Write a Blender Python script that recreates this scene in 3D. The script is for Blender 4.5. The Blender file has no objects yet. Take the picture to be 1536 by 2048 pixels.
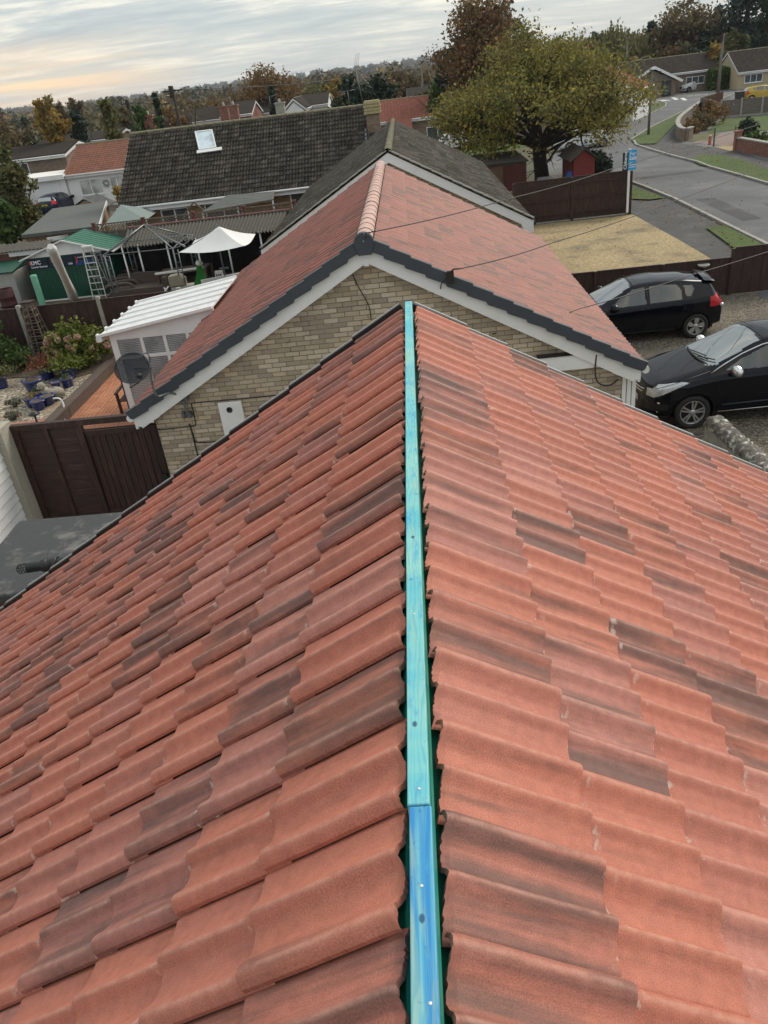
import bpy, math, random
import numpy as np
from mathutils import Vector, Matrix
from math import sin, cos, pi, radians, sqrt, atan2, tan
SC = bpy.context.scene
# ------------------------------------------------------------------ camera
W0, H0, F0 = 1536.0, 2048.0, 1538.0
CAMZ = 6.7
_p, _r, _y = radians(29.5), radians(7.1), radians(-4.6)
_fw0 = Vector((sin(_y), cos(_y), 0)); _rt0 = Vector((cos(_y), -sin(_y), 0)); _up0 = Vector((0, 0, 1))
FW = _fw0*cos(_p) - _up0*sin(_p); _u = _fw0*sin(_p) + _up0*cos(_p)
RT = _rt0*cos(_r) - _u*sin(_r); UP = _rt0*sin(_r) + _u*cos(_r)
CP = Vector((0, 0, CAMZ))
cd = bpy.data.cameras.new('camera'); cam = bpy.data.objects.new('camera', cd); SC.collection.objects.link(cam)
cd.sensor_fit = 'VERTICAL'; cd.sensor_height = 36; cd.lens = 36*F0/H0; cd.clip_end = 9000; cd.clip_start = 0.05
cam.matrix_world = Matrix(((RT.x, UP.x, -FW.x, CP.x), (RT.y, UP.y, -FW.y, CP.y), (RT.z, UP.z, -FW.z, CP.z), (0, 0, 0, 1)))
SC.camera = cam

def at(px, py, z=None, Y=None, X=None):
    """point of the place seen at a pixel of the photograph, on a known height or plane"""
    d = FW*F0 + RT*(px-W0/2) - UP*(py-H0/2)
    t = (z-CAMZ)/d.z if z is not None else (Y/d.y if Y is not None else X/d.x)
    return CP + d*t
def proj(P):
    d = Vector(P)-CP; z = d.dot(FW)
    return (W0/2+F0*d.dot(RT)/z, H0/2-F0*d.dot(UP)/z)
# ------------------------------------------------------------------ world, sun, exposure
SUN_AZ, SUN_EL = radians(48), radians(40)      # azimuth from +Y towards +X
def nt(tree, typ, **kw):
    n = tree.nodes.new(typ)
    for k, v in kw.items():
        if k in n.inputs.keys() if hasattr(n.inputs, 'keys') else False: pass
        setattr(n, k, v)
    return n
class G:
    """tiny node-graph helper"""
    def __init__(s, tree): s.t = tree; s.l = tree.links
    def n(s, typ, ins=None, **kw):
        n = s.t.nodes.new(typ)
        for k, v in kw.items(): setattr(n, k, v)
        for k, v in (ins or {}).items():
            sock = n.inputs[k]
            if isinstance(v, bpy.types.NodeSocket): s.l.new(v, sock)
            elif isinstance(v, bpy.types.Node): s.l.new(v.outputs[0], sock)
            else: sock.default_value = v
        return n
    def m(s, op, a, b=None, c=None, clamp=False):
        ins = {0: a}
        if b is not None: ins[1] = b
        if c is not None: ins[2] = c
        n = s.n('ShaderNodeMath', ins, operation=op); n.use_clamp = clamp
        return n.outputs[0]
    def vm(s, op, a, b=None):
        ins = {0: a}
        if b is not None: ins[1] = b
        n = s.n('ShaderNodeVectorMath', ins, operation=op)
        return n.outputs['Value'] if op in ('DOT_PRODUCT', 'LENGTH', 'DISTANCE') else n.outputs[0]
    def mix(s, f, a, b, blend='MIX'):
        n = s.t.nodes.new('ShaderNodeMix'); n.data_type = 'RGBA'; n.blend_type = blend
        for k, v in ((0, f), (6, a), (7, b)):
            if isinstance(v, bpy.types.NodeSocket): s.l.new(v, n.inputs[k])
            elif isinstance(v, bpy.types.Node): s.l.new(v.outputs[0], n.inputs[k])
            else: n.inputs[k].default_value = (v if k == 0 else (tuple(v)+(1,) if len(v) == 3 else v))
        return n.outputs[2]
    def ramp(s, f, stops, interp='LINEAR'):
        n = s.t.nodes.new('ShaderNodeValToRGB'); s.l.new(f, n.inputs[0]); e = n.color_ramp.elements; n.color_ramp.interpolation = interp
        while len(e) < len(stops): e.new(0.5)
        for i, (p, c) in enumerate(stops):
            e[i].position = p; e[i].color = (c, c, c, 1) if isinstance(c, (int, float)) else tuple(c)+(1,)
        return n.outputs[0]
    def noise(s, vec, scale, detail=4, rough=0.55, dist=0.0):
        return s.n('ShaderNodeTexNoise', {'Vector': vec, 'Scale': scale, 'Detail': detail, 'Roughness': rough, 'Distortion': dist}).outputs[0]
    def comb(s, x, y, z): return s.n('ShaderNodeCombineXYZ', {0: x, 1: y, 2: z}).outputs[0]
    def sep(s, v):
        n = s.n('ShaderNodeSeparateXYZ', {0: v}); return n.outputs[0], n.outputs[1], n.outputs[2]
    def mr(s, v, a, b, c=0.0, d=1.0, typ='SMOOTHSTEP'):
        n = s.n('ShaderNodeMapRange', {0: v, 1: a, 2: b, 3: c, 4: d}, interpolation_type=typ); return n.outputs[0]

world = bpy.data.worlds.new('World'); SC.world = world; world.use_nodes = True
wt = world.node_tree; wt.nodes.clear(); g = G(wt)
sky = g.n('ShaderNodeTexSky', sky_type='NISHITA', sun_disc=False, sun_elevation=SUN_EL, sun_rotation=SUN_AZ)
tc = g.n('ShaderNodeTexCoord').outputs['Generated']
dx, dy, dz = g.sep(tc)
zz = g.m('ADD', g.m('MAXIMUM', dz, 0.0), 0.07)
cv = g.comb(g.m('DIVIDE', dx, zz), g.m('MULTIPLY', g.m('DIVIDE', dy, zz), 1.7), 0.0)
n1 = g.noise(cv, 0.62, 8, 0.62, 0.5); n2 = g.noise(cv, 2.3, 6, 0.65, 0.3)
cl = g.m('ADD', g.m('MULTIPLY', n1, 0.72), g.m('MULTIPLY', n2, 0.28))
cloud = g.ramp(cl, [(0.36, (3.0, 3.5, 3.9)), (0.45, (3.9, 4.35, 4.5)), (0.52, (4.9, 5.15, 5.0)), (0.58, (7.0, 6.7, 5.9)), (0.68, (9.4, 8.8, 7.5))])
# the low sky: pale and, over the west of the town, lit from behind the cloud
el = g.mr(dz, 0.0, 0.16, 1.0, 0.0)
cloud = g.mix(g.m('MULTIPLY', el, 0.45), cloud, (5.3, 5.35, 5.0))
az = g.m('ADD', g.m('MULTIPLY', dx, -sin(radians(34))*-1*-1), g.m('MULTIPLY', dy, cos(radians(34))))
glow = g.m('MULTIPLY', g.mr(az, 0.92, 1.0), g.mr(dz, 0.02, 0.085, 1.0, 0.0))
strk = g.noise(g.comb(g.m('MULTIPLY', dx, 1.2), g.m('MULTIPLY', dy, 1.2), g.m('MULTIPLY', dz, 26.0)), 3.0, 4, 0.5)
glow = g.m('MULTIPLY', glow, g.mr(strk, 0.34, 0.62, 0.25, 1.0))
cloud = g.mix(g.m('MULTIPLY', glow, 0.8), cloud, (11.5, 7.1, 3.3))
top = g.mr(dz, 0.30, 0.9, 1.0, 1.28)       # overcast is brighter overhead
cloud = g.mix(1.0, cloud, g.comb(top, top, top), 'MULTIPLY')
skyc = g.mix(0.86, sky.outputs[0], cloud)
bg = g.n('ShaderNodeBackground', {'Color': skyc, 'Strength': 0.09})
g.n('ShaderNodeOutputWorld', {'Surface': bg.outputs[0]})
sd = bpy.data.lights.new('sun', 'SUN'); sd.energy = 1.5; sd.angle = radians(28); sd.color = (1.0, 0.90, 0.77)
sun = bpy.data.objects.new('sun', sd); SC.collection.objects.link(sun)
sun.rotation_euler = Vector((sin(SUN_AZ)*cos(SUN_EL), cos(SUN_AZ)*cos(SUN_EL), sin(SUN_EL))).to_track_quat('Z', 'Y').to_euler()
SC.view_settings.view_transform = 'Standard'; SC.view_settings.look = 'None'; SC.view_settings.gamma = 1; SC.view_settings.exposure = 0.66
SC.view_settings.use_curve_mapping = False
# ------------------------------------------------------------------ helpers
COL = SC.collection
RND = random.Random(7)
def V(*a): return Vector(a)
class MB:
    """collects shapes that end up as ONE mesh object"""
    def __init__(s): s.v = []; s.f = []; s.sm = []; s.mi = []; s.m = 0
    def add(s, vs, fs, smooth=False):
        o = len(s.v); s.v += [tuple(v) for v in vs]; s.f += [tuple(i+o for i in f) for f in fs]
        s.sm += [smooth]*len(fs); s.mi += [s.m]*len(fs); return s
    def mat(s, i): s.m = i; return s
    def box(s, x0, x1, y0, y1, z0, z1):
        return s.add([(x0,y0,z0),(x1,y0,z0),(x1,y1,z0),(x0,y1,z0),(x0,y0,z1),(x1,y0,z1),(x1,y1,z1),(x0,y1,z1)],
                     [(0,3,2,1),(4,5,6,7),(0,1,5,4),(1,2,6,5),(2,3,7,6),(3,0,4,7)])
    def obox(s, c, sx, sy, sz, M=None):
        M = M or Matrix.Identity(3); c = Vector(c); P = []
        for z in (-1, 1):
            for x, y in ((-1,-1),(1,-1),(1,1),(-1,1)): P.append(c + M @ Vector((x*sx/2, y*sy/2, z*sz/2)))
        return s.add(P, [(0,3,2,1),(4,5,6,7),(0,1,5,4),(1,2,6,5),(2,3,7,6),(3,0,4,7)])
    def bar(s, p, q, w, h, up=(0,0,1)):
        p, q = Vector(p), Vector(q); d = (q-p); L = d.length; d.normalize(); up = Vector(up)
        sdv = d.cross(up)
        if sdv.length < 1e-4: sdv = d.cross(Vector((1,0,0)))
        sdv.normalize(); u2 = sdv.cross(d)
        P = [c + sdv*a*w/2 + u2*b*h/2 for c in (p, q) for a, b in ((-1,-1),(1,-1),(1,1),(-1,1))]
        return s.add(P, [(0,1,2,3),(7,6,5,4),(0,4,5,1),(1,5,6,2),(2,6,7,3),(3,7,4,0)])
    def tube(s, pts, r, n=6, cap=True, smooth=True):
        pts = [Vector(p) for p in pts]; R = r if isinstance(r, (list, tuple)) else [r]*len(pts)
        P = []; prev = None
        for i, p in enumerate(pts):
            d = (pts[min(i+1, len(pts)-1)] - pts[max(i-1, 0)])
            if d.length < 1e-9: d = Vector((0,0,1))
            d.normalize()
            if prev is None:
                a = d.cross(Vector((0,0,1)));
                if a.length < 1e-3: a = d.cross(Vector((1,0,0)))
            else: a = prev - d*prev.dot(d)
            a.normalize(); prev = a; b = d.cross(a)
            for k in range(n):
                t = 2*pi*k/n; P.append(p + a*cos(t)*R[i] + b*sin(t)*R[i])
        F = []
        for i in range(len(pts)-1):
            for k in range(n): F.append((i*n+k, i*n+(k+1)%n, (i+1)*n+(k+1)%n, (i+1)*n+k))
        s.add(P, F, smooth)
        if cap:
            o = len(s.v)-len(P); s.f += [tuple(o+k for k in range(n))[::-1], tuple(o+(len(pts)-1)*n+k for k in range(n))]
            s.sm += [False]*2; s.mi += [s.m]*2
        return s
    def lathe(s, c, prof, n=16, M=None, smooth=True):
        """prof: (radius, height) pairs turned about the local Z axis"""
        M = M or Matrix.Identity(3); c = Vector(c); P = []
        for r, h in prof:
            for k in range(n):
                t = 2*pi*k/n; P.append(c + M @ Vector((r*cos(t), r*sin(t), h)))
        F = [(i*n+k, i*n+(k+1)%n, (i+1)*n+(k+1)%n, (i+1)*n+k) for i in range(len(prof)-1) for k in range(n)]
        return s.add(P, F, smooth)
    def prism(s, poly, a, b):
        """poly: list of 3-D points; extruded from +a to +b (vectors)"""
        a, b = Vector(a), Vector(b); n = len(poly); P = [Vector(p)+a for p in poly] + [Vector(p)+b for p in poly]
        F = [tuple(range(n))[::-1], tuple(range(n, 2*n))] + [(i, (i+1)%n, n+(i+1)%n, n+i) for i in range(n)]
        return s.add(P, F)
    def poly(s, pts): return s.add(pts, [tuple(range(len(pts)))])
    def blob(s, c, r, seed=0, n=8, m=6, M=None, amp=0.15):
        """uneven rounded lump; r = (rx, ry, rz)"""
        rr = random.Random(seed); ph = [rr.uniform(0, 6.28) for _ in range(6)]
        P = []; M = M or Matrix.Identity(3)
        for i in range(m+1):
            t = pi*i/m
            for k in range(n):
                a = 2*pi*k/n; e = 1+amp*(sin(2*a+ph[0]+t)+sin(3*t+ph[1]+a)+.6*sin(5*a+ph[2])*sin(t))/2
                P.append(Vector(c)+M @ Vector((r[0]*sin(t)*cos(a)*e, r[1]*sin(t)*sin(a)*e, r[2]*cos(t)*e)))
        F = [(i*n+k, (i+1)*n+k, (i+1)*n+(k+1)%n, i*n+(k+1)%n) for i in range(m) for k in range(n)]
        return s.add(P, F, True)
    def build(s, name, mats, parent=None, bevel=0.0):
        me = bpy.data.meshes.new(name); me.from_pydata(s.v, [], s.f); me.polygons.foreach_set('use_smooth', s.sm)
        if not isinstance(mats, (list, tuple)): mats = [mats]
        for m in mats: me.materials.append(m)
        if len(mats) > 1: me.polygons.foreach_set('material_index', s.mi)
        me.update(); o = bpy.data.objects.new(name, me); COL.objects.link(o)
        if parent is not None: attach(o, parent)
        if bevel > 0:
            b = o.modifiers.new('bevel', 'BEVEL'); b.width = bevel; b.segments = 2; b.limit_method = 'ANGLE'
        return o
def wm(o):
    """world matrix worked out by hand (the depsgraph has not run yet)"""
    m = Matrix.LocRotScale(o.location, o.rotation_euler, o.scale)
    return (wm(o.parent) @ o.matrix_parent_inverse @ m) if o.parent else m
LOCAL = False
def attach(o, parent):
    o.parent = parent
    if not LOCAL: o.matrix_parent_inverse = wm(parent).inverted()
def thing(name, label, cat, loc=(0,0,0), rz=0.0, group=None, kind=None):
    o = bpy.data.objects.new(name, None); COL.objects.link(o); o.empty_display_size = .3
    o.location = loc; o.rotation_euler = (0, 0, rz); o['label'] = label; o['category'] = cat
    if group: o['group'] = group
    if kind: o['kind'] = kind
    return o
def tag(o, label=None, cat=None, group=None, kind=None):
    for k, v in (('label', label), ('category', cat), ('group', group), ('kind', kind)):
        if v: o[k] = v
    return o
def kids(o): return [c for c in bpy.data.objects if c.parent == o]
def copy_tree(o, parent=None):
    c = o.copy(); COL.objects.link(c); c.parent = parent
    for ch in kids(o): copy_tree(ch, c)
    return c
def RZ(a): return Matrix.Rotation(a, 3, 'Z')
# ------------------------------------------------------------------ materials
def newmat(name):
    m = bpy.data.materials.new(name); m.use_nodes = True; t = m.node_tree; t.nodes.clear(); return m, G(t)
def finish(g, col, rough=0.7, metal=0.0, bump=None, bstr=0.3, bdist=0.01, coat=0.0, spec=0.5, extra=None):
    ins = {'Base Color': col, 'Roughness': rough, 'Metallic': metal, 'Coat Weight': coat, 'Specular IOR Level': spec}
    if not isinstance(col, (bpy.types.NodeSocket, bpy.types.Node)): ins['Base Color'] = tuple(col)+(1,) if len(col) == 3 else col
    if extra: ins.update(extra)
    if bump is not None:
        ins['Normal'] = g.n('ShaderNodeBump', {'Height': bump, 'Strength': bstr, 'Distance': bdist}).outputs[0]
    b = g.n('ShaderNodeBsdfPrincipled', ins)
    g.n('ShaderNodeOutputMaterial', {'Surface': b.outputs[0]}); return b
def pos(g): return g.n('ShaderNodeTexCoord').outputs['Object']
def plain(name, col, rough=0.7, metal=0.0, var=0.15, scale=6.0, bump=0.15, coat=0.0, stretch=(1,1,1), dirt=None, dscale=2.0, damt=0.5, spec=0.5):
    m, g = newmat(name); p = g.vm('MULTIPLY', pos(g), stretch)
    n = g.noise(p, scale, 5, 0.6)
    f = g.mr(n, 0.25, 0.75, 1-var, 1+var, 'LINEAR')
    c = g.mix(1.0, col, g.comb(f, f, f), 'MULTIPLY')
    if dirt:
        d = g.mr(g.noise(p, dscale, 6, 0.65), 0.5, 0.68, 0, damt); c = g.mix(d, c, dirt)
    finish(g, c, rough, metal, g.noise(p, scale*6, 3) if bump else None, bump, 0.005, coat, spec); return m
def glass(name, col=(0.03,0.04,0.045), rough=0.03):
    m, g = newmat(name); p = pos(g)
    c = g.mix(g.mr(g.noise(p, 1.1, 3), .35, .65), col, tuple(x*1.9+.01 for x in col)); finish(g, c, rough, 0, spec=0.9); return m
def wallcoord(g):
    """(along the wall, up) in metres, whichever way the wall faces"""
    ge = g.n('ShaderNodeNewGeometry'); x, y, z = g.sep(ge.outputs['Position']); nx, ny, nz = g.sep(ge.outputs['True Normal'])
    f = g.m('GREATER_THAN', g.m('ABSOLUTE', nx), 0.707)
    return g.m('ADD', g.m('MULTIPLY', x, g.m('SUBTRACT', 1.0, f)), g.m('MULTIPLY', y, f)), z
def brick(name, cols, mortar=(0.27,0.25,0.22), bw=0.225, bh=0.075, mw=0.012, rough_edges=0.006, stain=(0.16,0.145,0.125)):
    m, g = newmat(name); a, z = wallcoord(g); wv = g.comb(a, z, 0.0)
    wob = g.noise(wv, 9.0, 3); a2 = g.m('ADD', a, g.m('MULTIPLY', g.m('SUBTRACT', wob, .5), rough_edges*3)); z2 = g.m('ADD', z, g.m('MULTIPLY', g.m('SUBTRACT', g.noise(wv, 14.0, 3), .5), rough_edges*2.4))
    row = g.m('FLOOR', g.m('DIVIDE', z2, bh)); par = g.m('MODULO', g.m('ABSOLUTE', row), 2.0)
    aa = g.m('ADD', g.m('DIVIDE', a2, bw), g.m('ADD', g.m('MULTIPLY', par, 0.5), g.m('MULTIPLY', g.n('ShaderNodeTexWhiteNoise', {'W': row}, noise_dimensions='1D').outputs['Value'], 0.16)))
    colm = g.m('FLOOR', aa); fx = g.m('FRACT', aa); fz = g.m('FRACT', g.m('DIVIDE', z2, bh))
    ex = g.m('MULTIPLY', g.m('MINIMUM', fx, g.m('SUBTRACT', 1.0, fx)), bw); ez = g.m('MULTIPLY', g.m('MINIMUM', fz, g.m('SUBTRACT', 1.0, fz)), bh)
    ed = g.mr(g.m('MINIMUM', ex, ez), mw*0.3, mw*0.75)
    wn = g.n('ShaderNodeTexWhiteNoise', {'Vector': g.comb(colm, row, 3.0)}, noise_dimensions='2D')
    c = g.ramp(wn.outputs['Value'], [(i/len(cols), k) for i, k in enumerate(cols)], 'CONSTANT')
    v = g.mr(g.noise(wv, 60.0, 4, 0.7), 0.2, 0.8, 0.72, 1.25, 'LINEAR'); c = g.mix(1.0, c, g.comb(v, v, v), 'MULTIPLY')
    c = g.mix(g.mr(g.noise(wv, 6.0, 5, .7), .55, .75, 0, .5), c, stain)
    mo = g.mix(g.mr(g.noise(wv, 3.0, 4), .4, .65), mortar, tuple(x*0.6 for x in mortar))
    c = g.mix(ed, mo, c)
    c = g.mix(g.mr(g.noise(wv, 0.7, 5, .6), .5, .8, 0, .35), c, stain)
    h = g.m('ADD', ed, g.m('MULTIPLY', g.noise(wv, 90.0, 3), 0.35))
    finish(g, c, 0.9, 0, h, 0.7, 0.006); return m
def tilemat(name, ramp, dark, light, darkamt=0.5, grain=1.0, moss=None, white=0.5, joints=0.55, rgh=0.62, spc=0.4, dust=0.0):
    """concrete roof tile: colour per tile, streaks running down the slope, dusty noses"""
    m, g = newmat(name)
    r = g.n('ShaderNodeAttribute', attribute_name='tc'); r1, r2, r3 = g.sep(r.outputs['Color'])
    l = g.n('ShaderNodeAttribute', attribute_name='tl'); u, v, k = g.sep(l.outputs['Vector'])
    c = g.ramp(r1, ramp)
    off = g.m('MULTIPLY', r3, 40.0)
    sv = g.comb(g.m('ADD', g.m('MULTIPLY', u, 20.0), off), g.m('ADD', g.m('MULTIPLY', v, 1.9), off), off)
    st = g.noise(sv, 1.0, 5, 0.62)
    big = g.noise(g.comb(g.m('ADD', g.m('MULTIPLY', u, 7.0), off), g.m('MULTIPLY', v, 1.3), off), 1.0, 2, 0.5)
    th = g.m('ADD', g.m('MULTIPLY', g.m('SUBTRACT', 1.0, r2), 0.23), 0.36)
    s2 = g.m('ADD', g.m('MULTIPLY', st, 0.55), g.m('MULTIPLY', big, 0.45))
    d = g.m('MULTIPLY', g.mr(g.m('SUBTRACT', s2, th), -0.04, 0.17), darkamt)
    c = g.mix(d, c, dark)
    fine = g.noise(g.comb(g.m('ADD', u, off), g.m('ADD', v, off), 0.0), 330.0*grain, 3, 0.75)
    fv = g.mr(fine, 0.3, 0.7, 0.68, 1.32, 'LINEAR'); c = g.mix(1.0, c, g.comb(fv, fv, fv), 'MULTIPLY')
    md = g.noise(g.comb(g.m('ADD', u, off), g.m('ADD', v, off), 0.0), 28.0, 4, 0.6)
    mv = g.mr(md, 0.3, 0.7, 0.88, 1.12, 'LINEAR'); c = g.mix(1.0, c, g.comb(mv, mv, mv), 'MULTIPLY')
    # lime bloom where the next course starts
    w = g.m('MULTIPLY', g.m('MULTIPLY', g.mr(v, 0.015, 0.05, 1.0, 0.0), g.m('GREATER_THAN', k, 0.5)), g.mr(g.noise(g.comb(g.m('ADD', g.m('MULTIPLY', u, 30.0), off), g.m('MULTIPLY', v, 30.0), off), 1.0, 3), 0.575, 0.67))
    w2 = g.m('MULTIPLY', g.mr(v, 0.30, 0.335), g.mr(g.noise(g.comb(g.m('ADD', g.m('MULTIPLY', u, 40.0), off), g.m('MULTIPLY', v, 40.0), 7.0), 1.0, 4, .7), 0.60, 0.69))
    c = g.mix(g.m('MULTIPLY', g.m('MAXIMUM', w, w2), white), c, light)
    if moss:
        pv = g.n('ShaderNodeNewGeometry').outputs['Position']
        q = g.mr(g.noise(pv, 2.2, 6, .7), .50, .66, 0, .75); c = g.mix(q, c, moss)
        q = g.mr(g.noise(pv, 13.0, 4, .6), .64, .70, 0, .8); c = g.mix(q, c, (0.42, 0.42, 0.37))
    pits = g.mr(g.noise(g.comb(g.m('ADD', u, off), v, 1.0), 75.0, 2), 0.78, 0.84)
    c = g.mix(g.m('MULTIPLY', pits, .8), c, (0.03, 0.02, 0.018))
    if dust:      # rubbed, dusty crests of the rolls
        cr = g.m('MAXIMUM', g.mr(g.m('ABSOLUTE', g.m('SUBTRACT', u, 0.1225)), 0.0, 0.011, 1.0, 0.0), g.mr(g.m('ABSOLUTE', g.m('SUBTRACT', u, 0.262)), 0.0, 0.013, 1.0, 0.0))
        c = g.mix(g.m('MULTIPLY', g.m('MULTIPLY', cr, g.mr(md, .35, .6, .35, 1.0)), dust), c, (0.60,0.36,0.28))
    finish(g, c, rgh, 0, g.m('ADD', fine, g.m('MULTIPLY', md, 2.0)), 0.6, 0.0018, 0, spc)
    return m
M = {}
M['tile'] = tilemat('red_tile', [(0.0, (0.50,0.178,0.118)), (0.35, (0.48,0.166,0.110)), (0.65, (0.46,0.176,0.130)), (0.85, (0.41,0.165,0.130)), (1.0, (0.52,0.218,0.165))],
                    (0.082,0.064,0.058), (0.62,0.47,0.40), 0.72, white=0.7, dust=0.34)
M['tile2'] = tilemat('neighbour_red_tile', [(0.0, (0.33,0.128,0.096)), (0.4, (0.31,0.118,0.089)), (0.7, (0.355,0.142,0.109)), (1.0, (0.27,0.114,0.093))],
                    (0.12,0.085,0.075), (0.5,0.4,0.35), 0.7, white=0.1, dust=0.2)
M['tile_old'] = tilemat('old_grey_tile', [(0.0, (0.050,0.045,0.038)), (0.5, (0.070,0.063,0.053)), (1.0, (0.11,0.10,0.085))],
                    (0.020,0.018,0.016), (0.30,0.29,0.26), 0.7, moss=(0.045,0.042,0.026), white=0.15, rgh=0.95, spc=0.12)
M['tile_brown'] = tilemat('brown_tile', [(0.0, (0.22,0.085,0.048)), (0.5, (0.26,0.098,0.056)), (1.0, (0.19,0.075,0.046))],
                    (0.10,0.05,0.035), (0.4,0.35,0.3), 0.5, white=0.2)
M['brick'] = brick('buff_brick', [(0.53,0.44,0.33), (0.45,0.37,0.275), (0.37,0.305,0.23), (0.58,0.49,0.385), (0.48,0.395,0.28), (0.35,0.29,0.215), (0.54,0.43,0.30), (0.39,0.32,0.23), (0.60,0.50,0.39)], (0.25,0.22,0.175), stain=(0.20,0.175,0.145))
M['brick_or'] = brick('orange_brick', [(0.36,0.22,0.10), (0.30,0.18,0.09), (0.40,0.26,0.13), (0.26,0.16,0.09)], (0.25,0.2,0.15))
M['brick_red'] = brick('red_brick', [(0.30,0.10,0.07), (0.26,0.09,0.06), (0.34,0.14,0.09), (0.22,0.08,0.06)], (0.3,0.26,0.22))
M['brick_dull'] = brick('dull_brick', [(0.24,0.17,0.12), (0.20,0.145,0.105), (0.27,0.20,0.15)], (0.2,0.17,0.14))
M['white'] = plain('white_plastic', (0.84,0.84,0.84), 0.35, var=0.05, bump=0.03, dirt=(0.5,0.49,0.45), dscale=3, damt=.25)
M['render'] = plain('white_render', (0.84,0.84,0.83), 0.85, var=0.06, dirt=(0.5,0.49,0.46), dscale=1, damt=.3)
M['slate'] = plain('verge_plastic', (0.050,0.062,0.078), 0.5, var=0.12, scale=5, bump=0.05)
M['black'] = plain('black_plastic', (0.015,0.015,0.017), 0.4, var=0.2, bump=0.05)
M['timber_blue'] = None
M['wood_dark'] = plain('dark_stained_wood', (0.038,0.017,0.013), 0.65, var=0.45, scale=3, bump=0.4, stretch=(6,6,0.8), dirt=(0.09,0.05,0.036), dscale=3, damt=.5)
M['wood_dark_h'] = plain('dark_stained_board', (0.038,0.017,0.013), 0.65, var=0.45, scale=3, bump=0.4, stretch=(0.8,0.8,9), dirt=(0.09,0.05,0.036), dscale=3, damt=.5)
M['wood_grey'] = plain('weathered_wood', (0.17,0.145,0.12), 0.85, var=0.35, scale=3, bump=0.5, stretch=(0.7,0.7,8), dirt=(0.08,0.07,0.06))
M['wood_brown'] = plain('brown_wood', (0.13,0.075,0.045), 0.8, var=0.35, scale=3, bump=0.5, stretch=(3,3,8))
M['sleeper'] = plain('sleeper_wood', (0.10,0.075,0.062), 0.85, var=0.3, scale=4, bump=0.5, stretch=(6,0.6,6))
M['concrete'] = plain('concrete', (0.36,0.35,0.31), 0.9, var=0.2, scale=9, bump=0.5, dirt=(0.2,0.2,0.16), damt=.5)
M['felt'] = plain('roof_felt', (0.055,0.057,0.061), 0.8, var=0.2, scale=30, bump=0.4, dirt=(0.24,0.23,0.21), dscale=3.2, damt=.55)
M['felt_green'] = plain('green_grey_felt', (0.105,0.115,0.105), 0.85, var=0.15, scale=20, bump=0.3, dirt=(0.07,0.075,0.07))
M['metal'] = plain('galvanised', (0.20,0.215,0.225), 0.4, 0.7, var=0.25, scale=20, bump=0.1, dirt=(0.2,0.16,0.12), dscale=9, damt=.4)
M['alu'] = plain('aluminium', (0.72,0.72,0.70), 0.4, 0.3, var=0.1, bump=0.02)
M['glass'] = glass('window_glass', (0.035,0.045,0.05))
M['glass_pale'] = glass('blind_glass', (0.30,0.31,0.30), 0.2)
M['lead'] = plain('lead', (0.28,0.30,0.33), 0.6, 0.2, var=0.25, scale=8)
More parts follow.
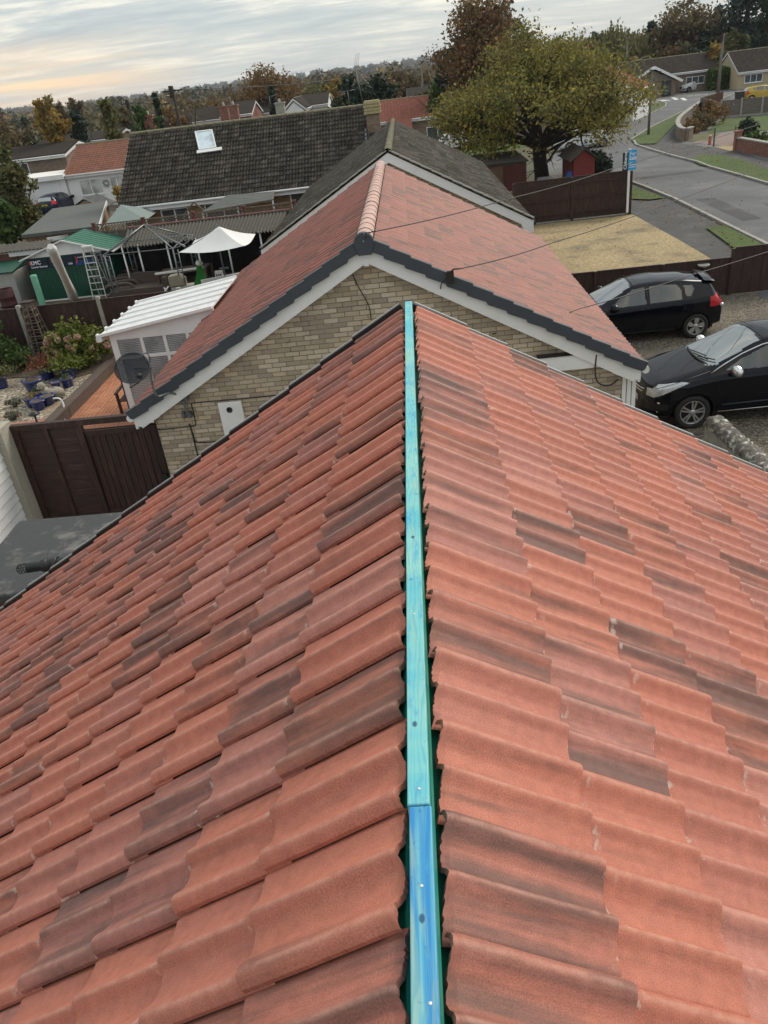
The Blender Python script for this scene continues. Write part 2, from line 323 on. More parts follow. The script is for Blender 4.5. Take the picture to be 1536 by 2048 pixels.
# ------------------------------------------------------------------ tiled roof slopes
def tile_slope(name, mat, O, along, down, nrm, na, nc, parent, Wt=0.30, gauge=0.33, amp=0.030, nu=26, cover=1, seed=1, headjit=0.004, vtop=0.0, jit=1.0, th=0.016, lift=0.024):
    """real tiles: two rolls each, lapped sideways and down the slope. O = ridge end of the slope."""
    rr = np.random.RandomState(seed); O = np.array(O, float); A = np.array(along, float); D = np.array(down, float); N = np.array(nrm, float)
    us = np.concatenate([[-0.05], np.linspace(0.0, 1.0, nu)])
    fu = np.linspace(0, 1, 201); fh = np.interp(fu, [0,.08,.18,.30,.37,.41,.44,.475,.505,.54,.62,.70,.78,.85,.895,.94,.975,1.0], [.05,0,.05,.38,.88,1.06,1.04,.66,.22,.02,0,.10,.42,.90,1.05,.98,.66,.22])
    for _ in range(7): fh[1:-1] = (fh[:-2]+2*fh[1:-1]+fh[2:])/4
    h = amp*np.interp(us, fu, fh)
    h = h - 0.009*np.clip((0.05-us)/0.05, 0, 1.6) + 0.006*np.clip((us-0.70)/0.15, 0, 1)
    nU = len(us)
    vr = np.array([-0.075, 0.02, 0.17, gauge-0.012, gauge-0.003])       # top rows
    hl = lift*(vr+0.075)/(gauge+0.075); hl[-1] -= 0.002
    VV = []; FF = []; TC = []; TL = []; SM = []
    base = 0
    # face templates
    F = []; S = []
    for j in range(4):
        for i in range(nU-1): F.append((j*nU+i, j*nU+i+1, (j+1)*nU+i+1, (j+1)*nU+i)); S.append(True)
    nb = 5*nU
    for i in range(nU-1): F.append((nb+i, nb+i+1, nb+nU+i+1, nb+nU+i)); S.append(False)          # nose
    eb = nb+2*nU
    for j in range(4): F.append((eb+j, eb+j+1, eb+5+j+1, eb+5+j)); S.append(False)                # lap edge
    hb = eb+10
    for i in range(nU-1): F.append((hb+i, hb+nU+i, hb+nU+i+1, hb+i+1)); S.append(False)          # head
    F = np.array(F); flip = np.dot(np.cross(A*cover, D), N) < 0
    # winding: want normals along N; (u,v) order gives A*cover x D
    if not flip: pass
    else: F = F[:, ::-1]
    nper = hb+2*nU
    for k in range(nc):
        for a in range(na):
            ju, jv, jh, jt = rr.normal(0, .0012)*jit, rr.normal(0, .0028)*jit, abs(rr.normal(0, .0012))*jit, rr.normal(0, .0022)*jit
            u0 = (a if cover > 0 else a+1)*Wt
            P = []
            rows = list(zip(vr, hl))
            hv = rr.normal(0, headjit, nU) if k == 0 else np.zeros(nU)
            def pt(uu, v, hh): return O + np.outer(np.full(len(uu), 1.0)*u0 + cover*uu*Wt + ju, A) + np.outer(v, D) + np.outer(hh, N)
            tl = []
            for j, (v, hz) in enumerate(rows):
                v_ = np.full(nU, k*gauge+v+jv) + (hv if j == 0 else 0)
                if k == 0 and j == 0: v_ += 0.075+vtop-0.0
                if k == 0 and j == 1: v_ = np.full(nU, vtop+0.02+jv)
                P.append(pt(us, v_, h+hz+jh+jt*(us-.5))); tl.append(np.stack([us*Wt, np.full(nU, v), np.full(nU, k)], 1))
            n0 = P[4]; P.append(n0.copy()); P.append(n0 - N*th - D*0.002); tl += [tl[4], tl[4]+np.array([0, .01, 0])]
            e = np.array([P[j][-1] for j in range(5)]); P.append(e); P.append(e - N*0.014 - A*cover*0.001); et = np.array([tl[j][-1] for j in range(5)]); tl += [et, et]
            hd = P[0]; P.append(hd.copy()); P.append(hd - N*0.018 + D*0.004); tl += [tl[0], tl[0]]
            VV.append(np.concatenate(P)); TL.append(np.concatenate(tl)); FF.append(F+base); base += nper
            c = rr.rand(3); c[1] = c[1]**1.9
            TC.append(np.tile(np.append(c, 1.0), (nper, 1)))
        SM += S*na
    VV = np.concatenate(VV); FF = np.concatenate(FF); TL = np.concatenate(TL); TC = np.concatenate(TC)
    me = bpy.data.meshes.new(name); me.vertices.add(len(VV)); me.vertices.foreach_set('co', VV.ravel())
    me.loops.add(FF.size); me.loops.foreach_set('vertex_index', FF.ravel().astype(np.int32)); me.polygons.add(len(FF))
    me.polygons.foreach_set('loop_start', np.arange(0, FF.size, 4, dtype=np.int32)); me.polygons.foreach_set('loop_total', np.full(len(FF), 4, np.int32))
    me.polygons.foreach_set('use_smooth', np.array(SM, bool))
    me.update(calc_edges=True)
    a1 = me.attributes.new('tc', 'FLOAT_COLOR', 'POINT'); a1.data.foreach_set('color', TC.ravel())
    a2 = me.attributes.new('tl', 'FLOAT_VECTOR', 'POINT'); a2.data.foreach_set('vector', TL.ravel())
    me.materials.append(mat); o = bpy.data.objects.new(name, me); COL.objects.link(o)
    if parent is not None: attach(o, parent)
    return o
def slope_vectors(pitch, side):
    """side -1: falls towards -X, +1: towards +X"""
    return (side*cos(pitch), 0, -sin(pitch)), (side*sin(pitch), 0, cos(pitch))
# ================================================================== THE ROOF WE STAND ON
PN = radians(31.6); XR = -0.085; ZR = 5.225; YV = 5.59
m, g_ = newmat('blue_treated_timber'); p = pos(g_); x_, y_, z_ = g_.sep(p)
sv = g_.comb(g_.m('MULTIPLY', x_, 26.0), g_.m('MULTIPLY', y_, 1.6), g_.m('MULTIPLY', z_, 26.0))
gr = g_.noise(sv, 1.5, 5, .6, 0.6); band = g_.noise(g_.comb(0.0, y_, 0.0), 1.9, 4, .7)
nearf = g_.mr(y_, 1.18, 1.20, 1.0, 0.0)
c_ = g_.mix(g_.mr(band, .35, .65), (0.27,0.62,0.58), (0.10,0.50,0.60))
c_ = g_.mix(nearf, c_, g_.mix(g_.mr(g_.noise(sv, 0.8, 4, .6, 1.0), .40, .62), (0.02,0.24,0.58), (0.14,0.50,0.62)))
c_ = g_.mix(g_.mr(gr, .45, .70, 0, .7), c_, (0.34,0.52,0.38))
rg = g_.m('SINE', g_.m('ADD', g_.m('MULTIPLY', x_, 520.0), g_.m('MULTIPLY', g_.noise(g_.comb(g_.m('MULTIPLY', x_, 9.0), g_.m('MULTIPLY', y_, 1.3), 0.0), 2.0, 3, .5), 34.0)))
c_ = g_.mix(g_.mr(rg, 0.2, 1.0, 0, .30), c_, (0.05,0.30,0.40))
c_ = g_.mix(g_.mr(g_.noise(g_.comb(g_.m('MULTIPLY', x_, 30.0), g_.m('MULTIPLY', y_, 7.0), 3.0), 1.0, 4, .7), .52, .68, 0, .75), c_, (0.06,0.36,0.58))
for (kx, ky) in ((XR-0.020, 1.44), (XR-0.014, 0.92), (XR-.012, 2.35)):
    dd = g_.vm('LENGTH', g_.vm('MULTIPLY', g_.vm('SUBTRACT', p, (kx, ky, 0)), (1, 0.6, 0)))
    c_ = g_.mix(g_.mr(dd, 0.004, 0.008, .9, 0.0), c_, (0.01,0.07,0.16))
c_ = g_.mix(g_.mr(g_.noise(p, 30.0, 4, .7), .62, .70, 0, .6), c_, (0.03,0.17,0.40))
finish(g_, c_, 0.6, 0, gr, 0.3, 0.002); M['timber_blue'] = m
M['membrane'] = plain('green_membrane', (0.02,0.22,0.15), 0.45, var=0.2, bump=0.1)
home = thing('bungalow', 'red tiled bungalow roof nearest us with open ridge and blue batten', 'house', (XR, 2, 0))
for side, nm in ((-1, 'left'), (1, 'right')):
    D, N = slope_vectors(PN, side)
    e0 = 0.034 if side < 0 else 0.040
    g1 = .314 if side < 0 else .338; F1 = .418; O0 = (-0.1065+side*e0, -1.122, ZR-0.014 if side < 0 else ZR-0.036)
    O = tuple(Vector(O0)+Vector(D)*(F1-g1))
    r = tile_slope('roof_slope', M['tile'], O, (0.0035,1,0), D, N, 23, 16, home, Wt=0.2916, gauge=g1, vtop=-(F1-g1), amp=0.031, nu=41, cover=side, seed=11+side, headjit=0.0016)
    O = O0
    r['label'] = ('slope in shade, rows of deep rolled red tiles' if side < 0 else 'paler open slope of red tiles')
    # membrane and dark void under the heads
    mb = MB(); o = Vector(O) - Vector(N)*0.034; d = Vector(D)
    mb.prism([o-d*0.06+V(0,-.1,0), o+d*5.5+V(0,-.1,0), o+d*5.5+V(0,6.75,0), o-d*0.06+V(0,6.75,0)], (0,0,0), -Vector(N)*0.01)
    mb.build('underlay', M['membrane'], home)
    # verge strip along the far gable: black plastic with a pale lip
    mb = MB(); q0 = Vector(O) + V(0, 0, 0); q0.y = YV+0.012
    for k in range(16):
        a = q0 + d*(k*g1-0.01+(F1-g1)*(k>0)) + Vector(N)*(0.006 if side < 0 else 0.024); b = q0 + d*((k+1)*g1+0.006+F1-g1) + Vector(N)*(0.022 if side < 0 else 0.048)
        mb.bar(a, b, 0.05, 0.055, N)
    mb.build('verge_strip', M['black'], home)
    mb = MB()
    for k in range(16):
        a = q0 + V(0,.03,0) + d*(k*g1+(F1-g1)*(k>0)) + Vector(N)*(0.030 if side < 0 else 0.052); b = q0 + V(0,.03,0) + d*((k+1)*g1+.004+F1-g1) + Vector(N)*(0.046 if side < 0 else 0.072)
        mb.bar(a, b, 0.012, 0.008, N)
    mb.build('verge_lip', M['alu'], home)
    mb = MB(); e = Vector(O) + d*(16*0.328+0.03); mb.tube([V(e.x, -1.3, e.z-0.06), V(e.x, YV, e.z-0.06)], 0.055, 8); mb.build('gutter', M['black'], home)
# batten: two lengths meeting at a butt joint, plus screws
for (ya, yb, dxo, dzz) in ((-1.3, 1.188, 0.002, 0.0), (1.191, YV+0.02, -0.002, 0.002)):
    mb = MB(); xa_, xb_ = -.083+.0035*(ya-5.59)+dxo, -.083+.0035*(yb-5.59)+dxo; mb.prism([V(xa_-.0255,ya,0), V(xa_+.0255,ya,0), V(xb_+.0255,yb,0), V(xb_-.0255,yb,0)], (0,0,ZR-0.03), (0,0,ZR+0.026+dzz)); o = mb.build('ridge_batten', M['timber_blue'], home, bevel=0.003)
for i, (yy, ox) in enumerate(((0.76, .012), (0.99, .001), (1.235, .0), (1.9, -.004))):
    mb = MB(); mb.lathe((-.083+.0035*(yy-5.59)+ox, yy, ZR+(0.0285 if yy > 1.19 else 0.0265)), [(0.0038, 0), (0.0034, 0.0006), (0.0, 0.0007)], 8); mb.build('screw', M['alu'], home)
mb = MB(); hw = 4.28
mb.prism([V(XR-hw, 0, 0), V(XR+hw, 0, 0), V(XR+hw, 0, 2.45), V(XR, 0, 2.45+hw*tan(PN)-.03), V(XR-hw, 0, 2.45)], (0, -5.0, 0), (0, YV-0.10, 0))
mb.build('wall', M['brick'], home)
# ================================================================== THE NEIGHBOUR'S GABLE
def rot_pt(c, p, a):
    x, y = p[0]-c[0], p[1]-c[1]; return V(c[0]+x*cos(a)-y*sin(a), c[1]+x*sin(a)+y*cos(a), p[2])
def ridge_tiles(mb, x, z, y0, y1, r=0.115, L=0.45, sx=1.0, seed=3):
    n = max(1, int(round((y1-y0)/L))); L = (y1-y0)/n; rr = random.Random(seed)
    for i in range(n):
        ya = y0+i*L; dr = rr.uniform(-.003, .003)
        prof = [(ya-0.02, r+0.006), (ya+0.05, r+0.006), (ya+0.055, r+.001), (ya+L-0.02, r-.002)]
        P = []; nn = 11
        for (yy, rad) in prof:
            for k in range(nn):
                t = pi*(-0.06+1.12*k/(nn-1)); P.append((x+(rad+dr)*cos(t)*sx, yy, z+(rad+dr)*sin(t)*0.86))
        F = [(j*nn+k, (j+1)*nn+k, (j+1)*nn+k+1, j*nn+k+1) for j in range(3) for k in range(nn-1)]
        mb.add(P, F, True)
M['ridge_pink'] = plain('dusty_ridge_tile', (0.56,0.36,0.31), 0.8, var=0.22, scale=14, bump=0.5, dirt=(0.60,0.52,0.46), dscale=9, damt=.7)
M['ridge_moss'] = plain('mossy_ridge_tile', (0.17,0.155,0.10), 0.9, var=0.35, scale=14, bump=0.7, dirt=(0.30,0.28,0.16), dscale=6, damt=.7)
P2 = radians(29.3); X2 = -0.72; YG = 11.3; ZT = 4.76; YF = 21.5; HW = 4.02
nb = thing('bungalow', 'neighbouring bungalow with buff brick gable and newly tiled red roof', 'house', (X2, 16, 0))
ex = 0.0
for side in (-1, 1):
    D, N = slope_vectors(P2, side); d = Vector(D); n = Vector(N)
    O = (X2+side*0.02, YG+0.06, ZT-0.06); na = int(round((YF-YG)/0.30))
    r = tile_slope('roof_slope', M['tile2'], O, (0,1,0), D, N, na, 14, nb, Wt=(YF-YG-0.04)/na, gauge=0.328, amp=0.021, nu=17, cover=side, seed=31+side, jit=1.0)
    for k, (yy) in enumerate((YG, YF)):
        pass
    # dry verge units, one to a course, stepped like the tiles
    mb = MB(); g0 = Vector(O); g0.y = YG
    for k in range(14):
        a = g0 + d*(k*0.328-0.005); b = g0 + d*((k+1)*0.328+0.022)
        t0 = n*0.040; t1 = n*0.066
        for (pp, qq, ta, tb) in ((a, b, t0, t1),):
            # top flange
            P = [pp+ta+V(0,-.035,0), qq+tb+V(0,-.035,0), qq+tb+V(0,.075,0), pp+ta+V(0,.075,0)]
            P += [x-n*0.016 for x in P]; mb.add(P, [(0,1,2,3),(7,6,5,4),(0,4,5,1),(1,5,6,2),(2,6,7,3),(3,7,4,0)] if side > 0 else [(3,2,1,0),(4,5,6,7),(1,5,4,0),(2,6,5,1),(3,7,6,2),(0,4,7,3)])
            # face, lower outer corner rounded off
            dn = V(0,0,-1); q = []
            q.append(pp+ta+V(0,-.036,0)); q.append(qq+tb+V(0,-.036,0)); q.append(qq+tb-n*0.125+V(0,-.036,0)); q.append(qq+tb-n*0.158-d*0.03+V(0,-.036,0)); q.append(pp+ta-n*0.160+d*0.03+V(0,-.036,0)); q.append(pp+ta-n*0.145+V(0,-.036,0))
            mb.prism(q, (0, 0.0+0.0012*(k % 2), 0), (0, 0.02, 0))
    mb.build('verge_units', M['slate'], nb)
    # bargeboard, two lengths, and box end
    mb = MB(); a = g0 - n*0.10 + V(0,.03,0); b = g0 + d*(4.60) - n*0.10 + V(0,.03,0)
    q = [a-n*0.0, b-n*0.0, b-n*0.20+d*0.0, a-n*0.20]
    q[0] = V(X2, q[0].y, q[0].z + 0.0); q[3] = V(X2, q[3].y, q[0].z-0.20/cos(P2))
    mb.prism(q, (0,0,0), (0,0.022,0))
    # soffit under it
    q = [a-n*0.20+V(0,.022,0), b-n*0.20+V(0,.022,0), b-n*.2+V(0,.16,0), a-n*.2+V(0,.16,0)]; q[0].x = X2; q[3].x = X2; q[0].z = q[3].z = a.z - 0.2/cos(P2)+.02
    mb.prism(q, (0,0,0.002), (0,0,0.012))
    # box end: the board widens at the foot
    f = b; zz_ = f.z-0.25
    mb.prism([f+V(side*0.0,-.004,.05), f+V(side*.0,-.004,-.13), f+V(-side*0.12,-.004,-.15), f+V(-side*0.42,-.004,.0)], (0,0,0), (0,0.02,0))
    mb.build('bargeboard', M['white'], nb)
    mb = MB(); e = g0 + d*(14*0.328+0.05) - n*0.02
    mb.tube([V(e.x, YG+.04, e.z-0.05), V(e.x, YF, e.z-0.05)], 0.058, 8); mb.build('gutter', M['white'], nb)
    mb = MB(); mb.box(e.x-0.02-(0.05 if side>0 else 0.0)*0-side*0.08-.01, e.x-side*0.08+.01, YG+.06, YF, e.z-.24, e.z-.03); mb.build('fascia', M['white'], nb)
mb = MB(); ridge_tiles(mb, X2, ZT-0.075, YG+.02, YF, 0.128); mb.build('ridge_tiles', M['ridge_pink'], nb)
mb = MB()   # row of dark dry-ridge gaps on both edges
for side in (-1, 1):
    for i in range(68):
        yy = YG+0.1+i*0.15; mb.box(X2+side*0.125-.012, X2+side*0.125+.012, yy, yy+0.05, ZT-0.09, ZT-0.055)
mb.build('ridge_vents', M['black'], nb)['kind'] = 'stuff'
mb = MB(); c = V(X2, YG-.005, ZT-0.085)   # round block end cap
pl = [c+V(0.142*cos(t), 0, 0.142*sin(t)) for t in [pi*(-.12)+pi*1.24*k/18 for k in range(19)]]; pl = pl+[c+V(-.10,0,-.17), c+V(.10,0,-.17)]
mb.prism(pl, (0,-.055,0), (0,0.05,0)); mb.build('ridge_end_cap', M['slate'], nb, bevel=0.012)
mb = MB(); mb.lathe((X2, YG-.063, ZT-.06), [(0.008,0),(0.006,0.004),(0,0.005)], 8, Matrix.Rotation(pi/2, 3, 'X')); mb.build('rivet', M['alu'], nb)
mb = MB(); mb.prism([V(X2-.035,0,ZT-.22), V(X2+.035,0,ZT-.22), V(X2+.035,0,ZT-.42), V(X2-.035,0,ZT-.42)], (0,YG+.018,0), (0,YG+.028,0)); mb.build('bargeboard_joint', M['white'], nb)
# gable and walls
YW = YG+0.18; XWL, XWR = -4.43, 3.02; zE = 2.36
mb = MB(); hl = X2-XWL; hr = XWR-X2
mb.prism([V(XWL,0,0), V(XWR,0,0), V(XWR,0,ZT-.2-hr*tan(P2)), V(X2,0,ZT-.20), V(XWL,0,ZT-.2-hl*tan(P2))], (0,YW,0), (0,YF-.15,0)); mb.build('wall', M['brick'], nb)
# white box (boiler cover) with black flue hole on the gable
bx = at(461, 838, Y=YW); mb = MB()
a, b_, c2, d2 = at(436, 806, Y=YW-.03), at(483, 802, Y=YW-.03), at(494, 868, Y=YW-.03), at(449, 872, Y=YW-.03)
x0, x1 = (a.x+d2.x)/2, (b_.x+c2.x)/2; z1 = (a.z+b_.z)/2; z0 = z1-0.60
mb.box(x0, x1, YW-.045, YW-.002, z0, z1); o = mb.build('vent_cover', M['white'], nb, bevel=0.008)
mb = MB(); mb.lathe((at(459, 820, Y=YW-.046).x, YW-.046, at(459, 820, Y=YW-.046).z), [(0.0,0.001),(0.035,0.001),(0.042,0.008),(0.047,0.008),(0.05,0.0)], 20, Matrix.Rotation(pi/2, 3, 'X')); mb.build('flue_hole', M['black'], o)
# cables clipped to the wall
def cable(pts, r=0.007, name='cable', parent=nb, mat='black'):
    mb = MB(); mb.tube(pts, r, 6); return mb.build(name, M[mat], parent)
def wl(*px, dy=-.012): return [at(x, y, Y=YW+dy) for x, y in px]
def smooth_path(pts, n=6):
    P = [Vector(p) for p in pts]; out = []
    for i in range(len(P)-1):
        p0, p1, p2, p3 = P[max(i-1,0)], P[i], P[i+1], P[min(i+2, len(P)-1)]
        for k in range(n):
            t = k/n; out.append(0.5*((2*p1)+(-p0+p2)*t+(2*p0-5*p1+4*p2-p3)*t*t+(-p0+3*p1-3*p2+p3)*t**3))
    return out+[P[-1]]
cable(smooth_path(wl((724,492),(708,520),(705,545),(716,572),(732,600),(740,620),(742,640))), 0.007)
cable(smooth_path(wl((312,860),(345,857),(378,853),(390,851),(391,845),(386,820),(383,810),(388,806),(430,802),(480,798),(521,794),(560,790))), 0.008)
cable(smooth_path(wl((378,848),(386,868),(390,882),(400,885),(430,883),(455,878))), 0.010)
cable(smooth_path(wl((379,848),(388,880),(394,905),(399,922))), 0.011)
# wall-mounted aerial pole brackets and the satellite dish arm
dish = thing('satellite_dish', 'dark perforated satellite dish on curved arm beside the gable', 'satellite dish', at(365, 800, Y=YW))
mb = MB()
mb.tube(smooth_path([at(376, 832, Y=YW-.06), at(370, 812, Y=YW-.06), at(365, 796, Y=YW-.06)]), 0.022, 8)
arm = smooth_path([at(366,800,Y=YW-.07), at(355,790,Y=YW-.12), at(338,786,Y=YW-.22), at(318,793,Y=YW-.36), at(311,788,Y=YW-.42), at(305,770,Y=YW-.42), at(299,735,Y=YW-.42), at(295,722,Y=YW-.42)])
mb.tube(arm, 0.019, 8); mb.build('arm', M['metal'], dish)
for cx, cy in ((367, 795), (374, 829)):
    mb = MB(); c = at(cx, cy, Y=YW-.04)
    mb.box(c.x-.085, c.x+.085, YW-.075, YW-.002, c.z-.02, c.z+.02); mb.box(c.x-.07, c.x-.03, YW-.09, YW-.004, c.z-.05, c.z+.05); mb.box(c.x+.03, c.x+.07, YW-.09, YW-.004, c.z-.05, c.z+.05)
    mb.build('bracket', M['metal'], dish)
mm, gg = newmat('perforated_dish'); pv = pos(gg)
vo = gg.n('ShaderNodeTexVoronoi', {'Vector': pv, 'Scale': 160.0}).outputs['Distance']
bs = gg.n('ShaderNodeBsdfPrincipled', {'Base Color': (0.014,0.018,0.024,1), 'Roughness': 0.45, 'Metallic': 0.4})
tr = gg.n('ShaderNodeBsdfTransparent'); mx = gg.n('ShaderNodeMixShader', {0: gg.mr(vo, .28, .34,   .45, .08), 1: bs.outputs[0], 2: tr.outputs[0]}); mx.inputs[0].default_value = .3
gg.n('ShaderNodeOutputMaterial', {'Surface': mx.outputs[0]}); M['dish'] = mm
dc = at(264, 736, Y=YW-.55); aim = Vector((-.25, -.78, .55)).normalized(); Q = aim.to_track_quat('Z', 'Y').to_matrix()
mb = MB(); prof = [(0.0, -.07)] + [(0.315*t, -.07+.07*t*t) for t in (.2,.4,.6,.8,.93,1.0)]
mb.lathe(dc, prof, 36, Q @ Matrix.Diagonal((1.0, 0.74, 1.0))); mb.build('reflector', M['dish'], dish)
mb = MB(); mb.lathe(dc, [(0.312,-.002),(0.320,-.004),(0.322,.004),(0.313,.006)], 36, Q @ Matrix.Diagonal((1.0, .74, 1.0))); mb.build('rim', M['slate'], dish)
hub = at(299, 737, Y=YW-.45)
mb = MB(); mb.tube([hub+V(.03,0,0), dc+Q @ V(0,0,-.05)], 0.014, 6); mb.tube([hub, hub+V(-.22,-.05,-.03)], .016, 6); mb.tube(smooth_path([hub+V(0,0,-.02), at(293,725,Y=YW-.45), at(287,712,Y=YW-.45), at(292,706,Y=YW-.45), at(300,716,Y=YW-.45), at(297,732,Y=YW-.45)]), .007, 6)
mb.tube([dc+Q@V(0.0,-.30,0), at(285,757,Y=YW-.6)+V(0,-.15,0)], .011, 6)
mb.build('mount', M['black'], dish)
mb = MB(); c = at(277, 752, Y=YW-.75); mb.tube([c+V(-.03,0,.02), c+V(.04,.02,-.02)], .038, 10); mb.build('receiver', M['black'], dish)
# ================================================================== GROUND
def groundmat(name, c1, c2, c3=None, s1=30.0, s2=1.2, rough=0.95, bump=0.6, bd=0.01, vor=None):
    m, g = newmat(name); p = pos(g)
    n = g.noise(p, s1, 5, .7); c = g.mix(g.mr(n, .35, .65), c1, c2)
    if vor:
        vn = g.n('ShaderNodeTexVoronoi', {'Vector': p, 'Scale': vor}); w = g.sep(vn.outputs['Color'])[0]
        c = g.ramp(w, [(0, c1), (.45, c2), (.8, tuple(min(1, x*1.5) for x in c2)), (1, tuple(min(1, x*2.0) for x in c2))])
        e = g.mr(vn.outputs['Distance'], .2, .7, 1.0, .45); c = g.mix(1.0, c, g.comb(e, e, e), 'MULTIPLY'); n = g.m('SUBTRACT', 1.0, vn.outputs['Distance'])
    if c3: c = g.mix(g.mr(g.noise(p, s2, 6, .65), .48, .66, 0, .85), c, c3)
    l = g.mr(g.noise(p, .35, 4, .6), .3, .7, .82, 1.15, 'LINEAR'); c = g.mix(1.0, c, g.comb(l, l, l), 'MULTIPLY')
    finish(g, c, rough, 0, n, bump, bd); return m
M['land'] = groundmat('land', (0.07,0.075,0.035), (0.11,0.10,0.055), (0.05,0.06,0.03), 2.0, .05)
M['asphalt'] = groundmat('asphalt', (0.085,0.088,0.092), (0.140,0.143,0.148), (0.165,0.163,0.158), 50.0, .25, .9, .5, .004)
M['tarmac'] = groundmat('dark_tarmac', (0.050,0.051,0.052), (0.085,0.084,0.083), (0.11,0.105,0.10), 50.0, .8, .92, .5, .004)
M['gravel'] = groundmat('gravel', (0.10,0.085,0.062), (0.20,0.172,0.13), (0.13,0.112,0.085), 60, 1.0, .95, .9, .02, vor=24.0)
M['gravel_pale'] = groundmat('pale_gravel', (0.22,0.19,0.14), (0.40,0.35,0.27), (0.30,0.22,0.14), 60, 1.3, .95, .9, .02, vor=17.0)
M['gravel_gold'] = groundmat('golden_gravel', (0.25,0.185,0.095), (0.46,0.36,0.20), (0.17,0.14,0.095), 9, .55, .95, .6, .01)
M['grass'] = groundmat('grass', (0.035,0.070,0.010), (0.080,0.125,0.020), (0.08,0.09,0.028), 9, 1.6, .95, .9, .03)
M['grass_dull'] = groundmat('dull_grass', (0.11,0.115,0.045), (0.15,0.14,0.06), (0.09,0.08,0.045), 18, .7, .95, .9, .03)
M['soil'] = groundmat('soil', (0.075,0.055,0.038), (0.12,0.09,0.062), (0.16,0.13,0.085), 14, .8, .95, .9, .03)
M['kerb'] = plain('kerb_concrete', (0.34,0.325,0.30), .9, var=.2, scale=5, bump=.3, dirt=(.16,.15,.13), dscale=1.3, damt=.7)
M['pave_sand'] = plain('sandy_drive', (0.42,0.33,0.25), .9, var=.12, scale=3, bump=.3)
M['pink_block'] = plain('pinkish_block_drive', (0.22,0.165,0.145), .9, var=.15, scale=3, bump=.3)
def paver(name, c1, c2, mortar, s=.2):
    m, g = newmat(name); x, y, z = g.sep(pos(g)); cs = .42
    cx = g.m('DIVIDE', x, cs); cy = g.m('DIVIDE', y, cs); par = g.m('MODULO', g.m('ABSOLUTE', g.m('ADD', g.m('FLOOR', cx), g.m('FLOOR', cy))), 2.0)
    fx = g.m('FRACT', cx); fy = g.m('FRACT', cy)
    a = g.m('ADD', g.m('MULTIPLY', fx, par), g.m('MULTIPLY', fy, g.m('SUBTRACT', 1.0, par))); b = g.m('ADD', g.m('MULTIPLY', fy, par), g.m('MULTIPLY', fx, g.m('SUBTRACT', 1.0, par)))
    a4 = g.m('MULTIPLY', a, 4.0); fa = g.m('FRACT', a4); ed = g.m('MINIMUM', g.mr(g.m('MINIMUM', fa, g.m('SUBTRACT', 1.0, fa)), .05, .16), g.mr(g.m('MINIMUM', b, g.m('SUBTRACT', 1.0, b)), .01, .04))
    w = g.n('ShaderNodeTexWhiteNoise', {'Vector': g.comb(g.m('FLOOR', cx), g.m('FLOOR', cy), g.m('FLOOR', a4))}).outputs['Value']
    c = g.mix(w, c1, c2); c = g.mix(ed, mortar, c); v = g.mr(g.noise(pos(g), 2.0, 5, .7), .3, .7, .8, 1.2, 'LINEAR'); c = g.mix(1.0, c, g.comb(v, v, v), 'MULTIPLY')
    finish(g, c, .85, 0, ed, .5, .005); return m
M['paver'] = paver('orange_patio_paver', (0.43,0.17,0.085), (0.50,0.215,0.115), (0.20,0.09,0.055))
M['paver_pink'] = paver('pink_patio_paver', (0.34,0.145,0.11), (0.42,0.20,0.15), (0.20,0.12,0.09))
def sheet(name, pts, z, mat, kind='structure', label=None):
    mb = MB(); P = [V(p[0], p[1], z) for p in pts]
    ar = sum(P[i].x*P[(i+1)%len(P)].y-P[(i+1)%len(P)].x*P[i].y for i in range(len(P)))
    if ar < 0: P = P[::-1]
    me = mb.poly(P); o = mb.build(name, mat); o['kind'] = kind
    if label: o['label'] = label
    return o
def gp(*px, z=0.0): return [at(x, y, z=z) for x, y in px]
def raised(name, pts, z0, z1, mat):
    mb = MB(); P = [V(p[0], p[1], 0) for p in pts]
    ar = sum(P[i].x*P[(i+1)%len(P)].y-P[(i+1)%len(P)].x*P[i].y for i in range(len(P)))
    if ar < 0: P = P[::-1]
    mb.prism(P, (0,0,z0), (0,0,z1)); o = mb.build(name, mat); o['kind'] = 'structure'; return o
# the land: one sheet out to the horizon, rolling up to low wooded ridges far away
def hills():
    nx, ny = 150, 46; ys = [-55*1.0]+[20*(1.0)]+list(np.geomspace(60, 4250, ny-2)); P = []; F = []
    for j, y in enumerate(ys):
        for i in range(nx):
            u = (i/(nx-1)-.5)*2; x = u*min(2550, max(260, y*1.35+160))
            r = sqrt(x*x+y*y); t = max(0, min(1, (r-900)/2600)); t = t*t*(3-2*t)
            an = atan2(x, y)
            h = t*(23+8*sin(an*3.1+2.6)+4*sin(an*9+1.3)+2*sin(an*23+r*.002)) 
            P.append((x, y, h - (0.0 if r < 800 else 0.0)))
    F = [(j*nx+i, j*nx+i+1, (j+1)*nx+i+1, (j+1)*nx+i) for j in range(ny-1) for i in range(nx-1)]
    mb = MB(); mb.add(P, F, True); o = mb.build('ground', M['land']); o['kind'] = 'structure'; return o
hills()
sheet('yard_earth', [(-30,22.9), (-5,22.9), (-5,66), (-30,66)], .004, M['soil'])
sheet('gravel_driveway', [(3.0,4.0), (14,4.0), (14,22.95), (3.0,22.95)], .004, M['gravel'])
sheet('side_path', [(-7.2,5.7), (3.0,5.7), (3.0,11.4), (-7.2,11.4)], .004, M['concrete'])
asp = gp((1030,400),(1150,260),(1235,240),(1262,192),(1300,186),(1440,178),(1536,174)) + [V(95,128,0), V(95,30,0), V(30,10,0), V(9.6,10,0), V(9.9,37.5,0)]
sheet('road', asp, .008, M['asphalt'])
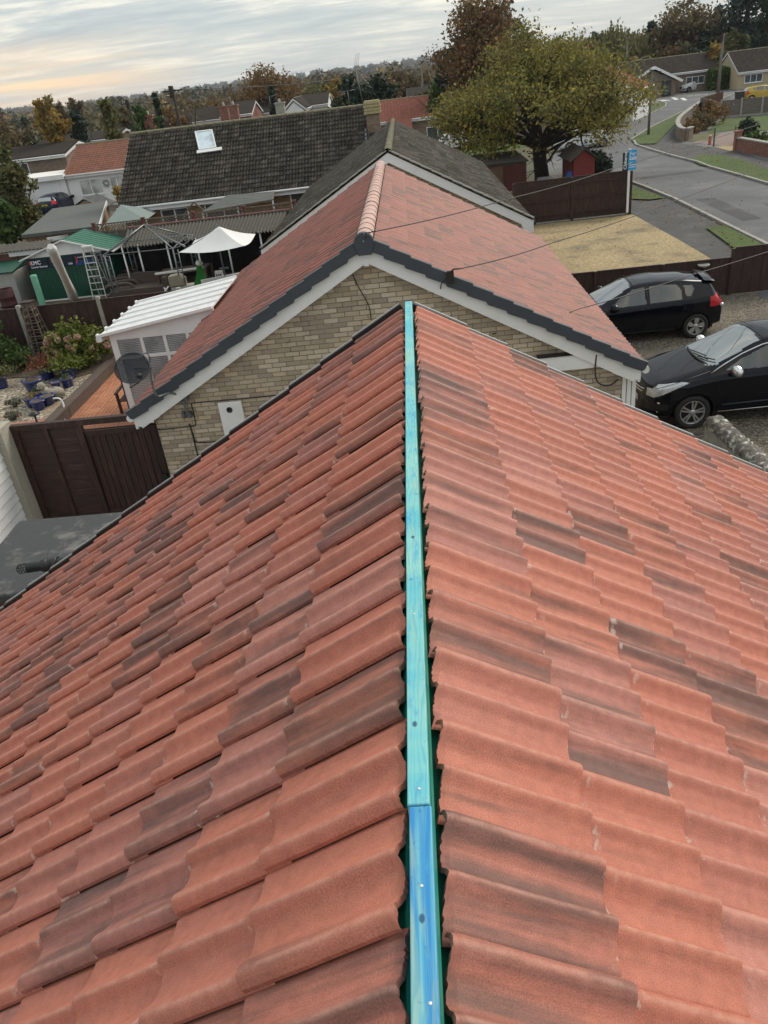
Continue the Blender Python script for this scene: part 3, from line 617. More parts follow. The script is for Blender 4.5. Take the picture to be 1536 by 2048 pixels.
sheet('gravel_forecourt', [(4.2,23.02), (9.98,23.02), (10.05,27.1), (10.0,31), (9.85,36.9), (5.0,37.0), (4.2,37.0)], .012, M['gravel_gold'])
sheet('pavement', [(10.0,23), (12.25,23), (12.35,30), (12.5,41), (11.7,50), (9.9,50), (9.9,37), (10.05,31)], .012, M['tarmac'])
epv = gp((1385,325),(1300,297),(1282,290),(1312,289),(1345,258),(1398,222),(1455,190),(1462,196),(1440,212),(1402,224),(1375,245),(1352,268),(1365,287),(1425,296),(1470,302),(1536,322),(1536,370)) 
sheet('pavement', epv + [V(17.6,41.5,0)], .014, M['tarmac'])
# pavement grass verges, each a raised strip of turf
sheet('grass_verge', gp((1262,282),(1270,290),(1312,289),(1345,256),(1399,221),(1396,218),(1360,228),(1300,258)), .075, M['grass'])
sheet('grass_verge', gp((1258,242),(1300,226),(1331,213),(1330,207),(1300,208),(1262,230)), .075, M['grass'])
sheet('grass_verge', gp((1376,320),(1400,332),(1470,348),(1545,368),(1545,346),(1490,325),(1440,312),(1405,312)), .075, M['grass'])
sheet('grass_verge', gp((1258,374),(1330,398),(1300,402),(1245,400),(1232,378),(1225,350)), .075, M['grass'])
sheet('grass_verge', [(10.9,25.5), (12.15,24), (12.2,32.2), (11.5,32.3)], .075, M['grass'])
sheet('lawn', gp((1415,264),(1440,240),(1490,234),(1600,228),(1600,256),(1520,262),(1470,260),(1420,267)), .03, M['grass'])
sheet('lawn', gp((1376,284),(1372,272),(1415,266),(1440,268),(1420,280)), .03, M['grass_dull'])
sheet('block_driveway', gp((1385,286),(1425,270),(1470,262),(1478,285),(1470,292),(1425,290)), .02, M['pink_block'])
sheet('sandy_driveway', gp((1449,213),(1478,199),(1500,200),(1600,196),(1600,225),(1500,216)), .03, M['pave_sand'])
sheet('front_gravel', gp((1500,280),(1600,270),(1600,310),(1510,288)), .03, M['pave_sand'])
sheet('gravel_patch', gp((1428,294),(1470,287),(1478,296),(1462,303)), .022, M['gravel_gold'])
sheet('far_lawn', gp((870,300),(1040,280),(1150,262),(1150,272),(1000,305),(900,320)), .012, M['grass'])
for pl_ in ([(13.2,33),(14.0,33.1),(14.1,38.9),(13.3,39)], [(12.9,47),(16.6,47.4),(16.6,48.2),(12.9,47.9)], [(15.1,29),(15.7,29),(15.8,36.2),(15.2,36.3)]): sheet('road_patch', pl_, .012, M['tarmac'])
# kerbs
def kerb(pts, w=.15, h=.115, name='kerb'):
    mb = MB()
    for i in range(len(pts)-1):
        a, b = Vector(pts[i]), Vector(pts[i+1]); mb.bar(V(a.x,a.y,h/2-.001*(i%2)), V(b.x,b.y,h/2-.001*(i%2)), w, h)
    o = mb.build(name, M['kerb']); o['kind'] = 'structure'; return o
kerb([(12.2,22), (12.3,30), (12.45,39.5), (12.3,44), (11.9,50)], .14)
kerb(gp((1268,283),(1272,291),(1300,300),(1340,312),(1378,322),(1395,326),(1420,336),(1470,350),(1545,372)), .15)
kerb(gp((1262,242),(1300,228),(1331,214),(1332,207),(1318,203)), .13)
kerb(gp((1262,281),(1300,257),(1360,227),(1398,217),(1440,200),(1478,184)), .13)
kerb(gp((1262,200),(1300,195),(1345,191),(1430,183)), .15)
# T-junction paint
M['paint'] = plain('road_paint', (0.62,0.62,0.60), .7, var=.25, scale=5)
mb = MB()
for (a, b, w_) in (((1283,202.5),(1292,201.6),.22), ((1295,201),(1305,199.8),.22), ((1308,199.3),(1321,197.6),.22), ((1345,195),(1354,199.5),.24), ((1364,196),(1371,200.5),.24), ((1374,192.8),(1386,191.4),.18), ((1390,190.6),(1402,189.6),.18), ((1406,189),(1416,188),.18), ((1319,200.6),(1336,201.0),.5), ((1344,196),(1356,195.2),.22)):
    p, q = at(*a, z=.013), at(*b, z=.013); d = (q-p).normalized(); s_ = V(-d.y, d.x, 0)*w_/2*2
    mb.poly([p-s_, q-s_, q+s_, p+s_])
o = mb.build('road_markings', M['paint']); o['kind'] = 'structure'
# ================================================================== generic bungalow
def gable_house(name, label, ox, oy, L, hs, ze, pitch, rz, tile, wall, group=None, windows=(), barge=True, nu=7, back=True, amp=.028, ridge='ridge_moss', cat='house', seed=5, gauge=.33, eave='white', wallx=0.12, extra=None, geo=True, oh=.3, zb=0.0, lift=.024):
    """ridge runs along local X from 0 to L; front slope faces local -Y; the eave line of the front is y = -hs"""
    global LOCAL
    LOCAL = True
    t = thing(name, label, cat, (ox, oy, zb), rz, group); hr = hs*tan(pitch); zr = ze+hr
    for side in ((-1, 1) if back else (-1,)):
        D = (0, side*cos(pitch), -sin(pitch)); N = (0, side*sin(pitch), cos(pitch)); nc = max(2, int(round(hs/cos(pitch)/gauge))); g1 = hs/cos(pitch)/nc
        if geo: tile_slope('roof_slope', tile, (0.02, 0, zr-.03), (1,0,0), D, N, int(L/.30), nc, t, Wt=(L-.04)/int(L/.30), gauge=g1, amp=amp, nu=nu, cover=-side, seed=seed+side, lift=lift, th=.03 if lift > .03 else .016)
        else:
            mb = MB(); mb.prism([V(0,0,zr), V(L,0,zr), V(L,side*hs,ze), V(0,side*hs,ze)], (0,0,0), (0,0,.08)); mb.build('roof_slope', tile, t)
        mb = MB(); mb.tube([V(0,side*(hs+.05),ze-.05), V(L,side*(hs+.05),ze-.05)], .06, 6); mb.build('gutter', M[eave], t)
        mb = MB(); mb.box(.03, L-.03, min(side*(hs-.03),side*(hs-.01)), max(side*(hs-.03),side*(hs-.01)), ze-.26, ze-.04); mb.build('fascia', M[eave], t)
    mb = MB()
    n = max(1, int(L/.45))
    for i in range(n):
        a = i*L/n; r = .125; P = []; nn = 9
        for (xx, rad) in ((a-.01, r+.012), (a+.05, r+.012), (a+.055, r), (a+L/n, r-.004)):
            for k in range(nn): P.append((xx, -rad*cos(pi*k/(nn-1)), zr-.05+rad*.85*sin(pi*k/(nn-1))))
        mb.add(P, [(j*nn+k, j*nn+k+1, (j+1)*nn+k+1, (j+1)*nn+k) for j in range(3) for k in range(nn-1)], True)
    mb.build('ridge_tiles', M[ridge], t)
    hw = hs-oh
    mb = MB(); e = wallx
    def gab(x): return [V(x,-hw,0), V(x,hw,0), V(x,hw,ze-.12), V(x,0,ze-.12+hw*tan(pitch)), V(x,-hw,ze-.12)]
    mb.prism(gab(e), (0,0,0), (L-2*e,0,0)); mb.build('wall', M[wall] if isinstance(wall, str) else wall, t)
    if barge:
        for xx in (0.0, L):
            mb = MB()
            for side in (-1, 1):
                a = V(xx, 0, zr-.04); b = V(xx, side*(hs+.02), ze-.05); nd = V(0,0,-.2)
                mb.prism([a, b, b+nd, a+nd], (-.012,0,0), (.012,0,0))
            mb.build('bargeboard', M['white'], t)
    for w in windows:
        window(t, *w)
    LOCAL = False
    return t
def window(t, x0, x1, z0, z1, y, panes=2, glassm='glass', rows=1, sill=True, fm='white', axis='x', sgn=-1, fw=.06):
    """window frame and panes on a wall plane; axis 'x': wall faces local y"""
    mb = MB(); W_ = x1-x0
    def bx(m_, a0, a1, c0, c1, d0, d1):
        ya, yb = sorted((y+sgn*d0, y+sgn*d1))
        if axis == 'x': m_.box(a0, a1, ya, yb, c0, c1)
        else: m_.box(ya, yb, a0, a1, c0, c1)
    bx(mb, x0, x1, z0, z0+fw, 0, .05); bx(mb, x0, x1, z1-fw, z1, 0, .05); bx(mb, x0, x0+fw, z0+fw, z1-fw, 0, .049); bx(mb, x1-fw, x1, z0+fw, z1-fw, 0, .049)
    for i in range(1, panes): c = x0+W_*i/panes; bx(mb, c-fw*.5, c+fw*.5, z0+fw, z1-fw, 0, .047)
    for i in range(1, rows): c = z0+(z1-z0)*i/rows; bx(mb, x0+fw, x1-fw, c-fw*.4, c+fw*.4, 0, .045)
    if sill: bx(mb, x0-.05, x1+.05, z0-.06, z0-.002, 0, .10)
    o = mb.build('window', M[fm], t)
    mb = MB(); bx(mb, x0+fw, x1-fw, z0+fw, z1-fw, .004, .02); mb.build('pane', M[glassm], o)
    return o
# third bungalow: old mossy roof, gable towards us
t3 = thing('bungalow', 'bungalow with mossy grey roof and broad white gable board behind the red roof', 'house', (-.6, 30, 0))
X3, Y3, Z3 = -.57, 24.2, 4.80; P3 = radians(29.0); Y3E = 40.6
for side in (-1, 1):
    D, N = slope_vectors(P3, side); d = Vector(D); n = Vector(N); O = (X3+side*.02, Y3+.02, Z3-.05); na = 54
    tile_slope('roof_slope', M['tile_old'], O, (0,1,0), D, N, na, 14, t3, Wt=(Y3E-Y3)/na, gauge=.333, amp=.022, nu=7, cover=side, seed=70+side)
    g0 = V(X3, Y3, Z3-.07); mb = MB(); b = g0+d*4.70
    q = [V(X3,Y3,g0.z), b, b-n*.23, V(X3,Y3,g0.z-.23/cos(P3))]; mb.prism(q, (0,.0,0), (0,.025,0))
    mb.prism([b+V(side*.01,-.004,-.0), b+V(side*.01,-.004,-.33), b+V(-side*.26,-.004,-.30), b+V(-side*.42,-.004,.10)], (0,0,0), (0,.02,0))
    mb.build('bargeboard', M['white'], t3)
    mb = MB()
    for k in range(14): mb.bar(g0+V(0,.0,0)+n*.075+d*(k*.335), g0+n*.085+d*((k+1)*.335-.012), .13, .03, n)
    mb.build('verge_slates', M['concrete'], t3)
    mb = MB(); e = g0+d*4.74; mb.tube([V(e.x, Y3+.03, e.z-.06), V(e.x, Y3E, e.z-.06)], .06, 6); mb.build('gutter', M['black'], t3)
mb = MB(); ridge_tiles(mb, X3, Z3-.06, Y3-.02, Y3E, .13); mb.build('ridge_tiles', M['ridge_moss'], t3)
mb = MB(); YW3 = Y3+.16; mb.prism([V(X3-3.75,YW3,0), V(X3+3.75,YW3,0), V(X3+3.75,YW3,Z3-.2-3.75*tan(P3)), V(X3,YW3,Z3-.2), V(X3-3.75,YW3,Z3-.2-3.75*tan(P3))], (0,0,0), (0,Y3E-YW3-.1,0)); mb.build('wall', M['brick'], t3)
mb = MB(); mb.tube([V(X3+3.95,YW3-.02,2.2), V(X3+3.78,YW3-.04,1.9), V(X3+3.78,YW3-.04,0)], .035, 8); mb.build('downpipe', M['black'], t3)
# the long old roof across the back
rzd = radians(.3)
dk = gable_house('bungalow', 'long bungalow with dark old tiled roof and skylight across the back', -14.0, 43.4, 12.6, 4.7, 2.52, atan2(2.93, 4.7), rzd, M['tile_old'], 'brick_or', amp=.06, nu=11, barge=True, seed=90, lift=.055,
    windows=[(1.95, 3.3, 1.35, 2.22, -4.4, 2), (4.1, 5.9, 1.25, 2.25, -4.4, 2), (8.25, 9.4, 1.2, 2.3, -4.4, 1)])
LOCAL = True
mb = MB(); mb.box(12.15, 12.8, -1.95, -1.3, 3.2, 5.1); ch = mb.build('chimney', M['brick_dull'], dk)
mb = MB()
for i in range(4): mb.box(12.06+.02*(i%2), 12.89-.02*(i%2), -2.04+.02*(i%2), -1.21-.02*(i%2), 5.1+i*.14, 5.19+i*.14); mb.box(12.12, 12.83, -1.98, -1.27, 5.19+i*.14, 5.24+i*.14)
mb.build('chimney_cap', plain('yellow_corbel', (.42,.36,.2), .9, var=.25, scale=9), ch)
mb = MB()
for i in range(5): mb.box(12.0-.0, 12.1, -2.9+i*.28, -2.62+i*.28, 3.45+i*.17, 3.8+i*.17)
mb.build('flashing', M['lead'], ch)
# skylight on the slope
a, b, c_, d_ = [at(x, y, Y=42.0) for x, y in ((392,268),(424,265),(432,298),(400,303))]
def onslope(px, py, lift=.09):
    # where the pixel's line of sight meets the front slope of the long roof
    pt = Vector((-14.0, 43.4, 2.52+2.93)); nn = Vector((0, -sin(atan2(2.93,4.7)), cos(atan2(2.93,4.7)))); dr = (at(px, py, z=0)-CP); t = (pt-CP).dot(nn)/dr.dot(nn)
    return CP+dr*t+nn*lift
mi = wm(dk).inverted(); S = [mi @ onslope(x, y) for x, y in ((392,268),(425,264),(433,298),(400,303))]
nn = Vector((0, -sin(.557), cos(.557)))
mb = MB()
for i in range(4): mb.bar(S[i], S[(i+1)%4], .06, .10, nn)
sk = mb.build('skylight', M['white'], dk)
mb = MB(); mb.prism(S, nn*.0, nn*.02); mb.build('pane', glass('pale_blue_glass', (.36,.42,.45), .15), sk)
mb = MB(); mb.bar(S[3]+V(-.12,-.12,-.07), S[2]+V(.3,-.12,-.07), .22, .04, nn); mb.build('apron', M['render'], sk)
mb = MB(); mb.tube([V(.45,-4.45,2.2), V(.5,-4.45,0)], .05, 6); mb.build('downpipe', M['white'], dk)
LOCAL = False
# ================================================================== FENCES, GATE, WALLS
def board_fence(name, label, a, b, h, mat, n_bay, post='concrete', pw=.12, ph=.1, board=.13, rails=False, group=None, base=0.15, z=0.0, gap=None):
    a, b = V(a[0],a[1],z), V(b[0],b[1],z); t = thing(name, label, 'fence', a, 0, group); d = (b-a); L = d.length; d.normalize(); s_ = V(-d.y, d.x, 0)
    for k in range(n_bay):
        p = a+d*(L*k/n_bay+.05); q = a+d*(L*(k+1)/n_bay-.05); mb = MB(); nb_ = int((q-p).length/board)
        for i in range(nb_):
            x0 = p+d*((q-p).length*i/nb_); x1 = p+d*((q-p).length*(i+1)/nb_ + .012); off = s_*(.007 if i % 2 else -.004)
            mb.prism([x0+off+V(0,0,base), x1+off+V(0,0,base), x1+off+V(0,0,h), x0+off+V(0,0,h)], s_*(-.009), s_*.009)
        mb.bar(p+V(0,0,h+.015), q+V(0,0,h+.015), .06, .03)
        if rails:
            for zz in (.35, .95, h-.25): mb.bar(p-s_*.04+V(0,0,zz), q-s_*.04+V(0,0,zz), .05, .07)
        mb.build('panel', mat, t)
        if base > .05:
            mb = MB(); mb.bar(p+V(0,0,base/2), q+V(0,0,base/2), .05, base-.01); mb.build('gravel_board', M['concrete'], t)
    if post:
        for k in range(n_bay+1):
            p = a+d*(L*k/n_bay); mb = MB(); mb.bar(p, p+V(0,0,h+ph), pw, pw, d); mb.build('post', M[post], t, bevel=.01)
    return t
board_fence('fence', 'dark brown boarded fence with pale concrete posts behind the hydrangea', (-16.9,22.75), (-7.1,22.95), 1.78, M['wood_dark'], 4)
board_fence('fence', 'long low dark fence between the gravel drive and the yellow forecourt', (3.2,22.98), (9.0,22.98), 1.05, M['wood_dark'], 3, post='wood_dark', pw=.1, ph=.02, base=.02)
board_fence('fence', 'tall plain dark fence panel behind the small black car', (9.03,22.96), (13.0,22.9), 1.32, M['wood_dark'], 1, post='wood_dark', pw=.1, ph=.0, base=.02)
board_fence('fence', 'dark brown railed fence beside the for sale board', (4.6,37.2), (9.75,37.2), 1.82, M['wood_dark'], 2, post='wood_dark', pw=.14, ph=.0, base=.06, rails=True)
# gate between the two houses
gt = thing('garden_gate', 'dark brown gate and boarded panel closing the gap beside the gable', 'gate', (-5.7,YW+.25,0)); yg = YW+.22
gx0, gx1, gx2 = at(23,859,Y=yg).x, -5.82, XWL-.02; ztop = at(160,838,Y=yg).z
mb = MB(); mb.box(gx0, gx2, yg-.05, yg+.05, ztop-.10, ztop); mb.box(gx0, gx0+.11, yg-.05, yg+.05, 0, ztop-.101); mb.box(gx1-.06, gx1+.06, yg-.052, yg+.048, 0, ztop-.101); mb.box(gx2-.07, gx2, yg-.051, yg+.049, 0, ztop-.101); mb.box((gx0+gx1)/2-.02, (gx0+gx1)/2+.05, yg-.048, yg+.02, 0.1, ztop-.101)
mb.build('frame', M['wood_dark'], gt)
mb = MB()
for i in range(13):
    z0 = .08+i*.165; mb.prism([V(gx0+.11,yg-.02,z0), V(gx1-.06,yg-.02,z0), V(gx1-.06,yg+.004,z0+.172), V(gx0+.11,yg+.004,z0+.172)], (0,0,0), (0,.012,0))
mb.build('panel', M['wood_dark_h'], gt)
mb = MB(); n_ = 11
for i in range(n_):
    x0 = gx1+.075+(gx2-gx1-.16)*i/n_; x1 = gx1+.075+(gx2-gx1-.16)*(i+1)/n_; mb.box(x0, x1-.012, yg-.0+.004*(i%2), yg+.02, .08, ztop-.22)
mb.box(gx1+.08, gx2-.08, yg-.035, yg-.001, ztop-.30, ztop-.21); mb.box(gx1+.08, gx2-.08, yg-.035, yg-.001, .5, .6); mb.box(gx1+.06, gx2-.07, yg+.026, yg+.034, .08, ztop-.2)
gd = mb.build('gate_leaf', M['wood_dark'], gt)
mb = MB(); mb.box(gx2-.2, gx2-.1, yg-.06, yg-.036, 1.0, 1.2); mb.build('latch', M['black'], gd)
# white clad outbuilding at the left edge, with its pebbledashed corner post and white pipe
wb = thing('outbuilding', 'white horizontally clad outbuilding wall with pipe at the left edge', 'outbuilding', (-8.2,10,0)); gx_ = at(23,859,Y=YW+.22).x; xw = gx_-.135
yA = 11.36; mb = MB(); zt_ = 2.33
for i in range(15):
    z0 = i*.155; mb.prism([V(xw+.022,7.2,z0+.012), V(xw+.004,7.2,z0+.150), V(xw-.02,7.2,z0+.150), V(xw-.02,7.2,z0+.012)], (0,0,0), (0,yA-7.2,0))
mb.build('cladding', M['white'], wb)
mb = MB(); mb.box(-9.4, xw-.021, 7.2, yA+.1, 0, zt_); mb.build('wall', M['felt_green'], wb)
mb = MB(); mb.box(xw-.02, xw+.134, yA+.002, YW+.27, 0, zt_+.05); mb.build('corner_post', plain('pebbledash', (.42,.40,.33), .95, var=.35, scale=60, bump=1.0), wb)
mb = MB(); mb.tube([V(xw-.02,7.2,zt_+.06), V(xw-.02,yA+.12,zt_+.06)], .065, 10); mb.tube([V(xw-.02,yA+.1,zt_+.05), V(xw-.02,yA+.1,zt_+.17)], .05, 10); mb.build('pipe', M['white'], wb)
mb = MB(); mb.box(-9.4, xw-.03, 7.2, yA+.0, zt_+.001, zt_+.05); mb.build('roof', M['felt'], wb)
mb = MB(); mb.obox((-6.95, 8.9, 1.45), .5, 1.1, .06, RZ(.3)); mb.obox((-6.95,8.9,.7), .4, 1.0, 1.4, RZ(.3)); o = mb.build('storage_box', plain('red_lid', (.16,.02,.02), .5)); tag(o, 'dark red storage box below the white clad wall', 'box')
# flat felt roof beside our eaves, with the black vent pipe over it
fr = thing('lean_to', 'flat grey felt roof of a lean-to beside our left eaves', 'lean-to', (-4.2,7.3,0))
mb = MB(); zf = 2.36; xa = at(38,1040,z=zf).x; yf = at(38,1040,z=zf).y; yn = at(20,1188,z=zf).y
mb.prism([V(xa,yn,zf), V(-2.9,yn,zf), V(-2.9,yf,zf), V(xa,yf,zf)], (0,0,-.12), (0,0,0)); o = mb.build('roof', M['felt'], fr, bevel=.03)
mb = MB()
for i in range(14): mb.box(xa+.12, -3.0, yn+.1+.003*(i%2), yf-.1, i*.16+.003, (i+1)*.16-.006)
mb.build('wall', M['wood_brown'], fr)
vp = thing('vent_pipe', 'black vent pipe with cage end lying over the flat felt roof', 'pipe', (-4.2,6.65,2.5))
A = at(34,1139,z=2.60); B = at(170,1118,z=2.66)
mb = MB(); mb.tube([A+(B-A)*.16, B], .055, 14); mb.build('pipe', M['black'], vp)
mb = MB(); c = A+(B-A)*.50; u_ = (B-A).normalized(); mb.tube([c-u_*.09, c-u_*.085, c-u_*.03, c-u_*.028, c+u_*.03, c+u_*.032, c+u_*.09], [.058,.072,.074,.066,.066,.074,.070], 14); mb.build('collar', M['black'], vp)
mb = MB(); s1 = u_.cross(V(0,0,1)).normalized(); s2 = u_.cross(s1)
for k in range(9):
    t = 2*pi*k/9; r_ = s1*cos(t)*.05+s2*sin(t)*.05; mb.tube([A+(B-A)*.17+r_, A+u_*.03+r_, A+r_*.3], .004, 4)
for q in (.03,.07,.1): mb.tube([A+u_*q+s1*cos(t)*.05+s2*sin(t)*.05 for t in [2*pi*k/12 for k in range(13)]], .004, 4)
mb.build('cage', M['black'], vp)
# lichen-covered stone wall running from the drive towards us on the right
sw = thing('boundary_wall', 'low stone wall with rounded lichen-covered coping beside the cars', 'wall', (4.9,11.5,0))
M['lichen'] = plain('lichen_coping', (0.15,0.135,0.115), .95, var=.45, scale=9, bump=1.0, dirt=(.62,.61,.55), dscale=9, damt=1.0)
A = at(1428,842,z=.92); B = at(1580,975,z=.92); d = (B-A).normalized(); s_ = V(-d.y,d.x,0); P = []; nn = 13; L_ = (B-A).length; N_ = 60; rr = random.Random(4)
for i in range(N_+1):
    for k in range(nn):
        t = -0.25+(pi+.5)*k/(nn-1); r1 = .165*(1+rr.uniform(-.17,.17)); P.append(A+d*(L_*i/N_+rr.uniform(-.02,.02)*(0<i<N_))+s_*cos(t)*r1+V(0,0,sin(t)*r1*.85-.03))
mb = MB(); mb.add(P, [(i*nn+k,(i+1)*nn+k,(i+1)*nn+k+1,i*nn+k+1) for i in range(N_) for k in range(nn-1)], True); mb.f.append(tuple(range(nn))); mb.sm.append(False); mb.mi.append(0)
mb.build('coping', M['lichen'], sw)
mb = MB(); mb.bar(A+V(0,0,-.53)+d*.01, B+V(0,0,-.53), .31, .92); mb.build('wall', M['concrete'], sw)
# porch at the far corner of the neighbour: white frame, beam and glazed side
pc = thing('porch', 'white framed porch at the foot of the right gable corner', 'porch', (2.9,YW+.2,0)); yb = YW-.12
zb_ = 2.62
mb = MB(); mb.prism([V(1.72,yb,2.70), V(2.88,yb,2.70), V(3.3,yb,2.47), V(1.72,yb,2.47)], (0,0,0), (0,.12,0)); mb.build('beam', M['white'], pc)
mb = MB(); mb.box(1.70, 2.86, yb-.02, yb+.12, 2.702, 2.72); mb.build('flashing', M['black'], pc)
mb = MB()
for i, xx in enumerate((3.03, 3.11, 3.19)): mb.box(xx, xx+.06, yb+.13+.01*i, yb+.2+.01*i, 0, 2.44)
mb.box(3.0, 3.02, yb+.14, yb+1.3, 0, 2.44); mb.build('frame', M['white'], pc)
cable(smooth_path([V(2.58,yb-.03,2.68), V(2.57,yb-.03,2.4), V(2.63,yb-.02,2.22), V(2.8,yb,2.16), V(2.95,yb+.1,2.2)]), .012)
# ================================================================== CONSERVATORY
cv_ = thing('conservatory', 'white conservatory with ribbed white roof beside the red roof', 'conservatory', (-5.6,18,0))
cx0, cy0 = -6.88, 16.5; cy1 = 19.25; cx1 = -4.45; zl, zh = 2.38, 2.74
M['roofwhite'] = plain('white_roof_panel', (0.80,0.80,0.78), .35, var=.04, bump=.02, dirt=(.25,.23,.2), dscale=9, damt=.35)
mb = MB(); npan = 5
for i in range(npan):
    ya = cy0-.1+(cy1-cy0+.1)*i/npan; yb2 = cy0-.1+(cy1-cy0+.1)*(i+1)/npan
    mb.prism([V(cx0-.12,ya+.02,zl), V(cx1,ya+.02,zh), V(cx1,yb2-.02,zh), V(cx0-.12,yb2-.02,zl)], (0,0,0), (0,0,.03))
mb.build('roof_panels', M['roofwhite'], cv_)
mb = MB()
for i in range(npan+1):
    ya = cy0-.1+(cy1-cy0+.1)*i/npan; mb.bar(V(cx0-.2,ya,zl+.025), V(cx1,ya,zh+.035), .07, .06); mb.bar(V(cx0-.225,ya,zl+.02), V(cx0-.195,ya,zl+.02), .11, .10)
mb.build('glazing_bars', M['white'], cv_)
mb = MB(); mb.bar(V(cx0-.18,cy0-.15,zl-.05), V(cx0-.18,cy1,zl-.05), .12, .09); mb.build('gutter', M['white'], cv_)
mb = MB(); mb.box(cx0, cx1, cy0, cy0+.06, 2.25, 2.36); mb.prism([V(cx0,cy0+.001,2.36), V(cx1,cy0+.001,2.36), V(cx1,cy0+.001,zh-.01), V(cx0,cy0+.001,zl-.01)], (0,0,0), (0,.05,0))
mb.box(cx0, cx0+.14, cy0+.002, cy0+.06, 0, 2.249); mb.box(cx0-.001, cx0+.06, cy0+.061, cy1, 2.2, 2.36); mb.box(cx0, cx1, cy0+.003, cy0+.058, 1.80, 1.87); mb.box(cx0, cx1, cy0+.003, cy0+.058, .62, .72)
for k in range(1, 5): mb.box(cx0+.14+k*.52, cx0+.21+k*.52, cy0+.004, cy0+.057, .721, 2.248)
for k in range(0, 5): mb.box(cx0+.002, cx0+.058, cy0+.07+k*.9, cy0+.15+k*.9, .0, 2.1)
mb.build('frame', M['white'], cv_)
mm, gg = newmat('blind_behind_glass'); x_, y_, z_ = gg.sep(pos(gg)); st = gg.m('FRACT', gg.m('MULTIPLY', z_, 26.0))
c0 = gg.mix(gg.mr(st, .25, .55), (0.17,0.18,0.20), (0.46,0.47,0.48)); c0 = gg.mix(gg.mr(gg.noise(pos(gg), 3.0, 3), .4, .65, 0, .6), c0, (0.16,0.17,0.18)); finish(gg, c0, .12, 0, spec=.9); M['blind'] = mm
mb = MB(); mb.box(cx0+.14, cx1, cy0+.02, cy0+.04, .72, 2.25); mb.box(cx0+.02, cx0+.04, cy0+.06, cy1, .72, 2.1); mb.build('glazing', M['blind'], cv_)
mb = MB(); mb.box(cx0+.03, cx1, cy0+.01, cy0+.05, 0, .62); mb.box(cx0+.01, cx0+.05, cy0+.06, cy1, 0, .62); mb.build('dwarf_wall', M['white'], cv_)
# ================================================================== CARS
def interp(pts, x):
    if x <= pts[0][0]: return pts[0][1]
    for (a, b), (c, d) in zip(pts, pts[1:]):
        if x <= c:
            t = (x-a)/(c-a); return b+(d-b)*t
    return pts[-1][1]
def sint(pts, xs, k=3):
    """smoothed interpolation of a silhouette"""
    y = np.array([interp(pts, x) for x in xs])
    for _ in range(k):
        y2 = y.copy(); y2[1:-1] = (y[:-2]+2*y[1:-1]+y[2:])/4; y = y2
    return y
def inpoly(x, z, P):
    c = False; j = len(P)-1
    for i in range(len(P)):
        if (P[i][1] > z) != (P[j][1] > z) and x < (P[j][0]-P[i][0])*(z-P[i][1])/(P[j][1]-P[i][1])+P[i][0]: c = not c
        j = i
    return c
M['rubber'] = plain('tyre_rubber', (0.018,0.018,0.018), .75, var=.2, scale=20)
M['rim'] = plain('alloy_rim', (0.50,0.50,0.50), .3, .7, var=.08)
M['chrome'] = plain('chrome', (0.75,0.76,0.77), .15, .9, var=.05, bump=0)
mm, gg = newmat('car_glass'); finish(gg, gg.mix(gg.mr(gg.noise(pos(gg), 1.4, 3), .4, .6), (0.03,0.045,0.045), (0.06,0.08,0.08)), .03, 0, coat=.5, spec=1.0, extra={'IOR': 2.5}); M['carglass'] = mm
mm, gg = newmat('car_side_glass'); finish(gg, (0.012,0.020,0.020), .03, 0, coat=.3, spec=.6, extra={'IOR': 1.85}); M['carside'] = mm
M['headlight'] = plain('headlight_lens', (0.55,0.57,0.58), .12, .3, var=.25, scale=18, bump=0)
M['taillight'] = plain('tail_light_red', (0.50,0.015,0.02), .15, var=.2, scale=20, bump=0)
M['numberplate_y'] = plain('yellow_plate', (0.62,0.48,0.05), .5, var=.3, scale=60, bump=0)
def paint(name, col, rough=.07): return plain(name, col, rough, 0.0, var=.04, bump=0, coat=0.0, spec=.32)
M['p_black'] = paint('black_car_paint', (0.004,0.0045,0.008)); M['p_navy'] = paint('navy_car_paint', (0.012,0.016,0.040)); M['p_white'] = paint('white_car_paint', (0.72,0.73,0.74)); M['p_gold'] = paint('gold_car_paint', (0.42,0.31,0.06)); M['p_silver'] = paint('silver_car_paint', (0.50,0.52,0.54))
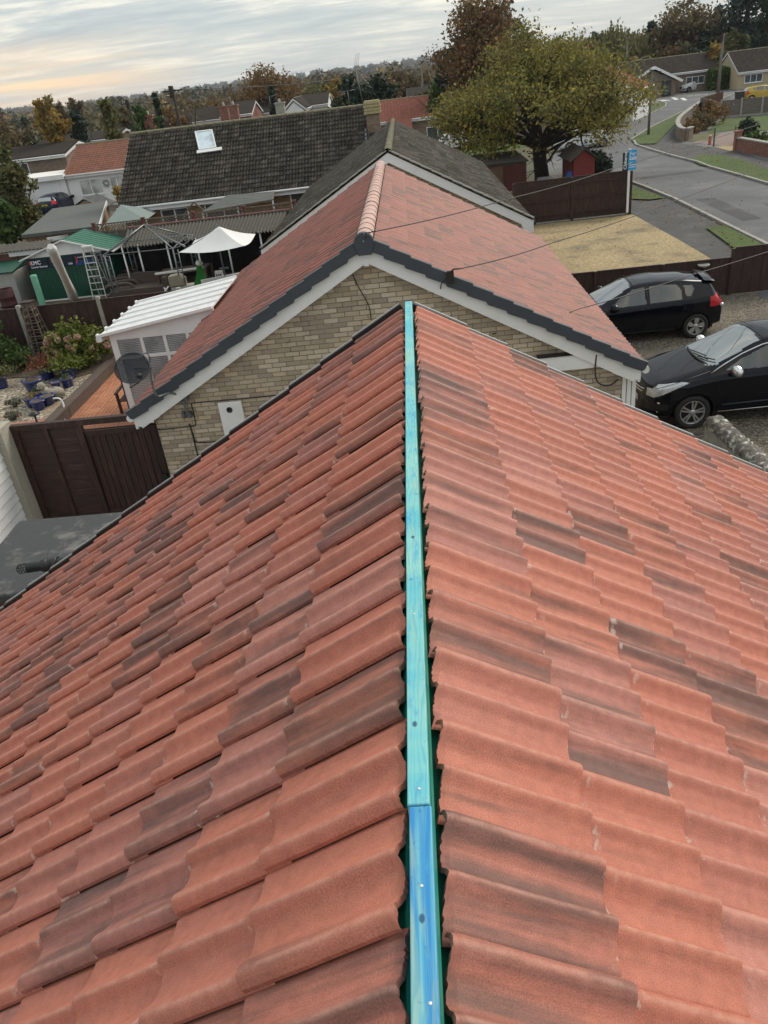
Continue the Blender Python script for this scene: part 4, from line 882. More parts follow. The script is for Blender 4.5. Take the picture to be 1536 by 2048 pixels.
def car(name, label, paintm, loc, rz, S, detail=2, group=None):
    """local frame: nose at x=0 pointing -X, tail at x=L, near side y=-W/2"""
    global LOCAL
    LOCAL = True
    t = thing(name, label, 'car', loc, rz, group)
    L, Wd = S['L'], S['W']; nx = 40*detail+20; ny = 10
    xs = np.linspace(.14, L-.10, nx); zt = sint(S['top'], xs, 3+detail); zb = sint(S['belt'], xs, 4); w = sint(S['plan'], xs, 4)*Wd/2; wr = sint(S['rail'], xs, 4)*Wd/2; zs = sint(S['sill'], xs, 2)
    drop = sint(S['drop'], xs, 4)
    segs = [4, 5*detail, 4*detail, 3*detail, 9*detail, 3, 4*detail]
    def ring(i):
        zm = zs[i]+(zb[i]-zs[i])*.55; top = zt[i]; k = [(w[i]*.80, zs[i]), (w[i]*.965, zs[i]+.07), (w[i], zm), (w[i]*.985, zb[i]-.10), (w[i]*.95, zb[i]), (wr[i], max(zb[i]+.004, top-drop[i])), (wr[i]*.86, max(zb[i]+.006, top-drop[i]*.32)), (0, top)]
        out = []
        for s_, n_ in enumerate(segs):
            (y0, z0), (y1, z1) = k[s_], k[s_+1]
            for q in range(n_):
                u = q/n_
                if s_ == 6: out.append((y0+(y1-y0)*u, z0+(z1-z0)*(1-(1-u)**2)))
                elif s_ == 4: out.append((y0+(y1-y0)*u, z0+(z1-z0)*u + 0)) 
                else: out.append((y0+(y1-y0)*u, z0+(z1-z0)*u))
        out.append(k[-1]); A = np.array(out)
        for _ in range(2):
            B = A.copy(); B[1:-1] = (A[:-2]+2*A[1:-1]+A[2:])/4; A = B
        return A
    R = [ring(i) for i in range(nx)]; m = len(R[0])
    wheels = [(S['wx1'], S['wr']), (S['wx2'], S['wr'])]; ar = S['wr']*1.14
    verts = []; idx = {}
    for i in range(nx):
        for sgn in (-1, 1):
            for j in range(m):
                y, z = R[i][j]; idx[(i, sgn, j)] = len(verts); verts.append([xs[i], sgn*y, z])
    faces = []
    for i in range(nx-1):
        for sgn in (-1, 1):
            for j in range(m-1):
                q = (idx[(i,sgn,j)], idx[(i+1,sgn,j)], idx[(i+1,sgn,j+1)], idx[(i,sgn,j+1)]); faces.append((q if sgn < 0 else q[::-1], 'side'))
    # nose and tail: the end ring drawn out into a rounded face
    for end in (0, 1):
        i = 0 if end == 0 else nx-1; sg = -1 if end == 0 else 1; base = {}; nc = 10
        dep = S['nose'] if end == 0 else S['tail']
        for sgn in (-1, 1):
            for c in range(nc+1):
                u = 1-c/nc
                for j in range(m):
                    y, z = R[i][j]
                    if c == 0: base[(sgn,c,j)] = idx[(i,sgn,j)]; continue
                    d = interp(dep, z)*(1-u**3.2); base[(sgn,c,j)] = len(verts); verts.append([xs[i]+sg*d, sgn*y*u, z])
            for c in range(nc):
                for j in range(m-1):
                    q = (base[(sgn,c,j)], base[(sgn,c,j+1)], base[(sgn,c+1,j+1)], base[(sgn,c+1,j)]); fl = (sgn < 0) == (end == 1)
                    faces.append((q[::-1] if fl else q, 'nose' if end == 0 else 'tail'))
    VA = np.array(verts)
    # wheel arches: drop what lies inside, pull the rim onto the circle
    keep = []
    for q, reg in faces:
        c = VA[list(q)].mean(0); bad = False
        if reg == 'side' and abs(c[1]) > Wd*.5*.72 and c[2] < S['wr']+ar:
            for wx, wr_ in wheels:
                if (c[0]-wx)**2+(c[2]-wr_)**2 < ar**2: bad = True
        if not bad: keep.append((q, reg))
    used = set(v for q, _ in keep for v in q)
    for vi in used:
        v = VA[vi]
        if abs(v[1]) > Wd*.5*.70:
            for wx, wr_ in wheels:
                r = sqrt((v[0]-wx)**2+(v[2]-wr_)**2)
                if r < ar*1.0: v[0] = wx+(v[0]-wx)*ar/r; v[2] = wr_+(v[2]-wr_)*ar/r
    # regions by projection
    groups = {}
    for q, reg in keep:
        c = VA[list(q)].mean(0); P_ = VA[list(q)]; n_ = np.cross(P_[1]-P_[0], P_[3]-P_[0]); ln = np.linalg.norm(n_)
        if ln > 0: n_ = n_/ln
        key = 'body'
        for nm, view, poly in S['regions']:
            if view == 'side' and reg == 'side' and abs(c[1]) > .30*Wd and abs(n_[1]) > .35:
                if inpoly(c[0], c[2], poly): key = (nm, 0 if c[1] < 0 else 1); break
            if view == 'top' and n_[2] > .12 and inpoly(c[0], abs(c[1]), poly): key = (nm, 0); break
            if view == 'headl' and abs(c[1]) > .50 and inpoly(c[0]+.10*(1-abs(c[1])/.92), c[2], poly): key = (nm, 0 if c[1] < 0 else 1); break
            if view == 'top_pair' and inpoly(c[0], abs(c[1]), poly) and c[2] > .5: key = (nm, 0 if c[1] < 0 else 1); break
            if view == 'front' and reg == 'nose' and inpoly(abs(c[1]), c[2], poly): key = (nm, 0); break
            if view == 'front_pair' and (reg == 'nose' or c[0] < .42) and inpoly(abs(c[1]), c[2], poly): key = (nm, 0 if c[1] < 0 else 1); break
            if view == 'rear' and (reg == 'tail' or c[0] > L-.75) and n_[0] > .15 and inpoly(abs(c[1]), c[2], poly): key = (nm, 0); break
            if view == 'rear_pair' and (reg == 'tail' or c[0] > L-.42) and inpoly(abs(c[1]), c[2], poly): key = (nm, 0 if c[1] < 0 else 1); break
        groups.setdefault(key, []).append(q)
    mats = {'windscreen': 'carglass', 'rear_window': 'carglass', 'side_window': 'carside', 'quarter_window': 'carside', 'headlight': 'headlight', 'tail_light': 'taillight', 'grille': 'black', 'lower_trim': 'black', 'reflector': 'headlight'}
    for key, qs in groups.items():
        nm = key if key == 'body' else key[0]; ids = sorted(set(v for q in qs for v in q)); mp = {v: k for k, v in enumerate(ids)}
        mb = MB(); P_ = VA[ids]
        mb.add(P_, [tuple(mp[v] for v in q) for q in qs], True)
        mb.build(nm, paintm if nm == 'body' else M[mats[nm]], t)
    def side_y(x, z):
        i = int(round((min(max(x, xs[0]), xs[-1])-xs[0])/(xs[-1]-xs[0])*(nx-1))); A = R[i]
        for j in range(m-1):
            if A[j][1] <= z <= A[j+1][1]:
                f = (z-A[j][1])/max(1e-6, A[j+1][1]-A[j][1]); return A[j][0]+(A[j+1][0]-A[j][0])*f
        return A[-8][0]
    # inner void and underside so that nothing shows through
    mb = MB(); mb.box(.25, L-.25, -Wd/2+.24, Wd/2-.24, .20, .78); mb.build('underbody', M['black'], t)
    def line(nm, pts, r, mat, both=True, off=.002):
        for sgn in ((-1, 1) if both else (-1,)):
            mb = MB(); mb.tube([V(x, sgn*(side_y(x, z)+off), z) for x, z in pts], r, 4); mb.build(nm, M[mat], t)
    for nm, pts, r, mat in S.get('lines', []): line(nm, pts, r, mat)
    for (x, z) in S.get('handles', []):
        for sgn in (-1, 1):
            mb = MB(); y = side_y(x, z); mb.tube([V(x-.10, sgn*y, z), V(x-.07, sgn*(y+.035), z+.004), V(x+.07, sgn*(y+.035), z+.004), V(x+.10, sgn*y, z)], .013, 6); mb.build('door_handle', paintm, t)
    # mirrors
    mx, mz = S['mirror']
    for sgn in (-1, 1):
        y = side_y(mx, mz); mb = MB(); c = V(mx-.02, sgn*(y+.13), mz+.04); mb.blob(c, (.10, .15, .11), 3, 12, 8, amp=.06); mb.bar(V(mx, sgn*y, mz-.02), c+V(0,0,-.04), .05, .04); mb.build('mirror', M['chrome'] if S.get('chrome_mirror') else paintm, t)
    for nm, fn in S.get('extra', []): fn(t, nm)
    # wheels
    for k, (wx, wr_) in enumerate(wheels):
        for sgn in (-1, 1):
            w_ = thing.__wrapped__(t) if False else None
            yc = sgn*(Wd/2-.115); MR = Matrix.Rotation(-sgn*-pi/2, 3, 'X') if sgn < 0 else Matrix.Rotation(-pi/2, 3, 'X')
            MR = Matrix.Rotation(pi/2, 3, 'X') if sgn < 0 else Matrix.Rotation(-pi/2, 3, 'X')
            c = V(wx, yc, wr_)
            mb = MB(); rr_ = S['rim']; mb.lathe(c, [(rr_*.98, -.10), (wr_*.93, -.105), (wr_, -.07), (wr_, .07), (wr_*.93, .105), (rr_*1.03, .10), (rr_, .085)], 36, MR); o = mb.build('wheel', M['rubber'], t)
            mb = MB(); mb.lathe(c, [(rr_*1.01, .088), (rr_*.97, .092), (rr_*.93, .08), (rr_*.90, .03)], 36, MR)
            ns = S['spokes']; 
            for q in range(ns):
                a = 2*pi*q/ns+.2; dv = V(cos(a), sin(a), 0); pv = V(-sin(a), cos(a), 0); w0, w1 = S['spw']
                if S.get('split'):
                    for off in (-.034, .034):
                        a0 = c+MR @ (dv*.05+pv*off*.35+V(0,0,.075)); a1 = c+MR @ (dv*rr_*.95+pv*off*1.15+V(0,0,.084)); mb.bar(a0, a1, .030, .02, MR @ V(0,0,1))
                else:
                    P = [c+MR @ (dv*.045-pv*w0+V(0,0,.08)), c+MR @ (dv*.045+pv*w0+V(0,0,.08)), c+MR @ (dv*rr_*.62+pv*w1+V(0,0,.094)), c+MR @ (dv*rr_*.95+pv*w1*.8+V(0,0,.086)), c+MR @ (dv*rr_*.95-pv*w1*.8+V(0,0,.086)), c+MR @ (dv*rr_*.62-pv*w1+V(0,0,.094))]
                    mb.prism(P, (0,0,0), MR @ V(0,0,-.02))
            mb.lathe(c, [(.062, .07), (.055, .098), (.03, .104), (0, .105)], 14, MR); mb.build('rim', M['rim'], o)
            mb = MB(); mb.lathe(c, [(rr_*.96, .02), (0, .02)], 24, MR); mb.build('brake', M['black'], o)
    for wx, wr_ in wheels:      # dark arch liners
        mb = MB(); P = []; n_ = 14
        for y in (-Wd/2+.04, -Wd/2+.30, Wd/2-.30, Wd/2-.04):
            for k in range(n_+1):
                a = pi*k/n_*1.2-.1*pi; P.append((wx+ar*1.015*cos(a), y, wr_+ar*1.015*sin(a)))
        mb.add(P, [(j*(n_+1)+k, j*(n_+1)+k+1, (j+1)*(n_+1)+k+1, (j+1)*(n_+1)+k) for j in (0,2) for k in range(n_)], True); mb.build('arch_liner', M['black'], t)
    LOCAL = False
    return t
hatch = dict(L=4.24, W=1.79, top=[(0,.62),(.12,.70),(.35,.82),(1.05,.98),(1.85,1.40),(2.1,1.455),(2.6,1.475),(3.3,1.44),(3.85,1.36),(4.02,1.15),(4.14,.96),(4.24,.80)],
    belt=[(0,.60),(.3,.72),(.9,.86),(1.3,.91),(3.0,.99),(3.9,1.04),(4.1,.92),(4.24,.75)],
    plan=[(0,.74),(.12,.84),(.35,.94),(.8,1),(3.4,1),(3.9,.95),(4.12,.86),(4.24,.76)],
    rail=[(0,.60),(.2,.75),(1.0,.84),(1.6,.74),(2.2,.67),(3.4,.66),(3.9,.64),(4.24,.62)],
    drop=[(0,.03),(1.0,.035),(1.7,.10),(2.3,.09),(3.6,.09),(4.0,.06),(4.24,.05)],
    sill=[(0,.24),(.5,.20),(3.7,.22),(4.24,.30)], wx1=.86, wx2=3.51, wr=.315, rim=.215, spokes=5, spw=(.028,.058),
    nose=[(.2,.06),(.3,.14),(.55,.14),(.7,.06),(.9,.0)], tail=[(.2,.04),(.35,.10),(.62,.10),(.8,.07),(1.0,.05),(1.4,.03)],
    regions=[('windscreen','top',[(1.12,-.1),(1.12,.60),(1.22,.66),(1.90,.54),(1.94,-.1)]), ('rear_window','rear',[(-.1,1.02),(.56,1.02),(.50,1.28),(-.1,1.30)]),
      ('side_window','side',[(1.42,.955),(1.60,1.13),(1.95,1.325),(2.24,1.36),(2.26,.985)]), ('side_window','side',[(2.36,.99),(2.35,1.365),(3.02,1.355),(3.12,1.24),(3.14,1.03)]),
      ('quarter_window','side',[(3.24,1.08),(3.20,1.31),(3.40,1.31),(3.45,1.22),(3.36,1.09)]),
      ('tail_light','rear_pair',[(.60,.78),(.60,1.02),(.95,1.04),(.95,.78)]), ('tail_light','side',[(3.98,.80),(3.90,.96),(3.97,1.07),(4.3,1.05),(4.3,.80)]),
      ('headlight','front_pair',[(.45,.60),(.45,.70),(.95,.80),(.95,.64)]), ('grille','front',[(-.1,.30),(.5,.30),(.55,.42),(-.1,.42)])],
    lines=[('door_seam',[(2.30,1.36),(2.30,.9),(2.28,.42),(2.24,.30)],.006,'black'), ('door_seam',[(3.13,1.37),(3.20,1.15),(3.24,.98),(3.20,.8),(3.02,.55),(3.0,.34)],.006,'black'), ('door_seam',[(1.32,.92),(1.30,.7),(1.34,.34)],.006,'black'),
      ('sill_line',[(1.35,.30),(2.2,.29),(3.0,.30)],.012,'black')],
    handles=[(2.10,.86),(3.02,.90)], mirror=(1.48,.94))
mpv = dict(L=4.37, W=1.84, top=[(0,.70),(.12,.86),(.3,.95),(.95,1.12),(1.15,1.18),(2.05,1.58),(2.35,1.635),(3.2,1.63),(3.9,1.56),(4.12,1.30),(4.3,1.05),(4.37,.9)],
    belt=[(0,.66),(.25,.84),(.8,.98),(1.3,1.06),(3.0,1.10),(3.9,1.14),(4.2,1.02),(4.37,.85)],
    plan=[(0,.72),(.12,.84),(.32,.93),(.75,1),(3.6,1),(4.0,.95),(4.37,.82)],
    rail=[(0,.60),(.2,.72),(1.0,.82),(1.7,.75),(2.4,.68),(3.6,.67),(4.37,.62)],
    drop=[(0,.04),(1.0,.05),(1.8,.11),(2.4,.10),(3.8,.10),(4.37,.05)],
    sill=[(0,.26),(.5,.24),(3.8,.26),(4.37,.34)], wx1=.87, wx2=3.48, wr=.345, rim=.24, spokes=5, spw=(.028,.05), split=True,
    nose=[(.2,.02),(.3,.14),(.55,.15),(.75,.10),(.95,.02)], tail=[(.2,.04),(.4,.10),(.7,.10),(1.0,.06),(1.4,.03)],
    regions=[('windscreen','top',[(1.14,-.1),(1.16,.58),(1.30,.68),(2.12,.545),(2.18,-.1)]), ('rear_window','rear',[(-.1,1.1),(.58,1.1),(.5,1.42),(-.1,1.44)]),
      ('side_window','side',[(1.45,1.12),(1.78,1.30),(2.2,1.47),(2.46,1.50),(2.48,1.13)]), ('side_window','side',[(2.56,1.14),(2.55,1.51),(3.3,1.49),(3.42,1.35),(3.4,1.17)]), ('quarter_window','side',[(3.5,1.19),(3.48,1.46),(3.74,1.42),(3.85,1.24)]),
      ('headlight','headl',[(.05,.66),(.02,.74),(.30,.90),(.66,.965),(.78,.965),(.50,.84),(.20,.70)]) ,
      ('grille','front',[(-.1,.40),(.30,.40),(.44,.62),(.42,.82),(-.1,.84)]), ('lower_trim','front_pair',[(.50,.40),(.86,.42),(.86,.56),(.54,.58)]),
      ('tail_light','rear_pair',[(.6,.85),(.6,1.15),(.95,1.2),(.95,.85)])],
    lines=[('door_seam',[(1.33,1.05),(1.30,.8),(1.36,.36)],.006,'black'), ('door_seam',[(2.52,1.5),(2.52,1.0),(2.46,.36)],.006,'black'), ('window_trim',[(1.18,1.085),(1.45,1.215),(1.78,1.365),(2.15,1.50),(2.5,1.545),(3.0,1.55)],.013,'chrome'),
      ('sill_trim',[(1.36,.31),(2.4,.305),(3.0,.31)],.016,'chrome'), ('door_moulding',[(1.42,.46),(2.42,.47)],.011,'slate')],
    handles=[(2.34,.99),(3.25,1.02)], mirror=(1.62,1.10), chrome_mirror=True)
def mpv_front(t, nm):
    for z_, hw in ((.74,.40),(.68,.41)):
        mb = MB(); mb.tube([V(.005-.012+.10*(abs(y)/.45)**3, y, z_) for y in np.linspace(-hw, hw, 13)], .012, 6); mb.build('grille_bar', M['chrome'], t)
    mb = MB(); pts = [V(.0+.10*(abs(y)/.45)**3, y, z_) for y, z_ in ((-.44,.80),(-.40,.56),(-.28,.42),(0,.40),(.28,.42),(.40,.56),(.44,.80))]; mb.tube(pts, .012, 6); mb.build('grille_frame', M['chrome'], t)
    mb = MB(); mb.bar(V(-.02,-.26,.52), V(-.02,.26,.52), .012, .11); mb.build('number_plate', M['alu'], t)
    for s_ in (-1, 1):
        mb = MB(); mb.tube([V(.24,s_*.84,.58), V(.10,s_*.66,.585), V(.06,s_*.56,.57), V(.05,s_*.53,.50), V(.08,s_*.58,.40), V(.22,s_*.80,.385)], .011, 6); mb.build('fog_lamp_trim', M['chrome'], t)
    mb = MB(); mb.blob(V(.045,0,.885), (.02,.045,.05), 1, 8, 6); mb.build('bonnet_emblem', M['chrome'], t)
    mb = MB(); mb.tube(smooth_path([V(1.20,-.58,1.16), V(1.14,-.3,1.185), V(1.12,0,1.19), V(1.14,.3,1.185), V(1.20,.58,1.16)]), .028, 6); mb.build('scuttle', M['black'], t)
    mb = MB(); mb.tube([V(1.15,.30,1.205), V(1.20,-.02,1.24), V(1.25,-.32,1.265)], .012, 5); mb.tube([V(1.16,-.12,1.205), V(1.22,-.36,1.245), V(1.31,-.60,1.275)], .012, 5); mb.build('wiper', M['black'], t)
    mb = MB(); mb.tube(smooth_path([V(.20,-.76,.86), V(.13,-.5,.895), V(.11,-.25,.905), V(.105,0,.91), V(.11,.25,.905), V(.13,.5,.895), V(.20,.76,.86)]), .006, 4); mb.tube([V(.20,-.76,.86), V(.6,-.80,.965), V(1.18,-.77,1.115)], .006, 4); mb.tube([V(.20,.76,.86), V(.6,.80,.965), V(1.18,.77,1.115)], .006, 4); mb.build('bonnet_seam', M['black'], t)
    mb = MB(); mb.tube([V(2.20,-.60,1.60), V(2.21,-.3,1.63), V(2.215,0,1.64), V(2.21,.3,1.63), V(2.20,.60,1.60)], .006, 4); mb.build('roof_seam', M['black'], t)
mpv['extra'] = [('front', mpv_front)]
def hatch_extra(t, nm):
    mb = MB(); mb.tube([V(1.96,-.56,1.42), V(1.97,0,1.452), V(1.96,.56,1.42)], .006, 4); mb.build('roof_seam', M['black'], t)
    mb = MB(); mb.prism([V(3.60,-.02,1.40), V(3.70,-.02,1.40), V(3.73,-.004,1.47), V(3.70,-.004,1.475)], (0,0,0), (0,.035,0)); mb.build('aerial', M['black'], t)
    mb = MB(); P = []
    for y in np.linspace(-.58, .58, 11): q = .05*abs(y/.58)**3; P += [V(3.70,y,1.437-q), V(3.86,y,1.415-q), V(3.97,y,1.385-q), V(3.965,y,1.355-q), V(3.84,y,1.34-q)]
    mb.add(P, [(i*5+j, i*5+j+1, i*5+6+j, i*5+5+j) for i in range(10) for j in range(4)], True); mb.build('spoiler', M['p_black'], t)
    mb = MB(); mb.bar(V(4.23,-.26,.78), V(4.23,.26,.78), .02, .11); mb.build('number_plate', M['numberplate_y'], t)
    for s_ in (-1,1):
        y = .86; mb = MB(); mb.blob(V(4.12,s_*.80,.80), (.05,.06,.05), 2, 8, 6); mb.build('reversing_light', M['headlight'], t)
hatch['extra'] = [('rear', hatch_extra)]
wk = at(1391, 650, z=.32); kx = wk.x-3.51; ky = wk.y+.90-.03
car('parked_car', 'small black hatchback with silver wheels and roof spoiler, parked beside the fence', M['p_black'], (kx, ky, 0), radians(-1.5), hatch, 3)
wk = at(1384, 826, z=.345); rz_ = radians(1.0)
car('parked_car', 'black people carrier with chrome mirror and grille, nose to the stone wall', M['p_black'], (wk.x-.87, wk.y+.92-.03, 0), rz_, mpv, 3)
# ================================================================== LEAF PLANTS AND TREES
def leafmat(name, cols, rough=.75, trans=.25):
    m, g = newmat(name); a = g.n('ShaderNodeAttribute', attribute_name='lc'); r, gg_, b = g.sep(a.outputs['Color'])
    c = g.ramp(r, [(i/max(1, len(cols)-1), k) for i, k in enumerate(cols)]); v = g.mr(gg_, 0, 1, .72, 1.3, 'LINEAR'); c = g.mix(1.0, c, g.comb(v, v, v), 'MULTIPLY')
    p = g.n('ShaderNodeBsdfPrincipled', {'Base Color': c, 'Roughness': rough, 'Specular IOR Level': .3}); t = g.n('ShaderNodeBsdfTranslucent', {'Color': c})
    mx = g.n('ShaderNodeMixShader', {0: trans, 1: p.outputs[0], 2: t.outputs[0]}); g.n('ShaderNodeOutputMaterial', {'Surface': mx.outputs[0]}); return m
LM = {
 'oak': leafmat('yellow_green_leaves', [(0.115,0.122,0.040), (0.185,0.180,0.055), (0.28,0.245,0.065), (0.52,0.38,0.07)], trans=.35),
 'rust': leafmat('rust_leaves', [(0.12,0.085,0.042), (0.19,0.115,0.052), (0.26,0.15,0.065), (0.16,0.13,0.05)]),
 'brown': leafmat('brown_leaves', [(0.105,0.088,0.050), (0.15,0.118,0.064), (0.19,0.14,0.07)]),
 'gold': leafmat('gold_leaves', [(0.26,0.18,0.045), (0.38,0.24,0.05), (0.19,0.16,0.055), (0.32,0.18,0.04)]),
 'olive': leafmat('olive_leaves', [(0.085,0.095,0.036), (0.13,0.13,0.05), (0.17,0.155,0.06)]),
 'dark': leafmat('dark_evergreen', [(0.020,0.038,0.023), (0.032,0.054,0.030), (0.048,0.070,0.038)], trans=.08),
 'blue': leafmat('blue_evergreen', [(0.026,0.048,0.038), (0.042,0.066,0.052), (0.06,0.082,0.062)], trans=.08),
 'green': leafmat('green_leaves', [(0.042,0.075,0.022), (0.070,0.115,0.030), (0.10,0.15,0.04)]),
 'willow': leafmat('willow_leaves', [(0.13,0.13,0.055), (0.18,0.175,0.075), (0.23,0.21,0.09)]),
 'red': leafmat('red_leaves', [(0.17,0.065,0.045), (0.24,0.09,0.06), (0.28,0.13,0.07)]),
 'flower': leafmat('dried_flower', [(0.48,0.30,0.24), (0.60,0.45,0.35), (0.42,0.24,0.18), (0.60,0.52,0.34)]),
 'hyd': leafmat('hydrangea_leaves', [(0.075,0.105,0.022), (0.14,0.175,0.032), (0.21,0.23,0.05)]),
}
M['bark'] = plain('bark', (0.085,0.070,0.055), .95, var=.4, scale=5, bump=.9, stretch=(3,3,.7)); M['bark_d'] = plain('dark_bark', (0.045,0.038,0.032), .95, var=.4, scale=5, bump=.8)
def leafmesh(name, C, sizes, mat, parent, seed=0, tone=None, aspect=.6, droop=None, kind=None):
    """C: (n,3) leaf positions -> one mesh of small leaf faces"""
    rs = np.random.RandomState(seed); n = len(C); a = rs.normal(size=(n,3)); a /= np.linalg.norm(a, axis=1)[:,None]
    if droop is not None: a = a*.25+np.array([0,0,-1.0]); a /= np.linalg.norm(a, axis=1)[:,None]
    b = rs.normal(size=(n,3)); b -= a*(a*b).sum(1)[:,None]; b /= np.linalg.norm(b, axis=1)[:,None]
    s = (sizes*(.6+.8*rs.rand(n)))[:,None]
    P = np.stack([C-a*s, C+b*s*aspect-a*s*.1, C+a*s, C-b*s*aspect-a*s*.1], 1).reshape(-1, 3)
    me = bpy.data.meshes.new(name); me.vertices.add(4*n); me.vertices.foreach_set('co', P.ravel()); me.loops.add(4*n); me.loops.foreach_set('vertex_index', np.arange(4*n, dtype=np.int32))
    me.polygons.add(n); me.polygons.foreach_set('loop_start', np.arange(0, 4*n, 4, dtype=np.int32)); me.polygons.foreach_set('loop_total', np.full(n, 4, np.int32)); me.update(calc_edges=True)
    tone = rs.rand(n) if tone is None else np.clip(tone+rs.normal(0, .12, n), 0, 1)
    col = np.stack([tone, rs.rand(n), np.zeros(n), np.ones(n)], 1); at_ = me.attributes.new('lc', 'FLOAT_COLOR', 'POINT'); at_.data.foreach_set('color', np.repeat(col, 4, 0).ravel())
    me.materials.append(mat); o = bpy.data.objects.new(name, me); COL.objects.link(o)
    if parent is not None: attach(o, parent)
    return o
def tree(label, base, h, rad, mat, kind='round', leaves=4000, ls=.16, seed=1, trunk=None, bark='bark', cz=None, group=None, name='tree', dens=1.0, flat=1.0, clump=None, spread=None, limbs=True):
    """base (x,y,z); h = height of the top; rad = crown radius. kinds: round, cone, willow, sparse, column"""
    rs = np.random.RandomState(seed); rr = random.Random(seed); base = Vector(base); t = thing(name, label, 'tree', base, 0, group)
    cz = cz if cz is not None else (h*.58 if kind != 'cone' else h*.5); vr = h-cz; nc = clump or int(40+leaves/90)
    cs = []
    while len(cs) < nc:
        p = rs.normal(size=3); p /= np.linalg.norm(p); r = rs.rand()**.45
        if kind == 'round':
            q = np.array([p[0]*rad*r, p[1]*rad*r, p[2]*vr*r*flat])
            wob = 1+.22*sin(3*atan2(p[1], p[0])+seed)+.15*sin(5*p[2]+seed*2.1)
            q *= np.array([wob, wob, 1]); q[2] += cz
            if q[2] < h*.16: continue
        elif kind == 'cone':
            z = rs.rand()**.8; q = np.array([p[0]*rad*(1-z)*1.0, p[1]*rad*(1-z)*1.0, h*(.06+.92*z)]); q[:2] *= (.75+.4*sin(z*40+seed))
        elif kind == 'column':
            z = rs.rand(); q = np.array([p[0]*rad*sin(pi*min(.97, z*.8+.2))*r, p[1]*rad*sin(pi*min(.97, z*.8+.2))*r, h*(.05+.93*z)])
        elif kind == 'willow':
            q = np.array([p[0]*rad*r, p[1]*rad*r, abs(p[2])*vr*r+cz*.9])
        elif kind == 'hedge':
            q = np.array([(rs.rand()-.5)*2*rad, (rs.rand()-.5)*1.2, rs.rand()*h])
        cs.append(q)
    cs = np.array(cs); per = max(1, int(leaves/nc)); cl = clump and 1 or 1
    sg = spread or (rad*.16 if kind not in ('cone', 'column') else rad*.16)
    C = np.repeat(cs, per, 0)+rs.normal(size=(nc*per, 3))*sg*np.array([1, 1, .8])
    if kind == 'willow': C[:, 2] -= rs.rand(len(C))**1.2*cz*.85*np.clip(np.hypot(C[:,0], C[:,1])/rad, .3, 1)
    tone = np.repeat(rs.rand(nc), per)
    C[:, 2] = np.maximum(C[:, 2], .1)
    C += np.array(base)
    leafmesh('crown', C, np.full(len(C), ls), LM[mat], t, seed+5, tone*.75+.1, droop=True if kind == 'willow' else None)
    # trunk and limbs
    tr_ = trunk or h*.028+.06; mb = MB(); b = MB
    fork = V(base.x+rr.uniform(-.2,.2), base.y, base.z+(h*.26 if kind == 'round' else h*.85)); 
    mb.tube([base+V(0,0,-.1), base+V(0,0,h*.08), base.lerp(fork, .6)+V(rr.uniform(-.1,.1)*tr_*3,0,0), fork], [tr_*1.5, tr_*1.1, tr_*.95, tr_*.8 if kind == 'round' else tr_*.2], 9)
    if limbs and kind in ('round', 'willow'):
        if kind == 'willow': fork = V(base.x, base.y, base.z+cz*.7)
        far = sorted(range(nc), key=lambda i: rr.random())[:min(nc, 16 if leaves < 6000 else 34)]
        for i in far:
            e = Vector(cs[i])+base; md = fork.lerp(e, .45)+V(rr.uniform(-.1,.1), rr.uniform(-.1,.1), .06)*rad
            mb.tube(smooth_path([fork-V(0,0,tr_), md, e], 3), [tr_*.55, tr_*.45, tr_*.36, tr_*.28, tr_*.2, tr_*.13, tr_*.07], 5)
            for _ in range(3):
                j = rr.randrange(nc); e2 = Vector(cs[j])+base
                if (e2-e).length < rad*.7: mb.tube([md, (md+e2)/2+V(0,0,.03*rad), e2], [tr_*.26, tr_*.16, tr_*.05], 4)
    mb.build('trunk', M[bark], t)
    return t
# ================================================================== THE BACK YARD (middle left)
def gz(px, py, z=0): p = at(px, py, z=z); return V(p.x, p.y, z)
M['green_sheet'] = plain('green_painted_steel', (0.006,0.066,0.040), .45, var=.1, scale=3, bump=.05, dirt=(.02,.09,.06), dscale=1.5)
M['green_roof'] = plain('green_steel_roof', (0.03,0.145,0.09), .55, var=.12, scale=3, dirt=(.06,.16,.11), dscale=1.2)
M['sign_navy'] = plain('navy_sign_board', (0.006,0.013,0.035), .5, var=.05, bump=0)
M['sign_blue'] = plain('blue_sign_band', (0.01,0.05,0.20), .5, var=.05, bump=0)
M['sign_cyan'] = plain('cyan_sign_board', (0.03,0.36,0.72), .5, var=.04, bump=0)
M['ltr_white'] = plain('white_lettering', (0.85,0.86,0.88), .5, var=.02, bump=0)
M['ltr_red'] = plain('red_lettering', (0.65,0.04,0.04), .5, var=.02, bump=0)
def letters(text, mat, parent, loc, size, rot=(pi/2,0,0), bold=.0, align='LEFT', ext=.003):
    cu = bpy.data.curves.new('lettering', 'FONT'); cu.body = text; cu.size = size; cu.extrude = ext; cu.offset = bold; cu.align_x = align; cu.space_line = .9
    cu.materials.append(M[mat]); tmp = bpy.data.objects.new('lettering', cu); me = bpy.data.meshes.new_from_object(tmp); bpy.data.objects.remove(tmp); o = bpy.data.objects.new('lettering', me); COL.objects.link(o); o.location = loc; o.rotation_euler = rot
    o.parent = parent; o.matrix_parent_inverse = wm(parent).inverted(); return o
